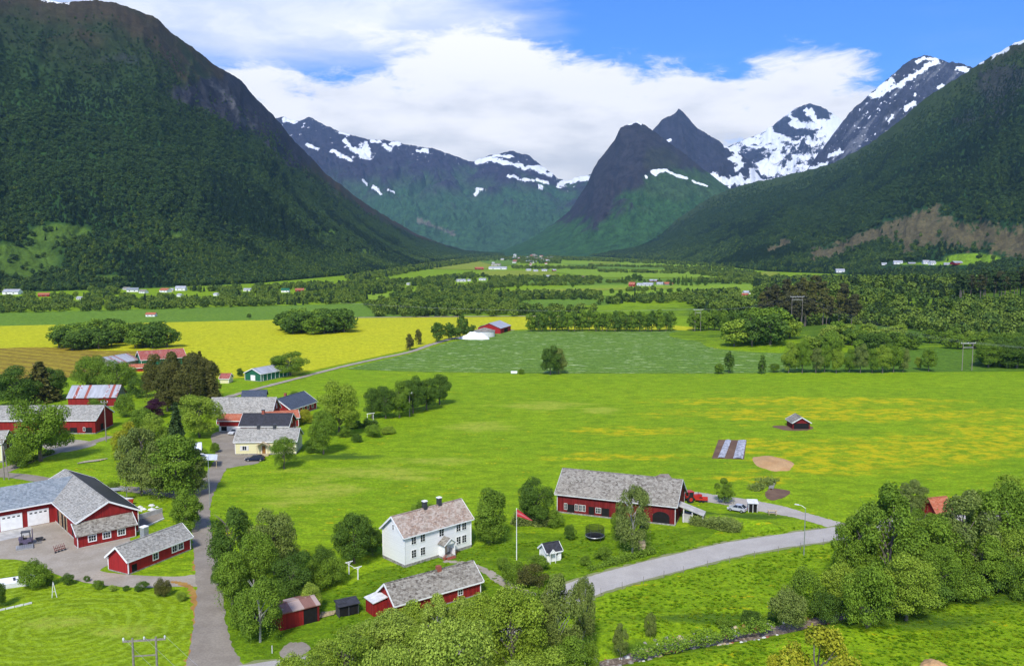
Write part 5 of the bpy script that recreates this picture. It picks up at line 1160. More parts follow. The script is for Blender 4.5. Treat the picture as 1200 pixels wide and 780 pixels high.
def house(name, label, cat, A, B, wid, hw, rise, wall, roof, trim='white', base='stone', baseh=0.25, oh=0.35, ohe=0.45, ridge='x', px=True, back_roof=None, group=None, corners=True, gable_mat=None, zbase=None, rt=0.14, z=0.0, length=None):
    """gabled building. A, B: feet of its front wall as seen from the camera, wid: depth"""
    A = G(*A, z) if px else A; B = G(*B, z) if px else B
    L = math.hypot(B[0] - A[0], B[1] - A[1]) if length is None else length
    rz = math.atan2(B[1] - A[1], B[0] - A[0])
    root = empty(name, (A[0], A[1], z), rz, label, cat, group)
    root['L'] = L; del root['L']
    W_ = wid
    def P(s, t_, z_): return (s, t_, z_) if ridge == 'x' else (L - t_, s, z_) if False else ((s, t_, z_) if ridge == 'x' else (t_, s, z_))
    S, T_ = (L, W_) if ridge == 'x' else (W_, L)          # along ridge, across ridge
    b_ = MB(); m_ = [(0, 0), (0, T_), (S, 0), (S, T_)]
    fl = ridge == 'x'
    def face(v_, mi=0): b_.add(v_ if fl else v_[::-1], [tuple(range(len(v_)))], mi)
    face([P(0, 0, 0), P(S, 0, 0), P(S, 0, hw), P(0, 0, hw)]); face([P(S, T_, 0), P(0, T_, 0), P(0, T_, hw), P(S, T_, hw)])
    gi_ = 1 if gable_mat else 0
    face([P(0, T_, 0), P(0, 0, 0), P(0, 0, hw), P(0, T_ / 2, hw + rise), P(0, T_, hw)], gi_)
    face([P(S, 0, 0), P(S, T_, 0), P(S, T_, hw), P(S, T_ / 2, hw + rise), P(S, 0, hw)], gi_)
    b_.build('wall', [M[wall]] + ([M[gable_mat]] if gable_mat else []), root)
    if base:
        q = MB(); e = 0.04; q.box(-e, L + e, -e, W_ + e, -0.3, baseh); q.build('foundation', M[base], root)
    # roof: two slabs
    sl_ = math.hypot(T_ / 2, rise); k = rise / (T_ / 2); r_ = MB(); dz = 0.03
    e0 = -oh; zt = hw + rise + dz
    for sgn, mi in ((0, 0), (1, 1 if back_roof else 0)):
        te = e0 if sgn == 0 else T_ + oh; ze = hw - k * oh + dz
        v_ = [P(-ohe, te, ze), P(S + ohe, te, ze), P(S + ohe, T_ / 2, zt), P(-ohe, T_ / 2, zt)]
        v2 = [(a, c_, d_ + rt) for a, c_, d_ in v_]
        r_.add(v_ + v2, [(0, 3, 2, 1), (4, 5, 6, 7), (0, 1, 5, 4), (1, 2, 6, 5), (2, 3, 7, 6), (3, 0, 4, 7)], mi)
    # ridge cap
    a_, c_ = P(-ohe, T_ / 2, zt + rt), P(S + ohe, T_ / 2, zt + rt); r_.bar((a_[0], a_[1], a_[2] + .0), (c_[0], c_[1], c_[2]), 0.28, 0.10)
    rf = r_.build('roof', [M[roof]] + ([M[back_roof]] if back_roof else []), root)
    if trim:
        for s_, nm in ((-ohe - .03, 'bargeboard'), (S + ohe + .03, 'bargeboard')):
            q = MB()
            for te in (e0, T_ + oh):
                q.bar(P(s_, te, hw - k * oh + dz + .04), P(s_, T_ / 2, zt + .04), 0.06, 0.30)
            q.build(nm, M[trim], root)
        q = MB(); q.bar(P(-ohe, e0 - .03, hw - k * oh + .06), P(S + ohe, e0 - .03, hw - k * oh + .06), .05, .20); q.bar(P(-ohe, T_ + oh + .03, hw - k * oh + .06), P(S + ohe, T_ + oh + .03, hw - k * oh + .06), .05, .20); q.build('eaves_board', M[trim], root)
        if corners:
            for cx_, cy_ in ((0, 0), (L, 0), (L, W_), (0, W_)):
                q = MB(); q.box(cx_ - .07, cx_ + .07, cy_ - .07, cy_ + .07, baseh + .003, hw - .05); q.build('corner_board', M[trim], root)
    root_L[root.name] = (L, W_, hw, rise)
    return root
root_L = {}
def chimney(root, x_, y_, z0, z1, mat='dark_metal', cap='white', w_=0.7):
    q = MB(); q.box(x_ - w_ / 2, x_ + w_ / 2, y_ - w_ / 2, y_ + w_ / 2, z0, z1); o = q.build('chimney', M[mat], root)
    if cap: q = MB(); q.box(x_ - w_ / 2 - .06, x_ + w_ / 2 + .06, y_ - w_ / 2 - .06, y_ + w_ / 2 + .06, z1 + .003, z1 + .15); q.build('cap', M[cap], o)
    return o
def opening(root, name, x0, x1, z0, z1, y_=-0.012, mat='void', face='front', L=0, W_=0):
    q = MB()
    if face == 'front': q.box(x0, x1, y_, 0.3 + y_, z0, z1)
    elif face == 'right': q.box(L - .3 - y_, L - y_, x0, x1, z0, z1)
    elif face == 'left': q.box(y_, y_ + .3, W_ - x1, W_ - x0, z0, z1)
    return q.build(name, M[mat], root)

# --- white farmhouse
r = house('farmhouse', 'two storey white wooden farmhouse with pinkish brown slate roof and small porch', 'house', (474.4, 665), (552, 641), 6.6, 5.5, 2.7, 'white_wood', 'slate_brown', baseh=0.5)
L, W_, hw, rise = root_L[r.name]
for u in (.13, .26, .80, .89):
    for z0 in (1.35, 3.75): window(r, L, W_, 'front', u * L, z0, 0.95, 1.35, 2, 3)
window(r, L, W_, 'front', .54 * L, 3.75, 1.0, 1.35, 2, 3)
window(r, L, W_, 'left', W_ / 2, 5.9, 0.35, 0.9, 1, 2)
window(r, L, W_, 'right', W_ / 2, 3.8, .9, 1.3, 2, 3); window(r, L, W_, 'right', W_ / 2, 1.3, .9, 1.3, 2, 3)
chimney(r, .46 * L, W_ / 2, hw + rise - .3, hw + rise + 1.35); chimney(r, .68 * L, W_ / 2, hw + rise - .3, hw + rise + 1.35)
u0 = .58 * L
p = MB(); p.box(u0 - 1.3, u0 + 1.3, -1.7, -0.003, 0, .35); po = p.build('porch', M['stone'], r)
q = MB()
for xx in (u0 - 1.15, u0 + 1.15): q.box(xx - .09, xx + .09, -1.6, -1.42, .353, 2.6)
q.box(u0 - 1.2, u0 - 1.1, -1.42, -.005, .353, 2.5); q.box(u0 + 1.1, u0 + 1.2, -1.42, -.005, .353, 1.4); q.build('porch_wall', M['white'], po)
q = MB(); za, zb = 2.6, 3.6
for sg in (-1, 1):
    v_ = [(u0 + sg * 1.5, -1.95, za - .1), (u0 + sg * 1.5, 0, za - .1), (u0, 0, zb), (u0, -1.95, zb)]; q.add(v_ + [(a, b__, c_ + .1) for a, b__, c_ in v_], [(0, 1, 2, 3), (7, 6, 5, 4), (0, 4, 5, 1), (1, 5, 6, 2), (2, 6, 7, 3), (3, 7, 4, 0)])
q.build('porch_roof', M['slate'], po)
q = MB(); q.add([(u0 - 1.3, -1.75, za), (u0 + 1.3, -1.75, za), (u0, -1.75, zb - .05)], [(0, 1, 2)]); q.bar((u0 - 1.5, -1.98, za - .05), (u0, -1.98, zb + .05), .05, .18); q.bar((u0 + 1.5, -1.98, za - .05), (u0, -1.98, zb + .05), .05, .18); q.build('porch_gable', M['white'], po)
door(r, L, W_, 'front', u0, 1.0, 2.0, 'pale_wood', z0=.36)
q = MB(); q.box(u0 - .9, u0 + .9, -2.3, -1.71, 0, .17); q.box(u0 - .9, u0 + .9, -2.0, -1.705, .173, .3); q.build('step', M['brick'], r)
# --- long red outbuilding in front of it
r = house('outbuilding', 'long low red outbuilding with grey slate roof below the white farmhouse', 'outbuilding', (464, 725), (563, 696), 5.4, 2.3, 2.2, 'red_wood', 'slate', baseh=.2)
L, W_, hw, rise = root_L[r.name]
chimney(r, .6 * L, W_ / 2, hw + rise - .3, hw + rise + .75, 'brick', None, .7)
q = MB(); q.box(-2.3, -.004, 2.6, 5.2, 0, 2.1); o = q.build('lean_to', M['red_wood'], r)
q = MB(); q.add([(-2.5, 2.4, 2.1), (-.004, 2.4, 2.5), (-.004, 5.4, 2.5), (-2.5, 5.4, 2.1), (-2.5, 2.4, 2.22), (-.004, 2.4, 2.62), (-.004, 5.4, 2.62), (-2.5, 5.4, 2.22)], [(0, 3, 2, 1), (4, 5, 6, 7), (0, 1, 5, 4), (2, 3, 7, 6), (3, 0, 4, 7), (1, 2, 6, 5)]); q.build('lean_to_roof', M['dirty_white'], o)
for u in (.2, .45, .75): window(r, L, W_, 'front', u * L, .9, .8, .8, 2, 2)
door(r, L, W_, 'left', 3.0, 1.0, 1.9, 'red_old', None)
# --- large red barn
r = house('barn', 'large dark red barn with long mottled slate roof beside the paved road', 'barn', (653, 600), (791, 616), 10.5, 4.2, 3.7, 'red_old', 'slate', trim='dirty_white', baseh=.3, oh=.5, ohe=.5)
L, W_, hw, rise = root_L[r.name]
for u, w_ in ((.12, 1.6), (.30, 1.2), (.42, 1.6)): opening(r, 'doorway', u * L - w_ / 2, u * L + w_ / 2, .35, 2.0)
for u in (.075, .17, .205, .235): window(r, L, W_, 'front', u * L, .9, .55, 1.2, 2, 2, 'dirty_white')
window(r, L, W_, 'front', .36 * L, .9, 1.0, 1.0, 3, 2, 'dirty_white')
q = MB(); n = 12
arc_ = [(.885 * L + 1.7 * math.cos(math.pi * k / n), 1.5 + 1.1 * math.sin(math.pi * k / n)) for k in range(n + 1)]
v_ = [(.885 * L + 1.7, -.02, .1)] + [(a, -.02, c_) for a, c_ in arc_] + [(.885 * L - 1.7, -.02, .1)]
q.add(v_, [tuple(reversed(range(len(v_))))]); q.build('arched_opening', M['void'], r)
q = MB(); q.box(.56 * L, .70 * L, -.05, -.003, .4, 3.0); q.build('sliding_door', M['red_old'], r)
q = MB(); xx = .83 * L
q.add([(xx - 2.6, W_ / 2 + 1.0, hw + rise - .8), (xx + 2.6, W_ / 2 + 1.0, hw + rise - .8), (xx + 2.6, W_ + 4, hw - .5), (xx - 2.6, W_ + 4, hw - .5), (xx, W_ / 2 + .5, hw + rise + .75), (xx, W_ + 4.2, hw + 2.2)], [(0, 4, 5, 3), (1, 2, 5, 4), (0, 1, 4), (3, 5, 2)]); q.build('cross_gable_roof', M['slate_brown'], r)
q = MB(); q.box(xx - 2.2, xx + 2.2, W_ + .003, W_ + 3.8, 0, hw - .55); q.build('cross_wing', M['red_old'], r)
# barn ramp cover at its right gable
q = MB(); q.add([(L + .01, 2.6, 3.3), (L + 5.2, 2.4, 1.8), (L + 5.2, 5.6, 1.8), (L + .01, 5.8, 3.3), (L + .01, 2.6, 3.42), (L + 5.2, 2.4, 1.92), (L + 5.2, 5.6, 1.92), (L + .01, 5.8, 3.42)], [(0, 3, 2, 1), (4, 5, 6, 7), (0, 1, 5, 4), (2, 3, 7, 6), (1, 2, 6, 5)]); o = q.build('ramp_roof', M['concrete'], r)
q = MB()
for a, c_ in ((1.2, 2.9), (2.9, 2.4), (5.0, 1.75)): q.box(L + a - .1, L + a + .1, 2.7, 2.9, 0, c_); q.box(L + a - .1, L + a + .1, 5.2, 5.4, 0, c_)
q.build('ramp_post', M['dirty_white'], o)
q = MB(); q.box(L + .9, L + 3.0, 3.0, 5.2, -.1, 1.6); q.build('ramp_wall', M['concrete'], o)
window(r, L, W_, 'right', W_ / 2, 4.8, .9, 1.0, 2, 2, 'dirty_white'); opening(r, 'doorway', 1.0, 2.2, .3, 2.3, face='right', L=L, W_=W_)
# --- red garage barn with wing and annex (the yard on the left)
A0, B0 = (-80.3, 153.6), (-72.3, 160.6)
r = house('garage_barn', 'red garage barn with pale slate roof and white double garage doors on the left yard', 'barn', A0, B0, 30, 4.3, 2.7, 'red_wood', 'slate_pale', base='concrete', ridge='y', px=False, back_roof='black_roof', oh=.6)
L, W_, hw, rise = root_L[r.name]
ax = MB(); ax.box(-.9, L - 1.4, -2.6, -.003, .15, 2.3); an = ax.build('annex', M['red_wood'], r)
q = MB(); q.box(-.94, L - 1.36, -2.64, -.004, -.3, .15); q.build('annex_base', M['concrete'], an)
q = MB(); v_ = [(-1.2, -3.0, 2.25), (L - 1.1, -3.0, 2.25), (L - 1.1, -.02, 4.0), (-1.2, -.02, 4.0)]; q.add(v_ + [(a, c_, d_ + .13) for a, c_, d_ in v_], [(0, 3, 2, 1), (4, 5, 6, 7), (0, 1, 5, 4), (1, 2, 6, 5), (2, 3, 7, 6), (3, 0, 4, 7)]); q.build('annex_roof', M['slate'], an)
q = MB(); q.bar((-1.23, -3.0, 2.35), (-1.23, 0, 4.1), .06, .25); q.bar((L - 1.07, -3.0, 2.35), (L - 1.07, 0, 4.1), .06, .25); q.box(-.96, -.84, -2.66, -2.54, .16, 2.2); q.box(L - 1.46, L - 1.34, -2.66, -2.54, .16, 2.2); q.build('annex_trim', M['white'], an)
for u in (1.6, 4.1, 6.7): window(an, L, W_, 'front', u, .95, 1.2, 1.0, 3, 2, y0=-2.6, fw=.16)
q = MB(); q.box(.1, L - .1, -.03, -.003, 4.25, 4.35); q.build('gable_band', M['red_old'], r)
# left long wall openings (x = 0), measured from the far end
for a, w_, h_ in ((W_ - 1.6, 1.6, 2.6), (W_ - 4.0, 1.4, 2.6), (W_ - 9.2, 1.5, 2.8), (W_ - 11.3, 1.7, 2.9), (W_ - 14.4, 1.8, 2.9)):
    opening(r, 'doorway', a - w_ / 2, a + w_ / 2, .1, h_, face='left', L=L, W_=W_)
q = MB()
for a in (8.1, 10.2, 12.4, 13.4): q.box(-.12, -.014, a - .13, a + .13, .1, 3.1)
q.box(-.11, -.014, 7.6, 13.9, 3.1, 3.3); q.build('door_post', M['pale_wood'], r)
# wing with garage doors, to the left of the far half
q = MB(); w0, w1 = 17.2, 30.0; wl = 24.0; zc_ = (w0 + w1) / 2
q.add([(-wl, w0, 0), (-.004, w0, 0), (-.004, w0, hw), (-wl, w0, hw), (-wl, w1, 0), (-.004, w1, 0), (-.004, w1, hw), (-wl, w1, hw), (-wl, zc_, hw + rise), (-.004, zc_, hw + rise)], [(0, 1, 2, 3), (5, 4, 7, 6), (4, 0, 3, 8, 7), (1, 5, 6, 9, 2)]); wg = q.build('wing', M['red_wood'], r)
q = MB(); k = rise / ((w1 - w0) / 2)
for te, sg in ((w0 - .6, 1), (w1 + .6, -1)):
    ze = hw - k * .6 + .03; xr = L / 2 + .0
    v_ = [(-wl - .5, te, ze), (-.0 - .6 * 0 + 0, te, ze), (L / 2 - .25, zc_, hw + rise + .03), (-wl - .5, zc_, hw + rise + .03)]
    if sg < 0: v_ = v_[::-1]
    q.add(v_ + [(a, c_, d_ + .16) for a, c_, d_ in v_], [(0, 3, 2, 1), (4, 5, 6, 7), (0, 1, 5, 4), (1, 2, 6, 5), (2, 3, 7, 6), (3, 0, 4, 7)])
q.build('wing_roof', M['slate_blue'], wg)
q = MB(); q.bar((-wl - .5, w0 - .64, hw - k * .6 + .1), (-.6, w0 - .64, hw - k * .6 + .1), .05, .25); q.build('eaves_board', M['white'], wg)
for cxx in (-3.0, -7.7, -12.4):
    q = MB(); q.box(cxx - 1.9, cxx + 1.9, w0 - .05, w0 - .005, .1, 3.1); o = q.build('garage_door', M['white'], wg)
    q = MB()
    for kk in range(4): q.box(cxx - 1.5 + kk * .85, cxx - 1.05 + kk * .85, w0 - .075, w0 - .053, 2.45, 2.7)
    q.build('pane', M['glass'], o)
q = MB(); q.box(-9.6, -8.8, zc_ - .4, zc_ + .4, hw + rise - .2, hw + rise + .9); q.build('vent', M['metal'], wg)
# --- long low red house at the lane
r = house('red_cottage', 'long low red house with pale slate roof and metal chimney beside the lane', 'house', (150.8, 673.3), (223.3, 644), 4.9, 2.5, 1.9, 'red_bright', 'slate_pale', baseh=.2)
L, W_, hw, rise = root_L[r.name]
window(r, L, W_, 'front', .42 * L, .9, .95, 1.05, 2, 2, fw=.16); window(r, L, W_, 'front', .73 * L, .9, .95, 1.05, 2, 2, fw=.16); window(r, L, W_, 'front', .835 * L, .9, .95, 1.05, 2, 2, fw=.16)
opening(r, 'doorway', .05 * L, .13 * L, .2, 1.5)
chimney(r, .47 * L, W_ / 2 + .9, hw + 1.0, hw + rise + 1.5, 'metal', 'white', 1.0)
# --- yellow house
r = house('yellow_house', 'pale yellow bungalow with grey slate roof at the bend of the lane', 'house', (276, 533), (347, 532), 8.4, 3.6, 2.5, 'cream', 'slate_pale', baseh=.35)
L, W_, hw, rise = root_L[r.name]
window(r, L, W_, 'front', .15 * L, 1.3, 1.0, 1.1, 2, 1); window(r, L, W_, 'front', .72 * L, 1.3, 1.2, 1.1, 2, 1); window(r, L, W_, 'right', W_ / 2, 3.2, .8, .9, 1, 1); window(r, L, W_, 'right', W_ / 2 - 1.5, 1.1, 1.0, 1.1, 2, 1)
for s_ in (-1, 1):
    q = MB(); q.box(.15 * L + s_ * .88 - .25, .15 * L + s_ * .88 + .25, -.07, -.003, 1.15, 2.5); q.build('shutter', M['dirty_white'], r)
door(r, L, W_, 'front', .47 * L, 1.0, 2.1, 'brown_wood', z0=.36)
q = MB(); u0 = .47 * L
for sg in (-1, 1):
    v_ = [(u0 + sg * 1.7, -1.8, 2.6), (u0 + sg * 1.7, 0, 2.6), (u0, 0, 3.6), (u0, -1.8, 3.6)]; q.add(v_ + [(a, b__, c_ + .1) for a, b__, c_ in v_], [(0, 1, 2, 3), (7, 6, 5, 4), (0, 4, 5, 1), (1, 5, 6, 2), (2, 6, 7, 3), (3, 7, 4, 0)])
o = q.build('porch_roof', M['pale_wood'], r)
q = MB(); [q.box(u0 + sg * 1.4 - .07, u0 + sg * 1.4 + .07, -1.6, -1.46, .0, 2.65) for sg in (-1, 1)]; q.box(u0 - 1.5, u0 + 1.5, -1.7, -.005, 0, .3); q.build('porch_post', M['pale_wood'], o)
chimney(r, .33 * L, W_ / 2, hw + rise - .3, hw + rise + 1.0, 'dark_metal', 'dark_metal', .8); chimney(r, .60 * L, W_ / 2, hw + rise - .3, hw + rise + 1.0, 'dark_metal', 'dark_metal', .8)
# --- buildings behind it
r = house('black_roofed_house', 'dark red house with black tiled roof right behind the yellow house', 'house', (282, 515), (338, 515), 8.5, 4.0, 2.7, 'red_wood', 'black_roof', baseh=.3)
L, W_, hw, rise = root_L[r.name]; chimney(r, .40 * L, W_ / 2, hw + rise - .3, hw + rise + 1.0, 'brick', 'dark_metal', .8)
window(r, L, W_, 'right', 2.5, 1.3, .9, 1.2, 2, 2); window(r, L, W_, 'right', 6, 1.3, .9, 1.2, 2, 2); window(r, L, W_, 'right', W_ / 2, 4.1, .8, 1.0, 2, 2)
r = house('village_barn', 'red barn with broad grey slate roof and white edged gable in the village', 'barn', (254, 498), (318, 498), 10, 3.7, 4.0, 'red_wood', 'slate_pale', baseh=.4)
L, W_, hw, rise = root_L[r.name]
window(r, L, W_, 'right', 3.6, 4.2, .9, 1.4, 2, 2); window(r, L, W_, 'right', 6.4, 4.2, .9, 1.4, 2, 2)
q = MB(); k = 4.0 / 5
v_ = [(-.3, -5.5, 3.0), (4.2, -5.5, 3.0), (4.2, 4.9, 7.6), (-.3, 4.9, 7.6)]
q.add([(-.8, -1.0, hw - .9), (5.2, -1.0, hw - .9), (2.4, 4.6, hw + rise + .22), (-3.0, 4.6, hw + rise + .22), (-2.6, 9, hw - .5)], [(0, 1, 2, 3), (0, 3, 4)]); q.build('hipped_end', M['slate_pale'], r)
r = house('annex_house', 'small red building with orange tiled roof at the barn gable', 'house', (311, 503), (350, 500), 6.5, 3.0, 1.6, 'red_wood', 'orange_roof', baseh=.3)
L, W_, hw, rise = root_L[r.name]; window(r, L, W_, 'right', 2, 1.2, .9, 1.2, 2, 2); window(r, L, W_, 'right', 4.6, 1.2, .9, 1.2, 2, 2)
r = house('garage', 'small red garage with orange roof and white lower wall left of the black roof', 'garage', (257, 505), (281, 505), 5.5, 3.2, 1.3, 'red_wood', 'orange_roof', base='white', baseh=1.5)
L, W_, hw, rise = root_L[r.name]; q = MB(); q.box(.6, 2.3, -.06, -.042, .1, 1.45); q.build('door', M['void'], r)
r = house('machine_hall', 'dark blue grey roofed hall behind the grey barn roof', 'hall', (284, 482), (311, 481), 9, 4.0, 2.2, 'dark_wood', 'navy_roof', trim=None)
r = house('dark_roofed_house', 'long red house with dark blue grey roof set at an angle on the meadow edge', 'house', (341, 489), (371, 479), 10, 2.6, 3.1, 'red_wood', 'navy_roof', baseh=.3)
L, W_, hw, rise = root_L[r.name]
for u in (.12, .3, .48, .66, .84): window(r, L, W_, 'front', u * L, 1.0, 1.1, 1.0, 2, 1)
chimney(r, .45 * L, W_ / 2 + 1.5, hw + rise - 1.2, hw + rise + .8, 'brick', None, .7)
window(r, L, W_, 'left', W_ / 2, 2.8, .9, 1.0, 2, 1)
r = house('green_shed', 'long dark green shed with grey roof and white posts at the yellow field', 'shed', (306, 447), (338.7, 440.3), 8.5, 3.1, 1.9, 'green_wood', 'tin', baseh=.2)
L, W_, hw, rise = root_L[r.name]
for k in range(7): q = MB(); q.box(L * (k + .5) / 7 - .12, L * (k + .5) / 7 + .12, -.08, -.003, .2, hw); q.build('post', M['white'], r)
q = MB(); q.box(-.06, -.003, W_ / 2 - 1.2, W_ / 2 + 1.2, .2, 2.4); q.build('door', M['white'], r)
# left farm
r = house('long_barn', 'big long red barn with pale grey slate roof at the left edge', 'barn', (-34, 509), (112, 508), 12, 4.1, 3.2, 'red_wood', 'slate_pale', baseh=.3, corners=False)
L, W_, hw, rise = root_L[r.name]
for u in (.825, .945): opening(r, 'doorway', u * L - 1.0, u * L + 1.0, .3, 1.9)
window(r, L, W_, 'front', .91 * L, .9, .5, 1.0, 1, 1); window(r, L, W_, 'front', .62 * L, 1.2, .9, 1.1, 2, 2); opening(r, 'doorway', 3.4, 5.4, .3, 2.2, face='right', L=L, W_=W_)
r = house('metal_roofed_barn', 'red barn with shiny sheet roof streaked with rust behind the long barn', 'barn', (80, 477), (136, 476), 10, 3.3, 3.3, 'red_wood', 'tin_rust', trim=None, gable_mat='grey_wood')
L, W_, hw, rise = root_L[r.name]; opening(r, 'doorway', 3.5, 6.3, .2, 2.8, face='right', L=L, W_=W_)
r = house('brown_house', 'brown and cream two storey house with white windows at the left edge', 'house', (-46, 543), (3, 541.5), 7.2, 5.0, 2.4, 'cream', 'slate_pale', gable_mat='brown_wood', baseh=.4)
L, W_, hw, rise = root_L[r.name]
for a in (1.9, 4.9):
    for z0 in (1.0, 3.2): window(r, L, W_, 'right', a, z0, 1.0, 1.15, 2, 2, fw=.16)
window(r, L, W_, 'right', W_ / 2, 5.35, .6, .8, 1, 2); window(r, L, W_, 'front', L - 2, 1.2, 1.0, 1.2, 2, 2)
r = house('field_barn', 'grey barn with rust streaked metal roof at the edge of the stubble field', 'barn', (136, 434), (163, 429), 13, 3.0, 2.6, 'grey_wood', 'tin_rust', trim=None)
r = house('red_roofed_barn', 'green barn with red tiled roof rising behind the village pines', 'barn', (166, 431), (218, 427), 11, 3.6, 3.4, 'green_wood', 'red_roof', baseh=.2)
r = house('low_shed', 'low shed with orange red roof in front of the green barn', 'shed', (152, 436), (172, 435), 5, 1.8, 1.2, 'red_wood', 'orange_roof', base=None)
r = house('small_hut', 'little red roofed hut right of the tall pines', 'hut', (258, 449), (268, 449), 5, 2.0, 1.6, 'cream', 'red_roof', base=None)
r = house('white_house', 'white house with light roof hidden behind the tall village trees', 'house', (180, 552), (234, 548), 8, 3.0, 2.4, 'white_wood', 'white_roof', baseh=.3)
L, W_, hw, rise = root_L[r.name]
for u in (.2, .5, .85): window(r, L, W_, 'front', u * L, 1.1, 1.1, 1.1, 2, 1)
window(r, L, W_, 'right', W_ / 2, 1.1, 1.2, 1.2, 2, 1)
q = MB(); q.add([(L + .1, -1.5, 2.3), (L + 4.2, -1.5, 2.0), (L + 4.2, 3.5, 2.2), (L + .1, 3.5, 2.6), (L + .1, -1.5, 2.42), (L + 4.2, -1.5, 2.12), (L + 4.2, 3.5, 2.32), (L + .1, 3.5, 2.72)], [(0, 3, 2, 1), (4, 5, 6, 7), (0, 1, 5, 4), (1, 2, 6, 5), (2, 3, 7, 6), (3, 0, 4, 7)]); o = q.build('terrace_roof', M['white_roof'], r)
q = MB(); [q.box(L + a - .06, L + a + .06, c_ - .06, c_ + .06, 0, 2.2) for a in (.3, 4.0) for c_ in (-1.3, 3.3)]; q.build('terrace_post', M['pale_wood'], o)
r = house('rust_shed', 'small red shed with rusty corrugated roof and open front near the lane', 'shed', (328.5, 739), (374, 727), 4.2, 2.5, .5, 'red_wood', 'rust_roof', trim=None, base=None, oh=.25, ohe=.2)
L, W_, hw, rise = root_L[r.name]; opening(r, 'open_bay', .60 * L, .96 * L, .02, 2.25)
q = MB(); q.box(.955 * L, L + .02, -.10, .0, 0, 2.5); q.build('post', M['red_old'], r)
r = house('field_shed', 'small open fronted red shed with grey and rusty roof alone on the meadow', 'shed', (928.8, 502.5), (949, 502.5), 5.5, 2.0, 1.5, 'red_old', 'slate', base=None, ridge='y', back_roof='rust_roof', trim='dirty_white', corners=False)
L, W_, hw, rise = root_L[r.name]; opening(r, 'open_bay', .35, L - .35, .02, 1.75)
r = house('well_house', 'tiny white playhouse with black cross gabled roof between garden bushes', 'playhouse', (641, 659), (657, 656), 2.6, 1.9, 1.0, 'white_wood', 'black_roof', base=None, oh=.3, ohe=.3)
L, W_, hw, rise = root_L[r.name]; window(r, L, W_, 'front', .72 * L, 1.0, .4, .4, 1, 1)
q = MB(); q.add([(.1, -.9, 1.8), (1.3, -.9, 1.8), (.7, -.9, 2.5), (.7, 1.2, 2.75), (-.2, .6, 1.8), (1.6, .6, 1.8)], [(0, 2, 3, 4), (2, 1, 5, 3)]); q.build('porch_roof', M['black_roof'], r)
q = MB(); q.bar((.05, -.93, 1.8), (.7, -.93, 2.55), .05, .14); q.bar((1.35, -.93, 1.8), (.7, -.93, 2.55), .05, .14); q.add([(.15, -.88, 1.8), (1.25, -.88, 1.8), (.7, -.88, 2.42)], [(0, 1, 2)]); q.box(.12, .2, -.88, -.8, 0, 1.8); q.box(1.2, 1.28, -.88, -.8, 0, 1.8); q.build('porch_gable', M['white'], r)
q = MB(); q.box(.45, .95, -.02, -.002, 0, 1.6); q.build('door', M['dirty_white'], r)
r = house('red_hut', 'hut with steep orange red tiled roof behind the big alders', 'hut', (1097, 611), (1115, 609), 4.0, 2.0, 2.2, 'red_wood', 'orange_roof', base=None, trim=None)
r = house('nesting_shed', 'very small wooden hut under the tall birch', 'hut', (749, 649), (756, 648.5), 1.0, 1.5, .6, 'pale_wood', 'pale_wood', trim=None, base=None, oh=.12, ohe=.12)
L, W_, hw, rise = root_L[r.name]; q = MB(); q.box(.3, .7, -.02, -.002, .5, 1.0); q.build('hatch', M['grey_wood'], r)
r = house('red_field_barn', 'bright red barn with light metal roof on the far side of the crop field', 'barn', (586.5, 391), (598.5, 387.3), 15, 3.4, 3.0, 'red_bright', 'tin', trim=None, base=None, oh=.4)
L, W_, hw, rise = root_L[r.name]; opening(r, 'doorway', L * .35, L * .7, .05, 2.6)
# small open shelter with two dark bays on the drive, and the dark one on the grass
for (a, c_, wd, h_, ms, mr, lb, nm) in [((397.5, 724), (420.5, 719), 1.7, 1.7, 'dark_wood', 'black_roof', 'dark two bay firewood box on the grass left of the outbuilding', 'firewood_shelter'), ((877, 600), (887.5, 600.4), 1.6, 1.9, 'dirty_white', 'dirty_white', 'white shelter with two dark doors on the gravel drive', 'bin_shelter')]:
    a2, b2 = G(*a), G(*c_); L = math.dist(a2, b2); r = empty(nm, (*a2, 0), math.atan2(b2[1] - a2[1], b2[0] - a2[0]), lb, 'shelter')
    q = MB(); q.box(0, .1, 0, wd, 0, h_); q.box(L - .1, L, 0, wd, 0, h_); q.box(.1, L - .1, wd - .1, wd, 0, h_); q.box(L / 2 - .06, L / 2 + .06, .0, wd - .1, 0, h_); q.build('wall', M[ms], r)
    q = MB(); q.add([(-.2, -.25, h_ + .005), (L + .2, -.25, h_ + .005), (L + .2, wd + .2, h_ + .35), (-.2, wd + .2, h_ + .35), (-.2, -.25, h_ + .1), (L + .2, -.25, h_ + .1), (L + .2, wd + .2, h_ + .45), (-.2, wd + .2, h_ + .45)], [(0, 3, 2, 1), (4, 5, 6, 7), (0, 1, 5, 4), (1, 2, 6, 5), (2, 3, 7, 6), (3, 0, 4, 7)]); q.build('roof', M[mr], r)
    for k in (0, 1): q = MB(); q.box(.15 + k * L / 2, L / 2 - .12 + k * L / 2, .06, .1, .12, h_ - .15); q.build('door', M['void'], r)
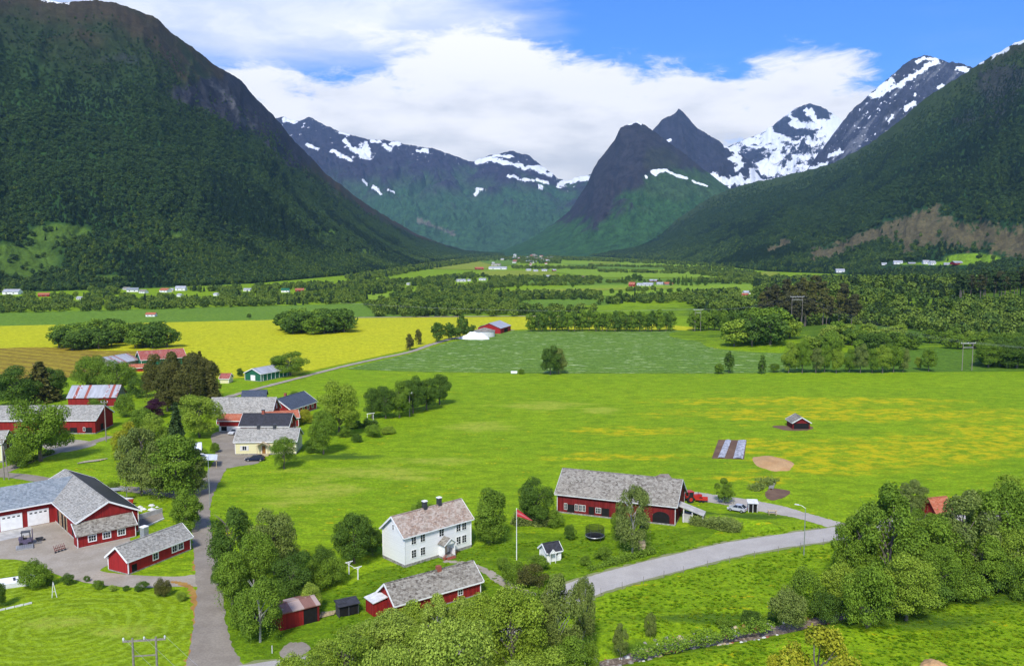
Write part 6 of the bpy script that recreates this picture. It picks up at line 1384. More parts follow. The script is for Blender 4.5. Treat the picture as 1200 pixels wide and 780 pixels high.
# far houses -------------------------------------------------------------------
FH = [ # px centre, base y, width px, storey px, wall, roof, label
 (12, 345, 20, 5.0, 'white', 'tin', 'white house at the far left edge below the forest'),
 (51, 347.5, 13, 3.5, 'red_wood', 'orange_roof', 'dark red house in the trees at the foot of the left slope'),
 (92, 351, 8, 2, 'dirty_white', 'tin', 'small grey roofed house by the trees of the left slope'),
 (147, 339.5, 9, 2.5, 'dirty_white', 'slate', 'upper grey house of the group under the left slope'),
 (155, 342, 14, 4, 'white', 'slate_blue', 'wide white house with blue grey roof under the left slope'),
 (166, 343.5, 10, 3.5, 'white', 'slate', 'white house right beside the blue grey roofed one'),
 (191, 342.5, 13, 4, 'white', 'orange_roof', 'white house with reddish roof in the clearing'),
 (200, 341.5, 6, 3, 'cream', 'tin', 'small cream annexe next to the reddish roofed white house'),
 (211, 340.5, 13, 4.5, 'white', 'tin', 'white house with light roof in the clearing'),
 (209, 347.5, 6, 2, 'white', 'tin', 'tiny white shed below the clearing houses'),
 (252, 346.5, 6, 1.8, 'white', 'tin', 'tiny white shed on the grass right of the clearing'),
 (289, 341, 10, 2.5, 'white', 'tin', 'white long house between the trees right of the clearing'),
 (334, 342.5, 10, 4.0, 'white', 'green_wood', 'white house with greenish roof at the forest foot'),
 (351, 341.5, 11, 3.0, 'red_wood', 'orange_roof', 'small red roofed house at the forest foot'),
 (176, 371, 12, 3.2, 'white', 'orange_roof', 'lone hut with reddish roof in the far green field'),
 (478, 334, 4, 1.6, 'dirty_white', 'tin', 'tiny pale house in the middle of the far wooded belt'),
 (541, 330, 12, 2.4, 'white', 'tin', 'low white shed left of the tiny white hut'),
 (550, 329.5, 4, 1.8, 'white', 'tin', 'tiny white hut in the far wooded belt'),
 (565, 328.5, 9, 2.0, 'white', 'tin', 'small pale shed at the end of the far wooded belt'),
 (562, 316, 11, 2.6, 'red_wood', 'orange_roof', 'reddish farmhouse left of the long white hall'),
 (583, 315.6, 24, 2.8, 'white', 'tin', 'long low white hall in the far village'),
 (581, 311.5, 12, 2.4, 'dirty_white', 'slate', 'grey roofed house behind the long white hall'),
 (985, 319.5, 11, 3.6, 'white', 'tin', 'white house alone among trees on the right slope foot'),
 (1037, 310.5, 6, 2.4, 'white', 'tin', 'small white house left of the white farmhouse pair'),
 (1052, 309.5, 11, 3.6, 'white', 'tin', 'white farmhouse on the right hillside, left one'),
 (1069, 309.5, 9, 1.8, 'grey_wood', 'tin', 'low grey barn between the hillside farmhouses'),
 (1086, 309.8, 8, 3.8, 'white', 'tin', 'white gabled house on the right hillside, middle one'),
 (1094, 310, 8, 4.0, 'white', 'tin', 'white gabled house next to the middle hillside house'),
 (1110, 310, 9, 2.0, 'dirty_white', 'tin', 'low pale shed left of the hillside red barn'),
 (1124, 309.6, 13, 3.4, 'red_wood', 'tin', 'red barn with grey roof beside the bright green hillside field'),
 (740, 336, 8, 4.6, 'red_bright', 'orange_roof', 'bright red barn of the far farm'),
 (750, 335, 9, 2.8, 'white', 'tin', 'long white barn next to the bright red far barn'),
 (759, 335.3, 13, 3.4, 'dirty_white', 'tin', 'grey white gabled barn in the middle of the far farm'),
 (774, 334, 9, 2.8, 'dirty_white', 'tin', 'pale house right of the gabled far barn'),
 (784, 334.4, 11, 3.2, 'grey_wood', 'orange_roof', 'house with dull red roof at the right of the far farm'),
 (765, 330.5, 10, 2.6, 'red_wood', 'tin', 'dark red shed behind the far farm'),
 (682, 326.5, 22, 2.4, 'red_wood', 'rust_roof', 'long brown red hall at the edge of the far wood'),
 (876, 345, 9, 3.6, 'white', 'tin', 'white roofed house beside the dark wood'),
 (872, 349, 9, 2.6, 'red_wood', 'orange_roof', 'small orange roofed house beside the dark wood')]
def far_house(cx_, by, wpx, hpx, wall, roof, label, group=None, seed=0):
    x_, y_ = G(cx_, by); z_ = 0.0
    if cx_ > 960 and by < 325: x0 = atY(cx_, by, 1850)
    sc_ = y_ / FPX; wpx *= .88; Lm = wpx * sc_; hm = hpx * sc_ * .62; rm = hpx * sc_ * .55; dp = min(max(Lm * .7, 5), 12)
    rg = random.Random(int(cx_ * 7 + by)); an = rg.uniform(-.5, .5)
    A = (x_ - math.cos(an) * Lm / 2, y_ - math.sin(an) * Lm / 2); B = (x_ + math.cos(an) * Lm / 2, y_ + math.sin(an) * Lm / 2)
    z_ = surf(x_, y_)
    r = house('house' if 'house' in label else 'shed' if 'shed' in label or 'hut' in label else 'barn' if 'barn' in label else 'hall', label, 'house' if 'house' in label else 'shed' if 'shed' in label or 'hut' in label else 'barn', A, B, dp, max(hm, 1.8), max(rm, 1.2), wall, roof, trim=None, base=None, px=False, group=group, z=z_)
    L, W_, hw, rise = root_L[r.name]
    if wpx > 6 and by < 400:
        for u in (.25, .7): window(r, L, W_, 'front', u * L, hw * .35, Lm * .10, hw * .32, 1, 1, 'dirty_white')
    return r
def slope_z(A, x_, y_):
    X_, Y_, Z_ = A[0], A[1], A[2]; d2 = (X_ - x_) ** 2 + (Y_ - y_) ** 2; k = int(np.argmin(d2)); return float(Z_.ravel()[k]) if math.sqrt(d2.ravel()[k]) < 40 else None
def surf(x_, y_):
    z_ = float(ground_h(x_, y_))
    for A in (left, right):
        q = slope_z(A, x_, y_)
        if q is not None and q > z_: z_ = q
    return z_
def onray(px, py):
    """where the line of sight through a picture point meets a mountain side or the valley floor"""
    best = None
    for A in (left, right):
        PX, PY, T_ = A[4], A[5], A[3]; d2 = (PX - px) ** 2 + (PY - py) ** 2 + (T_ < 0) * 1e6 + (T_ > 1) * 1e6; k = int(np.argmin(d2))
        if d2.ravel()[k] < 9:
            y_ = A[1].ravel()[k]
            if best is None or y_ < best[1]: best = (A[0].ravel()[k], y_)
    g_ = G(px, py) if py > 292 else None
    if best is not None and (g_ is None or best[1] < g_[1]): return best
    return g_ or best
_G0 = G
for f_ in FH:
    cx_, by = f_[0], f_[1]
    if by < 326 and cx_ > 960:
        px_, py_ = onray(cx_, by); G = lambda a, b__, z=0.0, q=(px_, py_): q
        far_house(*f_); G = _G0
    else: far_house(*f_)
g_ = 'pale houses of the far village'
rg = random.Random(11)
for k in range(34):
    cx_ = rg.choice([rg.uniform(575, 650), rg.uniform(600, 632), rg.uniform(618, 652)]); by = rg.uniform(298.5, 312)
    if cx_ > 640: by = max(by, 303)
    if 552 < cx_ < 606 and by > 309: by = 305
    far_house(cx_, by, rg.uniform(2.5, 5), rg.uniform(1.4, 2.4), rg.choice(['white', 'white', 'dirty_white', 'cream_plain']), rg.choice(['tin', 'white_roof', 'slate', 'red_roof']), 'tiny pale house among the cluster of houses far down the valley', g_)
for k, (cx_, by, w_) in enumerate([(620, 317.5, 6), (628, 318.5, 6), (638, 318, 7), (640, 325, 10), (648, 327, 6), (650, 318, 5)]):
    far_house(cx_, by, w_, 2.2, ['white', 'dirty_white', 'white', 'dirty_white', 'white', 'red_wood'][k], 'tin', 'small pale house by the curving road in front of the far village', 'houses by the curving road before the far village')

# ------------------------------------------------------------------ objects
def at(name, px, py, rz, label, cat, group=None): return empty(name, (*G(px, py), 0), rz, label, cat, group)
# cars: bodies lofted from a side profile
def car(px, py, rz, paint, label, Lc=4.5, estate=True):
    r = at('parked_car', px, py, rz, label, 'car'); Wc = 1.8; x0 = -Lc / 2
    low = [(0, .35), (0.05, .70), (.9, .92), (1.25, .96), (3.9, .98), (4.45, .90), (4.5, .40)]
    low = [(a * Lc / 4.5, c_) for a, c_ in low]
    cab = [(1.15, .95), (1.85, 1.42), (3.5, 1.46), (4.25, .97)]; cab = [(a * Lc / 4.5, c_) for a, c_ in cab]
    def loft(prof, w0, w1, zlow):
        b_ = MB(); n = len(prof); zt = max(c_ for _, c_ in prof)
        V = []
        for s_ in (-1, 1):
            for a, c_ in prof:
                ww = w0 + (w1 - w0) * ((c_ - zlow) / (zt - zlow + 1e-6)); V.append((x0 + a, s_ * ww / 2, c_))
        f = [tuple(range(n)), tuple(reversed(range(n, 2 * n)))] + [(k, k + n, (k + 1) % n + n, (k + 1) % n) for k in range(n)]
        b_.add(V, [tuple(reversed(q)) for q in f]); return b_
    body = loft(low, Wc, Wc * .94, .35).build('body', M[paint], r)
    gl = loft(cab, Wc * .93, Wc * .74, .95).build('windows', M['glass'], r)
    q = MB(); q.box(x0 + 1.95 * Lc / 4.5, x0 + 3.45 * Lc / 4.5, -.64, .64, 1.45, 1.50)
    for s_ in (-1, 1):
        q.bar((x0 + 1.2 * Lc / 4.5, s_ * .83, .97), (x0 + 1.9 * Lc / 4.5, s_ * .66, 1.46), .07); q.bar((x0 + 4.2 * Lc / 4.5, s_ * .83, .99), (x0 + 3.5 * Lc / 4.5, s_ * .66, 1.47), .09); q.bar((x0 + 2.7 * Lc / 4.5, s_ * .845, .97), (x0 + 2.7 * Lc / 4.5, s_ * .68, 1.46), .07)
    q.build('roof', M[paint], r)
    for sx_ in (.82, 3.65):
        for s_ in (-1, 1):
            c_ = x0 + sx_ * Lc / 4.5; t_ = MB(); t_.tube([(c_, s_ * .72, .33), (c_, s_ * .93, .33)], .33, 16); w_ = t_.build('wheel', M['rubber'], r)
            t_ = MB(); t_.tube([(c_, s_ * .925, .33), (c_, s_ * .945, .33)], .19, 12); t_.build('rim', M['metal'], w_)
    for s_ in (-1, 1): q = MB(); q.box(x0 - .02, x0 + .08, s_ * .65 - .2, s_ * .65 + .2, .58, .74); q.build('headlight', M['white_gloss'], r)
    for s_ in (-1, 1): q = MB(); q.box(x0 + Lc - .07, x0 + Lc + .01, s_ * .7 - .14, s_ * .7 + .14, .62, .82); q.build('tail_light', M['red_paint'], r)
    return r
car(299, 539.5, R(4), 'car_blue', 'dark blue car parked in front of the yellow house', 4.9)
car(275, 508, R(75), 'car_silver', 'silver car parked beside the small garage', 4.4)
car(864, 598.5, R(-35), 'car_silver', 'pale silver car parked on the gravel drive behind the slender tree', 3.8)
# tractor
r = at('tractor', 812, 587, R(200), 'red tractor parked behind the right gable of the long red barn', 'tractor')
q = MB(); q.box(-1.9, .2, -.42, .42, .75, 1.45); q.box(-2.05, -1.9, -.38, .38, .8, 1.4); q.build('hood', M['red_paint'], r)
q = MB(); q.box(.2, 1.5, -.7, .7, .7, 1.3); q.box(.9, 1.9, -.95, -.62, 1.25, 1.5); q.box(.9, 1.9, .62, .95, 1.25, 1.5); q.build('fender', M['red_paint'], r)
q = MB(); q.box(.25, 1.45, -.66, .66, 1.33, 2.25); q.build('cab_glass', M['glass'], r)
q = MB(); q.box(.15, 1.6, -.75, .75, 2.25, 2.38); [q.bar((a, s_ * .68, 1.3), (a, s_ * .68, 2.26), .09) for a in (.25, 1.45) for s_ in (-1, 1)]; q.build('cab_roof', M['red_paint'], r)
q = MB(); q.tube([(-1.1, .3, 1.4), (-1.1, .3, 2.2)], .05); q.build('exhaust', M['dark_metal'], r)
for a, rad, ww in ((1.2, .82, .22), (-1.4, .5, .16)):
    for s_ in (-1, 1): q = MB(); q.tube([(a, s_ * .72, rad), (a, s_ * (.72 + ww * 2), rad)], rad, 18); w_ = q.build('wheel', M['rubber'], r); q = MB(); q.tube([(a, s_ * (.72 + ww * 2 - .01), rad), (a, s_ * (.74 + ww * 2), rad)], rad * .5, 12); q.build('rim', M['red_paint'], w_)
r = at('farm_trailer', 822, 587.5, R(-12), 'low red farm trailer next to the red tractor', 'trailer'); r.scale = (.7, .8, .7)
q = MB(); q.box(-1.9, 1.9, -.95, .95, .75, .87); q.box(-1.9, 1.9, -.95, -.88, .87, 1.35); q.box(-1.9, 1.9, .88, .95, .87, 1.35); q.box(-1.9, -1.83, -.88, .88, .87, 1.35); q.box(1.83, 1.9, -.88, .88, .87, 1.35); q.build('box', M['red_paint'], r)
for a in (-.5, .5):
    for s_ in (-1, 1): q = MB(); q.tube([(a, s_ * .78, .38), (a, s_ * 1.02, .38)], .38, 14); q.build('wheel', M['rubber'], r)
q = MB(); q.bar((-1.9, 0, .7), (-3.1, 0, .5), .1); q.build('drawbar', M['dark_metal'], r)
# dark loader in the garage yard
r = at('forklift', 31, 638, R(205), 'dark forklift with grey pallet forks parked in the garage yard', 'forklift')
q = MB(); q.box(-.9, 1.1, -.65, .65, .35, 1.15); q.box(.45, 1.2, -.6, .6, 1.15, 1.5); q.build('body', M['purple_grey'], r)
q = MB(); [q.bar((a, s_ * .6, 1.1), (a * .85, s_ * .55, 2.45), .09) for a in (-.7, .75) for s_ in (-1, 1)]; q.box(-.75, .8, -.62, .62, 2.45, 2.56); q.build('cab', M['dark_metal'], r)
q = MB(); q.box(-.1, .5, -.3, .3, 1.16, 1.35); q.box(.4, .5, -.3, .3, 1.35, 1.9); q.build('seat', M['rubber'], r)
q = MB(); [q.bar((-1.05, s_ * .35, .1), (-1.05, s_ * .35, 2.9), .1) for s_ in (-1, 1)]; q.box(-1.12, -1.0, -.4, .4, 1.2, 1.3); q.build('mast', M['purple_grey'], r)
q = MB(); [q.box(-2.5, -1.1, s_ * .3 - .07, s_ * .3 + .07, .12, .18) for s_ in (-1, 1)]; q.build('fork', M['metal'], r)
for a in (-.6, .8):
    for s_ in (-1, 1): q = MB(); q.tube([(a, s_ * .55, .36), (a, s_ * .82, .36)], .36, 14); q.build('wheel', M['rubber'], r)
r = at('pallet', 29, 642, R(30), 'grey flat pallet trailer in front of the forklift', 'pallet')
q = MB(); [q.box(-1.4 + k * .35, -1.1 + k * .35, -1.0, 1.0, .32, .38) for k in range(8)]; q.build('deck', M['metal'], r)
q = MB(); [q.box(-1.4, 1.35, a - .06, a + .06, .0, .315) for a in (-.9, 0, .9)]; q.build('runner', M['metal'], r)
r = at('harrow', 70, 646, R(60), 'dark red folded field implement leaning by the garage barn wall', 'implement'); r.scale = (.75, .75, .7)
q = MB(); [q.bar((-1.3 + k * .42, -.3, .5), (-1.3 + k * .42, .35, 1.9 - .1 * (k % 2)), .07) for k in range(7)]; q.bar((-1.4, 0, 1.2), (1.4, 0, 1.2), .12); q.bar((-1.4, -.2, .7), (1.4, -.2, .7), .12); q.build('frame', M['red_old'], r)
q = MB(); [q.tube([(-1.2 + k * .8, -.35, .3), (-1.2 + k * .8, -.25, .3)], .28, 12) for k in range(4)]; q.build('disc', M['dark_metal'], r)
r = at('wheelbarrow', 46, 634, R(40), 'small black barrow by the open bays of the garage barn', 'barrow')
q = MB(); q.add([(-.4, -.3, .35), (.5, -.3, .35), (.5, .3, .35), (-.4, .3, .35), (-.6, -.42, .72), (.7, -.42, .72), (.7, .42, .72), (-.6, .42, .72)], [(0, 3, 2, 1), (0, 1, 5, 4), (1, 2, 6, 5), (2, 3, 7, 6), (3, 0, 4, 7)]); q.build('tray', M['dark_metal'], r)
q = MB(); q.tube([(.85, -.06, .2), (.85, .06, .2)], .2, 12); q.build('wheel', M['rubber'], r); q = MB(); [q.bar((.85, s_ * .1, .2), (-1.2, s_ * .3, .6), .05) for s_ in (-1, 1)]; [q.bar((-.3, s_ * .28, .4), (-.35, s_ * .3, .0), .05) for s_ in (-1, 1)]; q.build('handle', M['pale_wood'], r)
# cabin boat behind the garage barn
r = at('motor_boat', 137, 592.5, R(14), 'white cabin boat with red hull standing on the grass behind the garage barn', 'boat')
def hull(z0, z1, k0, k1, name, mat, parent):
    b_ = MB(); n = 9; V = []
    for z_, kk in ((z0, k0), (z1, k1)):
        for s_ in (1, -1):
            for i in range(n):
                a = i / (n - 1); w_ = 1.15 * kk * (1 - a ** 3.2); V.append((-3.2 + 6.6 * a * (1 if z_ == z1 else .96), s_ * w_, z_))
    b_.add(V, [(i, i + 1, i + 1 + 2 * n, i + 2 * n) for i in range(n - 1)] + [(n + i + 1, n + i, 3 * n + i, 3 * n + i + 1) for i in range(n - 1)] + [(0, 2 * n, 3 * n, n), tuple(range(2 * n, 3 * n)) + tuple(reversed(range(3 * n, 4 * n)))])
    return b_.build(name, mat, parent)
hull(.3, 1.25, .7, 1, 'hull', M['red_paint'], r); hull(1.253, 1.5, 1.02, 1.02, 'deck', M['white_gloss'], r)
q = MB(); q.add([(-2.8, -.9, 1.5), (1.6, -.8, 1.5), (1.6, .8, 1.5), (-2.8, .9, 1.5), (-2.6, -.75, 2.25), (.7, -.62, 2.2), (.7, .62, 2.2), (-2.6, .75, 2.25)], [(4, 5, 6, 7), (0, 1, 5, 4), (1, 2, 6, 5), (2, 3, 7, 6), (3, 0, 4, 7)]); o = q.build('cabin', M['white_gloss'], r)
for a in (-1.9, -.6): q = MB(); q.box(a - .35, a + .35, -.92, -.78, 1.75, 2.08); q.build('window', M['glass'], o)
q = MB(); [q.box(a - .1, a + .1, -.6, .6, 0, .45) for a in (-2, 1.2)]; q.build('cradle', M['pale_wood'], r)
r = at('boat_canopy', 133, 587, R(14), 'flat grey sheet roof standing behind the cabin boat', 'canopy')
q = MB(); q.add([(-3, -.8, 2.5), (3, -.8, 2.5), (3, .8, 2.7), (-3, .8, 2.7), (-3, -.8, 2.58), (3, -.8, 2.58), (3, .8, 2.78), (-3, .8, 2.78)], [(0, 3, 2, 1), (4, 5, 6, 7), (0, 1, 5, 4), (1, 2, 6, 5), (2, 3, 7, 6), (3, 0, 4, 7)]); q.build('roof', M['metal'], r)
for a in (-2.7, 2.7): q = MB(); q.box(a - .06, a + .06, -.06, .06, 0, 2.55); q.build('post', M['metal'], r)
# trampoline
r = at('trampoline', 697, 632, 0, 'round black trampoline with safety net on the barn lawn', 'trampoline')
q = MB(); n = 28; q.tube([(1.75 * math.cos(6.2832 * k / n), 1.75 * math.sin(6.2832 * k / n), .85) for k in range(n + 1)], .05, 6, caps=False); q.build('frame', M['metal'], r)
q = MB(); q.add([(1.3 * math.cos(6.2832 * k / n), 1.3 * math.sin(6.2832 * k / n), .86) for k in range(n)], [tuple(range(n))]); q.build('mat', M['rubber'], r)
q = MB(); V = [(1.3 * math.cos(6.2832 * k / n), 1.3 * math.sin(6.2832 * k / n), .88) for k in range(n)] + [(1.72 * math.cos(6.2832 * k / n), 1.72 * math.sin(6.2832 * k / n), .91) for k in range(n)]
q.add(V, [(k, k + n, (k + 1) % n + n, (k + 1) % n) for k in range(n)]); q.build('padding', M['navy_roof'], r)
q = MB(); V = [(1.72 * math.cos(6.2832 * k / n), 1.72 * math.sin(6.2832 * k / n), z_) for z_ in (.95, 2.5) for k in range(n)]; q.add(V, [(k, (k + 1) % n, (k + 1) % n + n, k + n) for k in range(n)]); q.build('net', M['net'], r)
for k in range(6): a = 1.047 * k; q = MB(); q.bar((1.8 * math.cos(a), 1.8 * math.sin(a), 0), (1.8 * math.cos(a), 1.8 * math.sin(a), 2.55), .05); q.build('pole', M['dark_metal'], r)
# flagpole with pennant
r = at('flagpole', 605.4, 656, 0, 'tall white flagpole with a long red pennant in the garden', 'flagpole')
q = MB(); q.tube([(0, 0, 0), (0, 0, 4.5), (0, 0, 9.2)], [.085, .065, .035], 10); q.build('pole', M['white'], r)
q = MB(); q.tube([(0, 0, 9.2), (0, 0, 9.38)], .08, 10); q.build('finial', M['white'], r)
V, Fc, MI = [], [], []; n = 12
for i in range(n + 1):
    a = i / n; x_ = .05 + 2.7 * a; hh = .62 * (1 - a) + .05; zc = 8.55 - 1.15 * a - .25 * a * a; y_ = .12 * math.sin(a * 7)
    for k_ in (-1, -.3, .3, 1): V.append((x_, y_, zc + k_ * hh))
for i in range(n):
    for k_ in range(3): Fc.append((4 * i + k_, 4 * i + 4 + k_, 4 * i + 5 + k_, 4 * i + 1 + k_)); MI.append(1 if k_ == 1 else 0)
M['flag_red'] = simple('red flag cloth', (0.45, 0.03, 0.035), .05); M['flag_mid'] = simple('pale flag stripe', (0.50, 0.14, 0.16), .05)
q = MB(); q.v = V; q.f = Fc; q.m = MI; q.build('pennant', [M['flag_red'], M['flag_mid']], r)
# clothes drying frame
a2, b2 = G(409, 672.5), G(422, 675); L = math.dist(a2, b2) + .8
r = empty('drying_frame', (*a2, 0), math.atan2(b2[1] - a2[1], b2[0] - a2[0]) - .45, 'white clothes drying frame of two T posts on the farmhouse lawn', 'drying frame')
for k in (0, 1):
    q = MB(); q.box(k * L - .07, k * L + .07, -.07, .07, 0, 2.1); o = q.build('post', M['white'], r); q = MB(); q.bar((k * L, -.75, 2.15), (k * L, .75, 2.15), .1); q.bar((k * L, -.5, 2.1), (k * L, 0, 1.75), .06); q.bar((k * L, .5, 2.1), (k * L, 0, 1.75), .06); q.build('crossbar', M['white'], o)
q = MB(); q.bar((0, -.6, 2.2), (L, -.6, 2.2), .05); q.build('rail', M['white'], r)
# swing post frame on the left lawn
r = at('clothes_post', 63, 700, R(20), 'white A shaped post on the mown lawn', 'post')
q = MB(); q.bar((-.25, 0, 0), (0, 0, 2.6), .09); q.bar((.45, 0, 0), (0, 0, 2.6), .09); q.bar((-.15, 0, 1.0), (.28, 0, 1.0), .07); q.build('post', M['dirty_white'], r)
# timber and fence bits
r = at('plank_stack', 383, 722, R(20), 'loose pile of pale planks beside the rusty roofed shed', 'planks')
for k in range(7): q = MB(); q.bar((-1.3 + .1 * k, -.3 + .16 * k, .1 + .07 * k), (1.1 + .08 * k, .0 + .12 * k, .25 + .12 * (k % 3)), .16, .05); q.build('plank', M['pale_wood'], r)
r = at('picnic_table', 905, 602, R(-12), 'wooden picnic table on the gravel drive', 'picnic table')
q = MB(); q.box(-.95, .95, -.38, .38, .72, .78); q.build('tabletop', M['pale_wood'], r)
for s_ in (-1, 1): q = MB(); q.box(-.95, .95, s_ * .75 - .13, s_ * .75 + .13, .42, .47); q.build('bench', M['pale_wood'], r)
for a in (-.7, .7): q = MB(); q.bar((a, -.85, 0), (a, -.25, .72), .09); q.bar((a, .85, 0), (a, .25, .72), .09); q.bar((a, -.8, .38), (a, .8, .38), .08); q.build('leg', M['pale_wood'], r)
r = at('footbridge', 905, 569, R(68), 'old pale plank footbridge across the ditch on the meadow', 'footbridge')
q = MB(); [q.box(-3.3 + k * .34, -3.02 + k * .34, -.55, .55, .30, .36) for k in range(19)]; q.build('deck', M['grey_wood'], r); q = MB(); [q.box(-3.4, 3.3, s_ * .4 - .08, s_ * .4 + .08, .02, .295) for s_ in (-1, 1)]; q.build('beam', M['grey_wood'], r)
r = at('timber_sledge', 104, 541.5, R(28), 'pile of grey and brown timber on the village lawn', 'timber')
for k in range(5): q = MB(); q.tube([(-2.6 + .4 * k, -.5 + .3 * k, .2), (2.4 + .5 * k, -.2 + .32 * k, .25)], .14, 8); q.build('log', M['pale_wood' if k % 2 else 'grey_wood'], r)
# garden beds under plastic: three strips
a2 = G(834, 536); b2 = G(870, 537); L = math.dist(a2, b2)
BED = simple('crumpled pale plastic mulch', (0.36, 0.36, 0.38), .6, 1.6, .5, .5, .4)
tag(sheet('garden_bed', [(834, 537), (842, 515), (875, 515.5), (872, 538)], .03, DIRT, False), 'brown dug garden plot on the meadow under plastic strips', 'garden bed', kind='thing')
bpy.data.objects['garden_bed']['kind'] = 'structure'; del bpy.data.objects['garden_bed']['label']; del bpy.data.objects['garden_bed']['category']
for pts, lb in [([(841, 536.5), (849, 536.8), (857, 516), (850, 515.8)], 'crumpled white plastic strip, left one on the garden plot'), ([(859, 537.3), (870.5, 537.7), (874.5, 516.3), (865, 516)], 'wide crumpled white plastic strip, right one on the garden plot')]:
    P = [G(*p) for p in pts]; nu, nv_ = 10, 30; V = []
    for i in range(nu + 1):
        for j in range(nv_ + 1):
            a, c_ = i / nu, j / nv_; x_ = (P[0][0] * (1 - a) + P[1][0] * a) * (1 - c_) + (P[3][0] * (1 - a) + P[2][0] * a) * c_; y_ = (P[0][1] * (1 - a) + P[1][1] * a) * (1 - c_) + (P[3][1] * (1 - a) + P[2][1] * a) * c_
            V.append((x_, y_, .05 + .22 * math.sin(math.pi * a) ** .6 + random.uniform(0, .09)))
    tag(mesh_np('plastic_strip', V, gridfaces(nu + 1, nv_ + 1), BED), lb, 'plastic strip')
# heap of sandy soil
V = []; n = 60
def heap(name, px, py, rx, ry, h, mat, label, seed, lobes=2.0):
    cx_, cy_ = G(px, py); rg = np.random.default_rng(seed); n = 44; a = np.linspace(-1.2, 1.2, n); X_, Y_ = np.meshgrid(a, a, indexing='ij')
    th = np.arctan2(Y_, X_); r_ = np.hypot(X_, Y_) / (0.80 + 0.35 * vnoise(np.cos(th) * lobes + seed, np.sin(th) * lobes + seed)); Z_ = h * np.clip(1 - r_ ** 2, -.05, 1) ** 1 * (0.45 + 0.9 * fbm(X_ * 3 + seed, Y_ * 3, 4)); Z_ = np.where(r_ > 1, -0.15, Z_)
    return tag(mesh_np(name, np.stack([cx_ + X_ * rx, cy_ + Y_ * ry, Z_], -1).reshape(-1, 3), gridfaces(n, n), mat, smooth=True), label, 'soil heap')
heap('soil_heap', 905, 542, 4.8, 8.5, .9, SAND, 'broad heap of orange sandy soil on the meadow', 4)
heap('soil_heap', 1095, 783, 2.0, 2.4, 1.0, SAND, 'sandy heap peeking over the bottom edge at the right', 8)
# white wrapped bales
heap('bale_pile', 557, 397, 9.5, 5, 4.2, M['wrap'], 'white plastic covered silage pile at the field track', 3)
r = at('silo_tank', 568, 394, 0, 'round pale tank with dark grey lid behind the white silage pile', 'tank')
q = MB(); q.tube([(0, 0, 0), (0, 0, 3.6)], 6.2, 28); q.build('wall', M['dirty_white'], r); q = MB(); q.tube([(0, 0, 3.62), (0, 0, 5.4)], [6.6, .6], 28); q.build('lid', M['slate'], r)
r = at('wrapped_bale', 602.5, 438, 0, 'white wrapped bales at the corner of the crop field', 'bale')
for k in range(2): q = MB(); q.tube([(-1.4 + k * 1.35, 0, .62), (-.1 + k * 1.35, 0, .62)], [.62, .62], 16); q.build('bale', M['wrap'], r)
# ramp wall by the lane
r = at('retaining_wall', 152, 622, 0, 'low grey concrete wall along the sunken path behind the red cottage', 'wall')
x0_, y0_ = G(152, 622); pts = [(G(*p)[0] - x0_, G(*p)[1] - y0_) for p in [(152, 612), (190, 600)]]
q = MB(); q.bar((pts[0][0], pts[0][1], .5), (pts[1][0], pts[1][1], .4), .25, 1.1); q.build('wall', M['concrete'], r); pts = [(G(*p)[0] - x0_, G(*p)[1] - y0_) for p in [(154, 625), (192, 608)]]
q = MB(); q.bar((pts[0][0], pts[0][1], .1), (pts[1][0], pts[1][1], .1), .3, .3); q.build('kerb', M['dirty_white'], r)
# white terrace at the left edge
r = at('white_terrace', 6, 687, R(25), 'white paved terrace with low rail at the left edge', 'terrace')
q = MB(); q.box(-9, 4.2, -1.0, 3.2, 0, .35); q.build('deck', M['white'], r); q = MB(); q.box(-9, 4.35, -1.15, -1.003, .0, .75); q.build('rail', M['dirty_white'], r)
for k, a in enumerate((2.2, 1.2)): q = MB(); q.tube([(a, .4 + k, .353), (a, .4 + k, .8)], [.16, .22], 10); q.build('planter', M['dark_metal'], r)
r = at('white_edging', 6, 714, R(38), 'white garden edging leading off the left edge of the lawn', 'edging'); q = MB(); [q.bar((-3.5 + 1.2 * k, 0, .12), (-2.4 + 1.2 * k, .05, .14), .22, .24) for k in range(6)]; q.build('block', M['dirty_white'], r)
# white stones and flowers on the lawn behind the boat
for k, (px, py, s) in enumerate([(164, 594, .5), (167, 596.5, .6), (178, 592, .55), (178, 597, .7), (187, 600, .4), (172, 601, .35), (160, 601, .3), (184, 594, .3)]):
    heap('pale_stone', px, py, s * 1.3, s, s * .7, M['dirty_white'], 'pale stone lying on the grass behind the garage barn', 20 + k)['group'] = 'pale stones on the grass behind the garage barn'
for o in bpy.data.objects:
    if o.name.startswith('pale_stone'): o['category'] = 'stone'
# bright garden pots by the steps
for k, (px, py) in enumerate([(521, 656), (533, 650)]):
    r = at('flower_pot', px, py, 0, ['pot of orange red flowers left of the farmhouse steps', 'pot of orange red flowers right of the farmhouse steps'][k], 'flower pot')
    q = MB(); q.tube([(0, 0, 0), (0, 0, .45)], [.22, .32], 10); q.build('pot', M['brick'], r)
    rg = np.random.default_rng(k); P = rg.normal(0, .22, (90, 3)) + np.array([0, 0, .7]); V, Fc, tt = leafcloud(P, unit(P - np.array([0, 0, .6])), np.full(90, .07), rg.random(90), rg)
    mesh_np('flowers', V, Fc, M['orange_roof'], parent=r, attrs={'tint': tt})
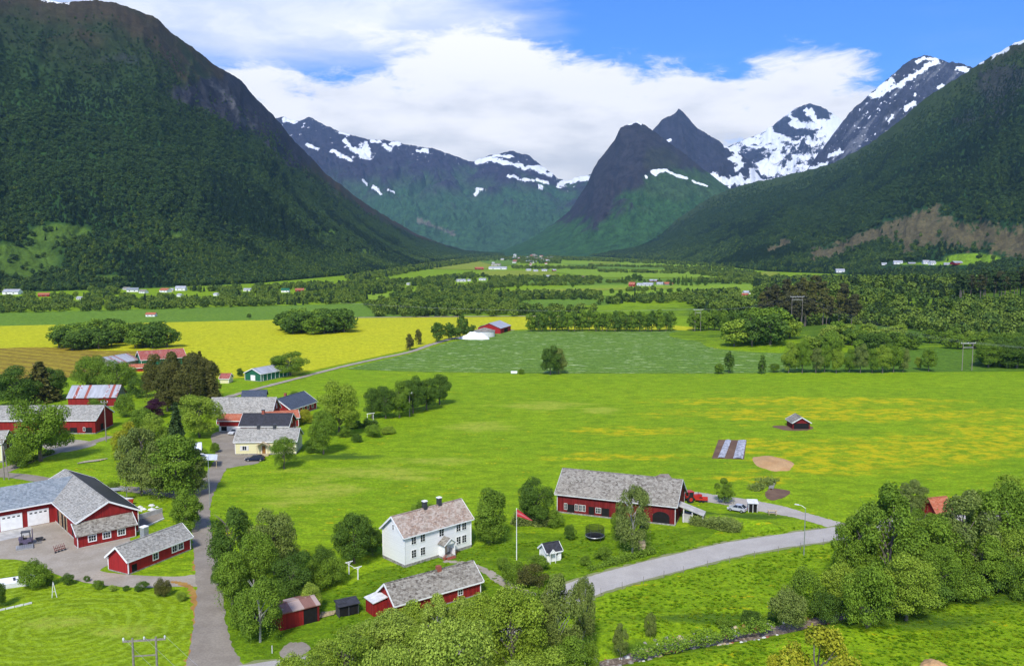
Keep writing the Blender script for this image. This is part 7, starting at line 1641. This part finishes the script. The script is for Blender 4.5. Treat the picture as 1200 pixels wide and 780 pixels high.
# fence along the paved road
r = at('road_fence', 704, 697.5, 0, 'thin wire fence with slim posts along the lower side of the paved road', 'fence')
fp = [(704, 697.5), (729, 690), (754, 683.5), (778, 677), (801, 671), (829, 664.5), (855, 659), (884, 653), (912, 647.5), (938, 643), (965, 638.5), (990, 634.5)]
W0 = G(704, 697.5); Q = [(G(*p)[0] - W0[0], G(*p)[1] - W0[1]) for p in fp]
for a, c_ in Q: q = MB(); q.tube([(a, c_, -.1), (a, c_, 1.25)], .045, 6); q.build('post', M['pole'], r)
q = MB()
for z_ in (.5, .85, 1.15):
    for (a, c_), (a1, c1) in zip(Q[:-1], Q[1:]): q.tube([(a, c_, z_), (a1, c1, z_)], .010, 4)
q.build('wire', M['metal'], r)
# stones in the stream
rg = random.Random(3); nr = np.random.default_rng(5)
stm = []
for k in range(5):
    V = unit(nr.normal(0, 1, (26, 3))) * nr.uniform(.75, 1.1, (26, 1)); import bmesh
    bm_ = bmesh.new(); [bm_.verts.new(v_) for v_ in V]; bmesh.ops.convex_hull(bm_, input=bm_.verts); me = bpy.data.meshes.new('stream_stone'); bm_.to_mesh(me); bm_.free(); me.materials.append([M['stone'], M['dirty_white'], M['pale_wood'], M['stone'], M['brick']][k]); stm.append(me)
for k in range(150):
    i = rg.randrange(4, 84) if k % 3 else rg.randrange(10, 60); p = STR[i]; nn = np.array([-(STR[i + 1] - p)[1], (STR[i + 1] - p)[0]]); nn = nn / np.linalg.norm(nn); off = rg.choice([-1, 1]) * rg.uniform(.5, 2.2) + rg.gauss(0, .2)
    x_, y_ = p + nn * off + (STR[i + 1] - p) * rg.random(); s = rg.uniform(.12, .42) if k % 9 else rg.uniform(.4, .7)
    o = bpy.data.objects.new('stream_stone', stm[k % 5]); COL.objects.link(o); o.location = (x_, y_, max(-1.0, float(ground_h(x_, y_)) + .02)); o.scale = (s * 1.3, s, s * .7); o.rotation_euler = (0, 0, rg.uniform(0, 6)); tag(o, 'rounded stone lying in or beside the shallow stream', 'stone', 'stones along the stream')
# ------------------------------------------------------------------ poles and wires
def lamp(px, py, h, label, arm, side):
    r = at('street_lamp', px, py, side, label, 'street lamp')
    q = MB(); q.tube([(0, 0, 0), (0, 0, h * .6), (0, 0, h)], [.10, .075, .055], 8); q.build('pole', M['metal'], r)
    q = MB(); q.tube([(0, 0, h), (arm * .5, 0, h + .35), (arm, 0, h + .45)], .035, 6); q.build('arm', M['metal'], r)
    q = MB(); q.add([(arm - .1, -.14, h + .38), (arm + .75, -.10, h + .42), (arm + .75, .10, h + .42), (arm - .1, .14, h + .38), (arm - .05, -.1, h + .55), (arm + .6, -.06, h + .55), (arm + .6, .06, h + .55), (arm - .05, .1, h + .55)], [(0, 3, 2, 1), (4, 5, 6, 7), (0, 1, 5, 4), (1, 2, 6, 5), (2, 3, 7, 6), (3, 0, 4, 7)]); q.build('lamp_head', M['dirty_white'], r); return r
lamp(942, 650, 8.6, 'street lamp on the verge below the junction of road and gravel drive', 1.2, R(150))
lamp(246, 594, 11.0, 'tall street lamp on the meadow side of the lane bend', 1.0, R(170))
def hpole(px, py, span, h, rz, label, kind='H', group=None, z=0):
    r = empty('power_pole', (*G(px, py, z), z), rz, label, 'power pole', group)
    legs = (-span / 2, span / 2) if kind == 'H' else (0,)
    for a in legs: q = MB(); q.tube([(a, 0, -.3), (a, 0, h)], [.16, .12], 8); q.build('pole', M['pole'], r)
    q = MB(); wdt = span / 2 + 1.1 if kind == 'H' else .9; q.bar((-wdt, 0, h - .35), (wdt, 0, h - .35), .14, .2)
    if kind == 'H': q.bar((-span / 2, 0, h - 2.2), (span / 2, 0, h - 2.2), .1, .14); 
    q.build('crossarm', M['pole'] if px < 300 else M['dirty_white'], r)
    for a in (-wdt + .1, 0, wdt - .1): q = MB(); q.tube([(a, 0, h - .25), (a, 0, h - .0), (a, 0, h + .12)], [.09, .12, .05], 8); q.build('insulator', M['dirty_white'], r)
    bpy.context.view_layer.update(); return [r.matrix_world @ Vector((a, 0, h + .1)) for a in (-wdt + .1, 0, wdt - .1)]
def wires(A, B, label, sag=2.0, rad=.02, group='power lines', name='power_line'):
    r = empty(name, tuple(A[0]), 0, label, 'power line', group); r.location = A[0]
    for a, b_ in zip(A, B):
        q = MB(); pts = []
        for k in range(13): t_ = k / 12; p = Vector(a).lerp(Vector(b_), t_) - Vector((0, 0, sag * 4 * t_ * (1 - t_))) - Vector(A[0]); pts.append(p)
        q.tube(pts, rad, 4, caps=False); q.build('wire', M['metal'], r)
p0 = hpole(173, 838, 2.6, 9.6, R(8), 'wooden twin power pole rising over the bottom edge at the lawn')
p1 = hpole(817.5, 388.5, 3.6, 14.5, 0, 'white twin power pole in the thicket behind the crop field')
p2 = hpole(933, 392, 7.0, 24, R(10), 'grey twin power pole in front of the brown pines')
p3 = hpole(1133, 434, 4.6, 12.5, R(5), 'pale twin power pole at the right meadow edge')
wires(p1, p2, 'thin power line from the thicket poles to the pine stand poles', 3, .016); wires(p2, p3, 'thin power line falling from the pine stand to the right meadow poles', 4, .016)
wires(p1, [Vector((p[0] - 240, p[1] + 60, p[2])) for p in p1], 'thin power line running left from the thicket poles', 3, .016)
wires(p3, [Vector((p[0] + 130, p[1] - 60, p[2] - 2)) for p in p3], 'power line running off the right edge', 2, .016)
wires(p0, [Vector((p[0] + 30, p[1] - 30, p[2] - .5)) for p in p0], 'wires from the twin pole towards the lower right', .8, .012)
hpole(124.5, 517, 0, 11.5, R(20), 'single wooden power pole at the corner of the long red barn', 'I')
hpole(5, 562, 0, 10, R(20), 'wooden power pole at the lane by the brown house', 'I'); 
q_ = at('pole_stay', 8.5, 561, 0, 'slanted wooden stay beside the power pole by the brown house', 'pole stay'); q = MB(); q.tube([(.8, -.6, -.1), (-.6, .2, 8.0)], .11, 6); q.build('stay', M['pole'], q_)
hpole(480, 488, 0, 8.0, R(10), 'single wooden power pole beside the dense tree clump', 'I')
r = at('wooden_pole', 299, 735, 0, 'plain wooden pole half hidden in the lane trees', 'pole'); q = MB(); q.tube([(0, 0, -.2), (0, 0, 7.2)], [.15, .11], 8); q.build('pole', M['pole'], r)
r = at('road_post', 319, 765, 0, 'short pale marker post in the grass at the lane mouth', 'post'); q = MB(); q.tube([(0, 0, 0), (0, 0, 1.1)], .07, 8); q.build('post', M['dirty_white'], r)
r = at('washing_line', 434, 493, R(8), 'white frame standing on the garden lawn left of the dense clump', 'frame'); q = MB(); q.bar((-.9, 0, 0), (-.9, 0, 2.3), .12); q.bar((.9, 0, 0), (.9, 0, 2.3), .12); q.bar((-1.1, 0, 2.3), (1.4, -.3, 2.6), .14); q.build('frame', M['white'], r)
# garden hedge behind it
rg = np.random.default_rng(77)
def hedge(name, p0_, p1_, w_, h_, n, fol, label, leaf=.16):
    a, b_ = np.array(G(*p0_)), np.array(G(*p1_)); L = np.linalg.norm(b_ - a); P = np.stack([rg.uniform(0, L, n), rg.uniform(-w_ / 2, w_ / 2, n), rg.uniform(0, h_, n)], 1)
    edge = rg.random(n) < .75; P[:, 2] = np.where(edge, h_ * (0.85 + .25 * rg.random(n)), P[:, 2]); s_ = rg.random(n) < .4; P[:, 1] = np.where(s_, -w_ / 2, P[:, 1]); P[:, 2] = np.where(s_, rg.uniform(0, h_, n), P[:, 2]); hn = vnoise(P[:, 0] / 1.3 + n, P[:, 0] * 0 + 3); P[:, 2] *= (.25 + 1.3 * hn); P[:, 1] *= (.5 + hn); P += rg.normal(0, .22, P.shape); P[:, 2] = np.abs(P[:, 2]) - .05; k_ = rg.random(n) < (.25 + 1.2 * hn); P = P[k_]; n = len(P)
    V, Fc, tt = leafcloud(P, np.tile([0, -.4, 1.0], (n, 1)), np.full(n, leaf), rg.random(n), rg); o = mesh_np(name, V, Fc, FOL[fol], attrs={'tint': tt}); o.location = (a[0], a[1], 0); o.rotation_euler = (0, 0, math.atan2(b_[1] - a[1], b_[0] - a[0])); return tag(o, label, 'hedge')
hedge('hedge', (410, 502), (442, 499), 1.6, 1.5, 3500, 'dark', 'clipped dark garden hedge at the village meadow edge', .2)
hedge('hedge', (690, 668), (765, 647), 1.0, .7, 4500, 'green', 'low hedge along the road verge below the birch', .12)
hedge('hedge', (812, 612), (868, 622), 2.6, 1.3, 5500, 'grey', 'weedy grey green scrub on the bank beside the barn ramp', .16)
hedge('hedge', (880, 575), (905, 562), 3.0, .8, 2600, 'grey', 'weedy scrub at the ditch beside the plank footbridge', .18)
hedge('hedge', (20, 545), (60, 530), 2.4, 1.2, 3000, 'green', 'scrub along the lane in front of the big maple', .2)
hedge('hedge', (600, 612), (648, 614), 3.0, 1.4, 4200, 'grey', 'tangled nettles along the left end of the long barn', .18)
hedge('hedge', (740, 768), (900, 733), 1.8, .7, 5000, 'green', 'weeds along the far bank of the stream', .14)
# grass tufts on the nearer meadows
gcol = bpy.data.collections.new('tufts')
for k, (fo, sc_) in enumerate((('light', 1.0), ('pale', .8), ('green', 1.1))):
    rg = np.random.default_rng(40 + k); P = []; F_ = []; n = 26
    a = rg.uniform(0, 6.28, n); r_ = rg.uniform(0, .22, n); h_ = rg.uniform(.18, .42, n) * sc_; V = []
    for i in range(n):
        c_ = np.array([math.cos(a[i]) * r_[i], math.sin(a[i]) * r_[i], 0]); sd = np.array([-math.sin(a[i]), math.cos(a[i]), 0]) * .06; tp_ = c_ * 3.2 + np.array([0, 0, h_[i] * .6]); V += [c_ - sd, c_ + sd, tp_]
    V = np.array(V); me = mesh_np('tuft', V, np.arange(3 * n).reshape(n, 3), GRASSM[k] if 'GRASSM' in globals() else FOL[fo], parent='mesh', nv=3, attrs={'tint': np.repeat(rg.random(n), 3)}); gcol.objects.link(bpy.data.objects.new('tuft_%s' % 'abc'[k], me))
pts = []
for poly, spc, sd in [([(700, 702), (800, 675), (905, 652), (1000, 634), (1060, 640), (1000, 700), (900, 728), (800, 742), (740, 760), (700, 772), (690, 740)], .42, 1), ([(820, 790), (900, 750), (980, 730), (1100, 706), (1240, 680), (1240, 800)], .42, 2), ([(700, 800), (800, 765), (900, 745), (900, 800)], .42, 3), ([(395, 690), (440, 668), (560, 640), (700, 625), (800, 622), (800, 645), (690, 672), (560, 712), (440, 735), (380, 760)], .6, 4), ([(800, 640), (960, 612), (985, 618), (860, 640), (800, 652)], .5, 6)]:
    q = belt_points(poly, spc, 700 + sd); pts.append(q)
pts = np.concatenate(pts)
def inroad(P):
    d_ = dist_poly(P[:, 0], P[:, 1], ROADC); d2 = dist_poly(P[:, 0], P[:, 1], DRIVEC); d3 = dist_poly(P[:, 0], P[:, 1], STR); d4 = dist_poly(P[:, 0], P[:, 1], LANEC); return (d_ < 3.5) | (d2 < 3.4) | (d3 < 2.0) | (d4 < 3)
ROADC = catmull([G(*p) for p in [(480, 768), (600, 730), (650, 705), (690, 687), (745, 671), (800, 657), (860, 643), (920, 633), (1000, 622), (1060, 614), (1130, 606), (1260, 596)]], 6)
DRIVEC = catmull([G(*p) for p in [(1000, 620), (972, 613), (940, 604), (905, 596), (868, 589), (830, 583), (800, 578)]], 6); LANEC = catmull([G(*p) for p in [(249, 775), (246, 700), (239, 640), (236, 592), (256, 548)]], 6)
pts = pts[~inroad(pts)]; rg = np.random.default_rng(4); n = len(pts); cl = fbm(pts[:, 0] / 4, pts[:, 1] / 4, 4); keep = rg.random(n) < .12 + ss(cl, .34, .60) * .25; pts = pts[keep]; cl = cl[keep]; n = len(pts); print('tufts', n)
gn_scatter('meadow_grass', np.stack([pts[:, 0], pts[:, 1], ground_h(pts[:, 0], pts[:, 1]) + .02], 1), rg.uniform(.45, 1.0, n), rg.uniform(0, 6.28, n), (rg.random(n) * 3).astype(int), gcol, 'tufts of taller grass across the nearer meadows', 'grass')
# ------------------------------------------------------------------ haze: the air in the valley
hz = MB(); hz.box(-9000, 9000, -400, 12500, -8, 2300)
m = bpy.data.materials.new('haze'); m.use_nodes = True; t = NT(m.node_tree); m.node_tree.nodes.remove(m.node_tree.nodes['Principled BSDF'])
pv = t.new('ShaderNodeVolumePrincipled'); pv.inputs['Color'].default_value = (0.36, 0.64, 1.0, 1); pv.inputs['Density'].default_value = HAZE_DENSITY; pv.inputs['Anisotropy'].default_value = 0.2
t.link(pv.outputs[0], m.node_tree.nodes['Material Output'].inputs['Volume'])
o = hz.build('haze', m); tag(o, kind='stuff'); o['label'] = 'thin bluish haze filling the valley'; o['category'] = 'haze'
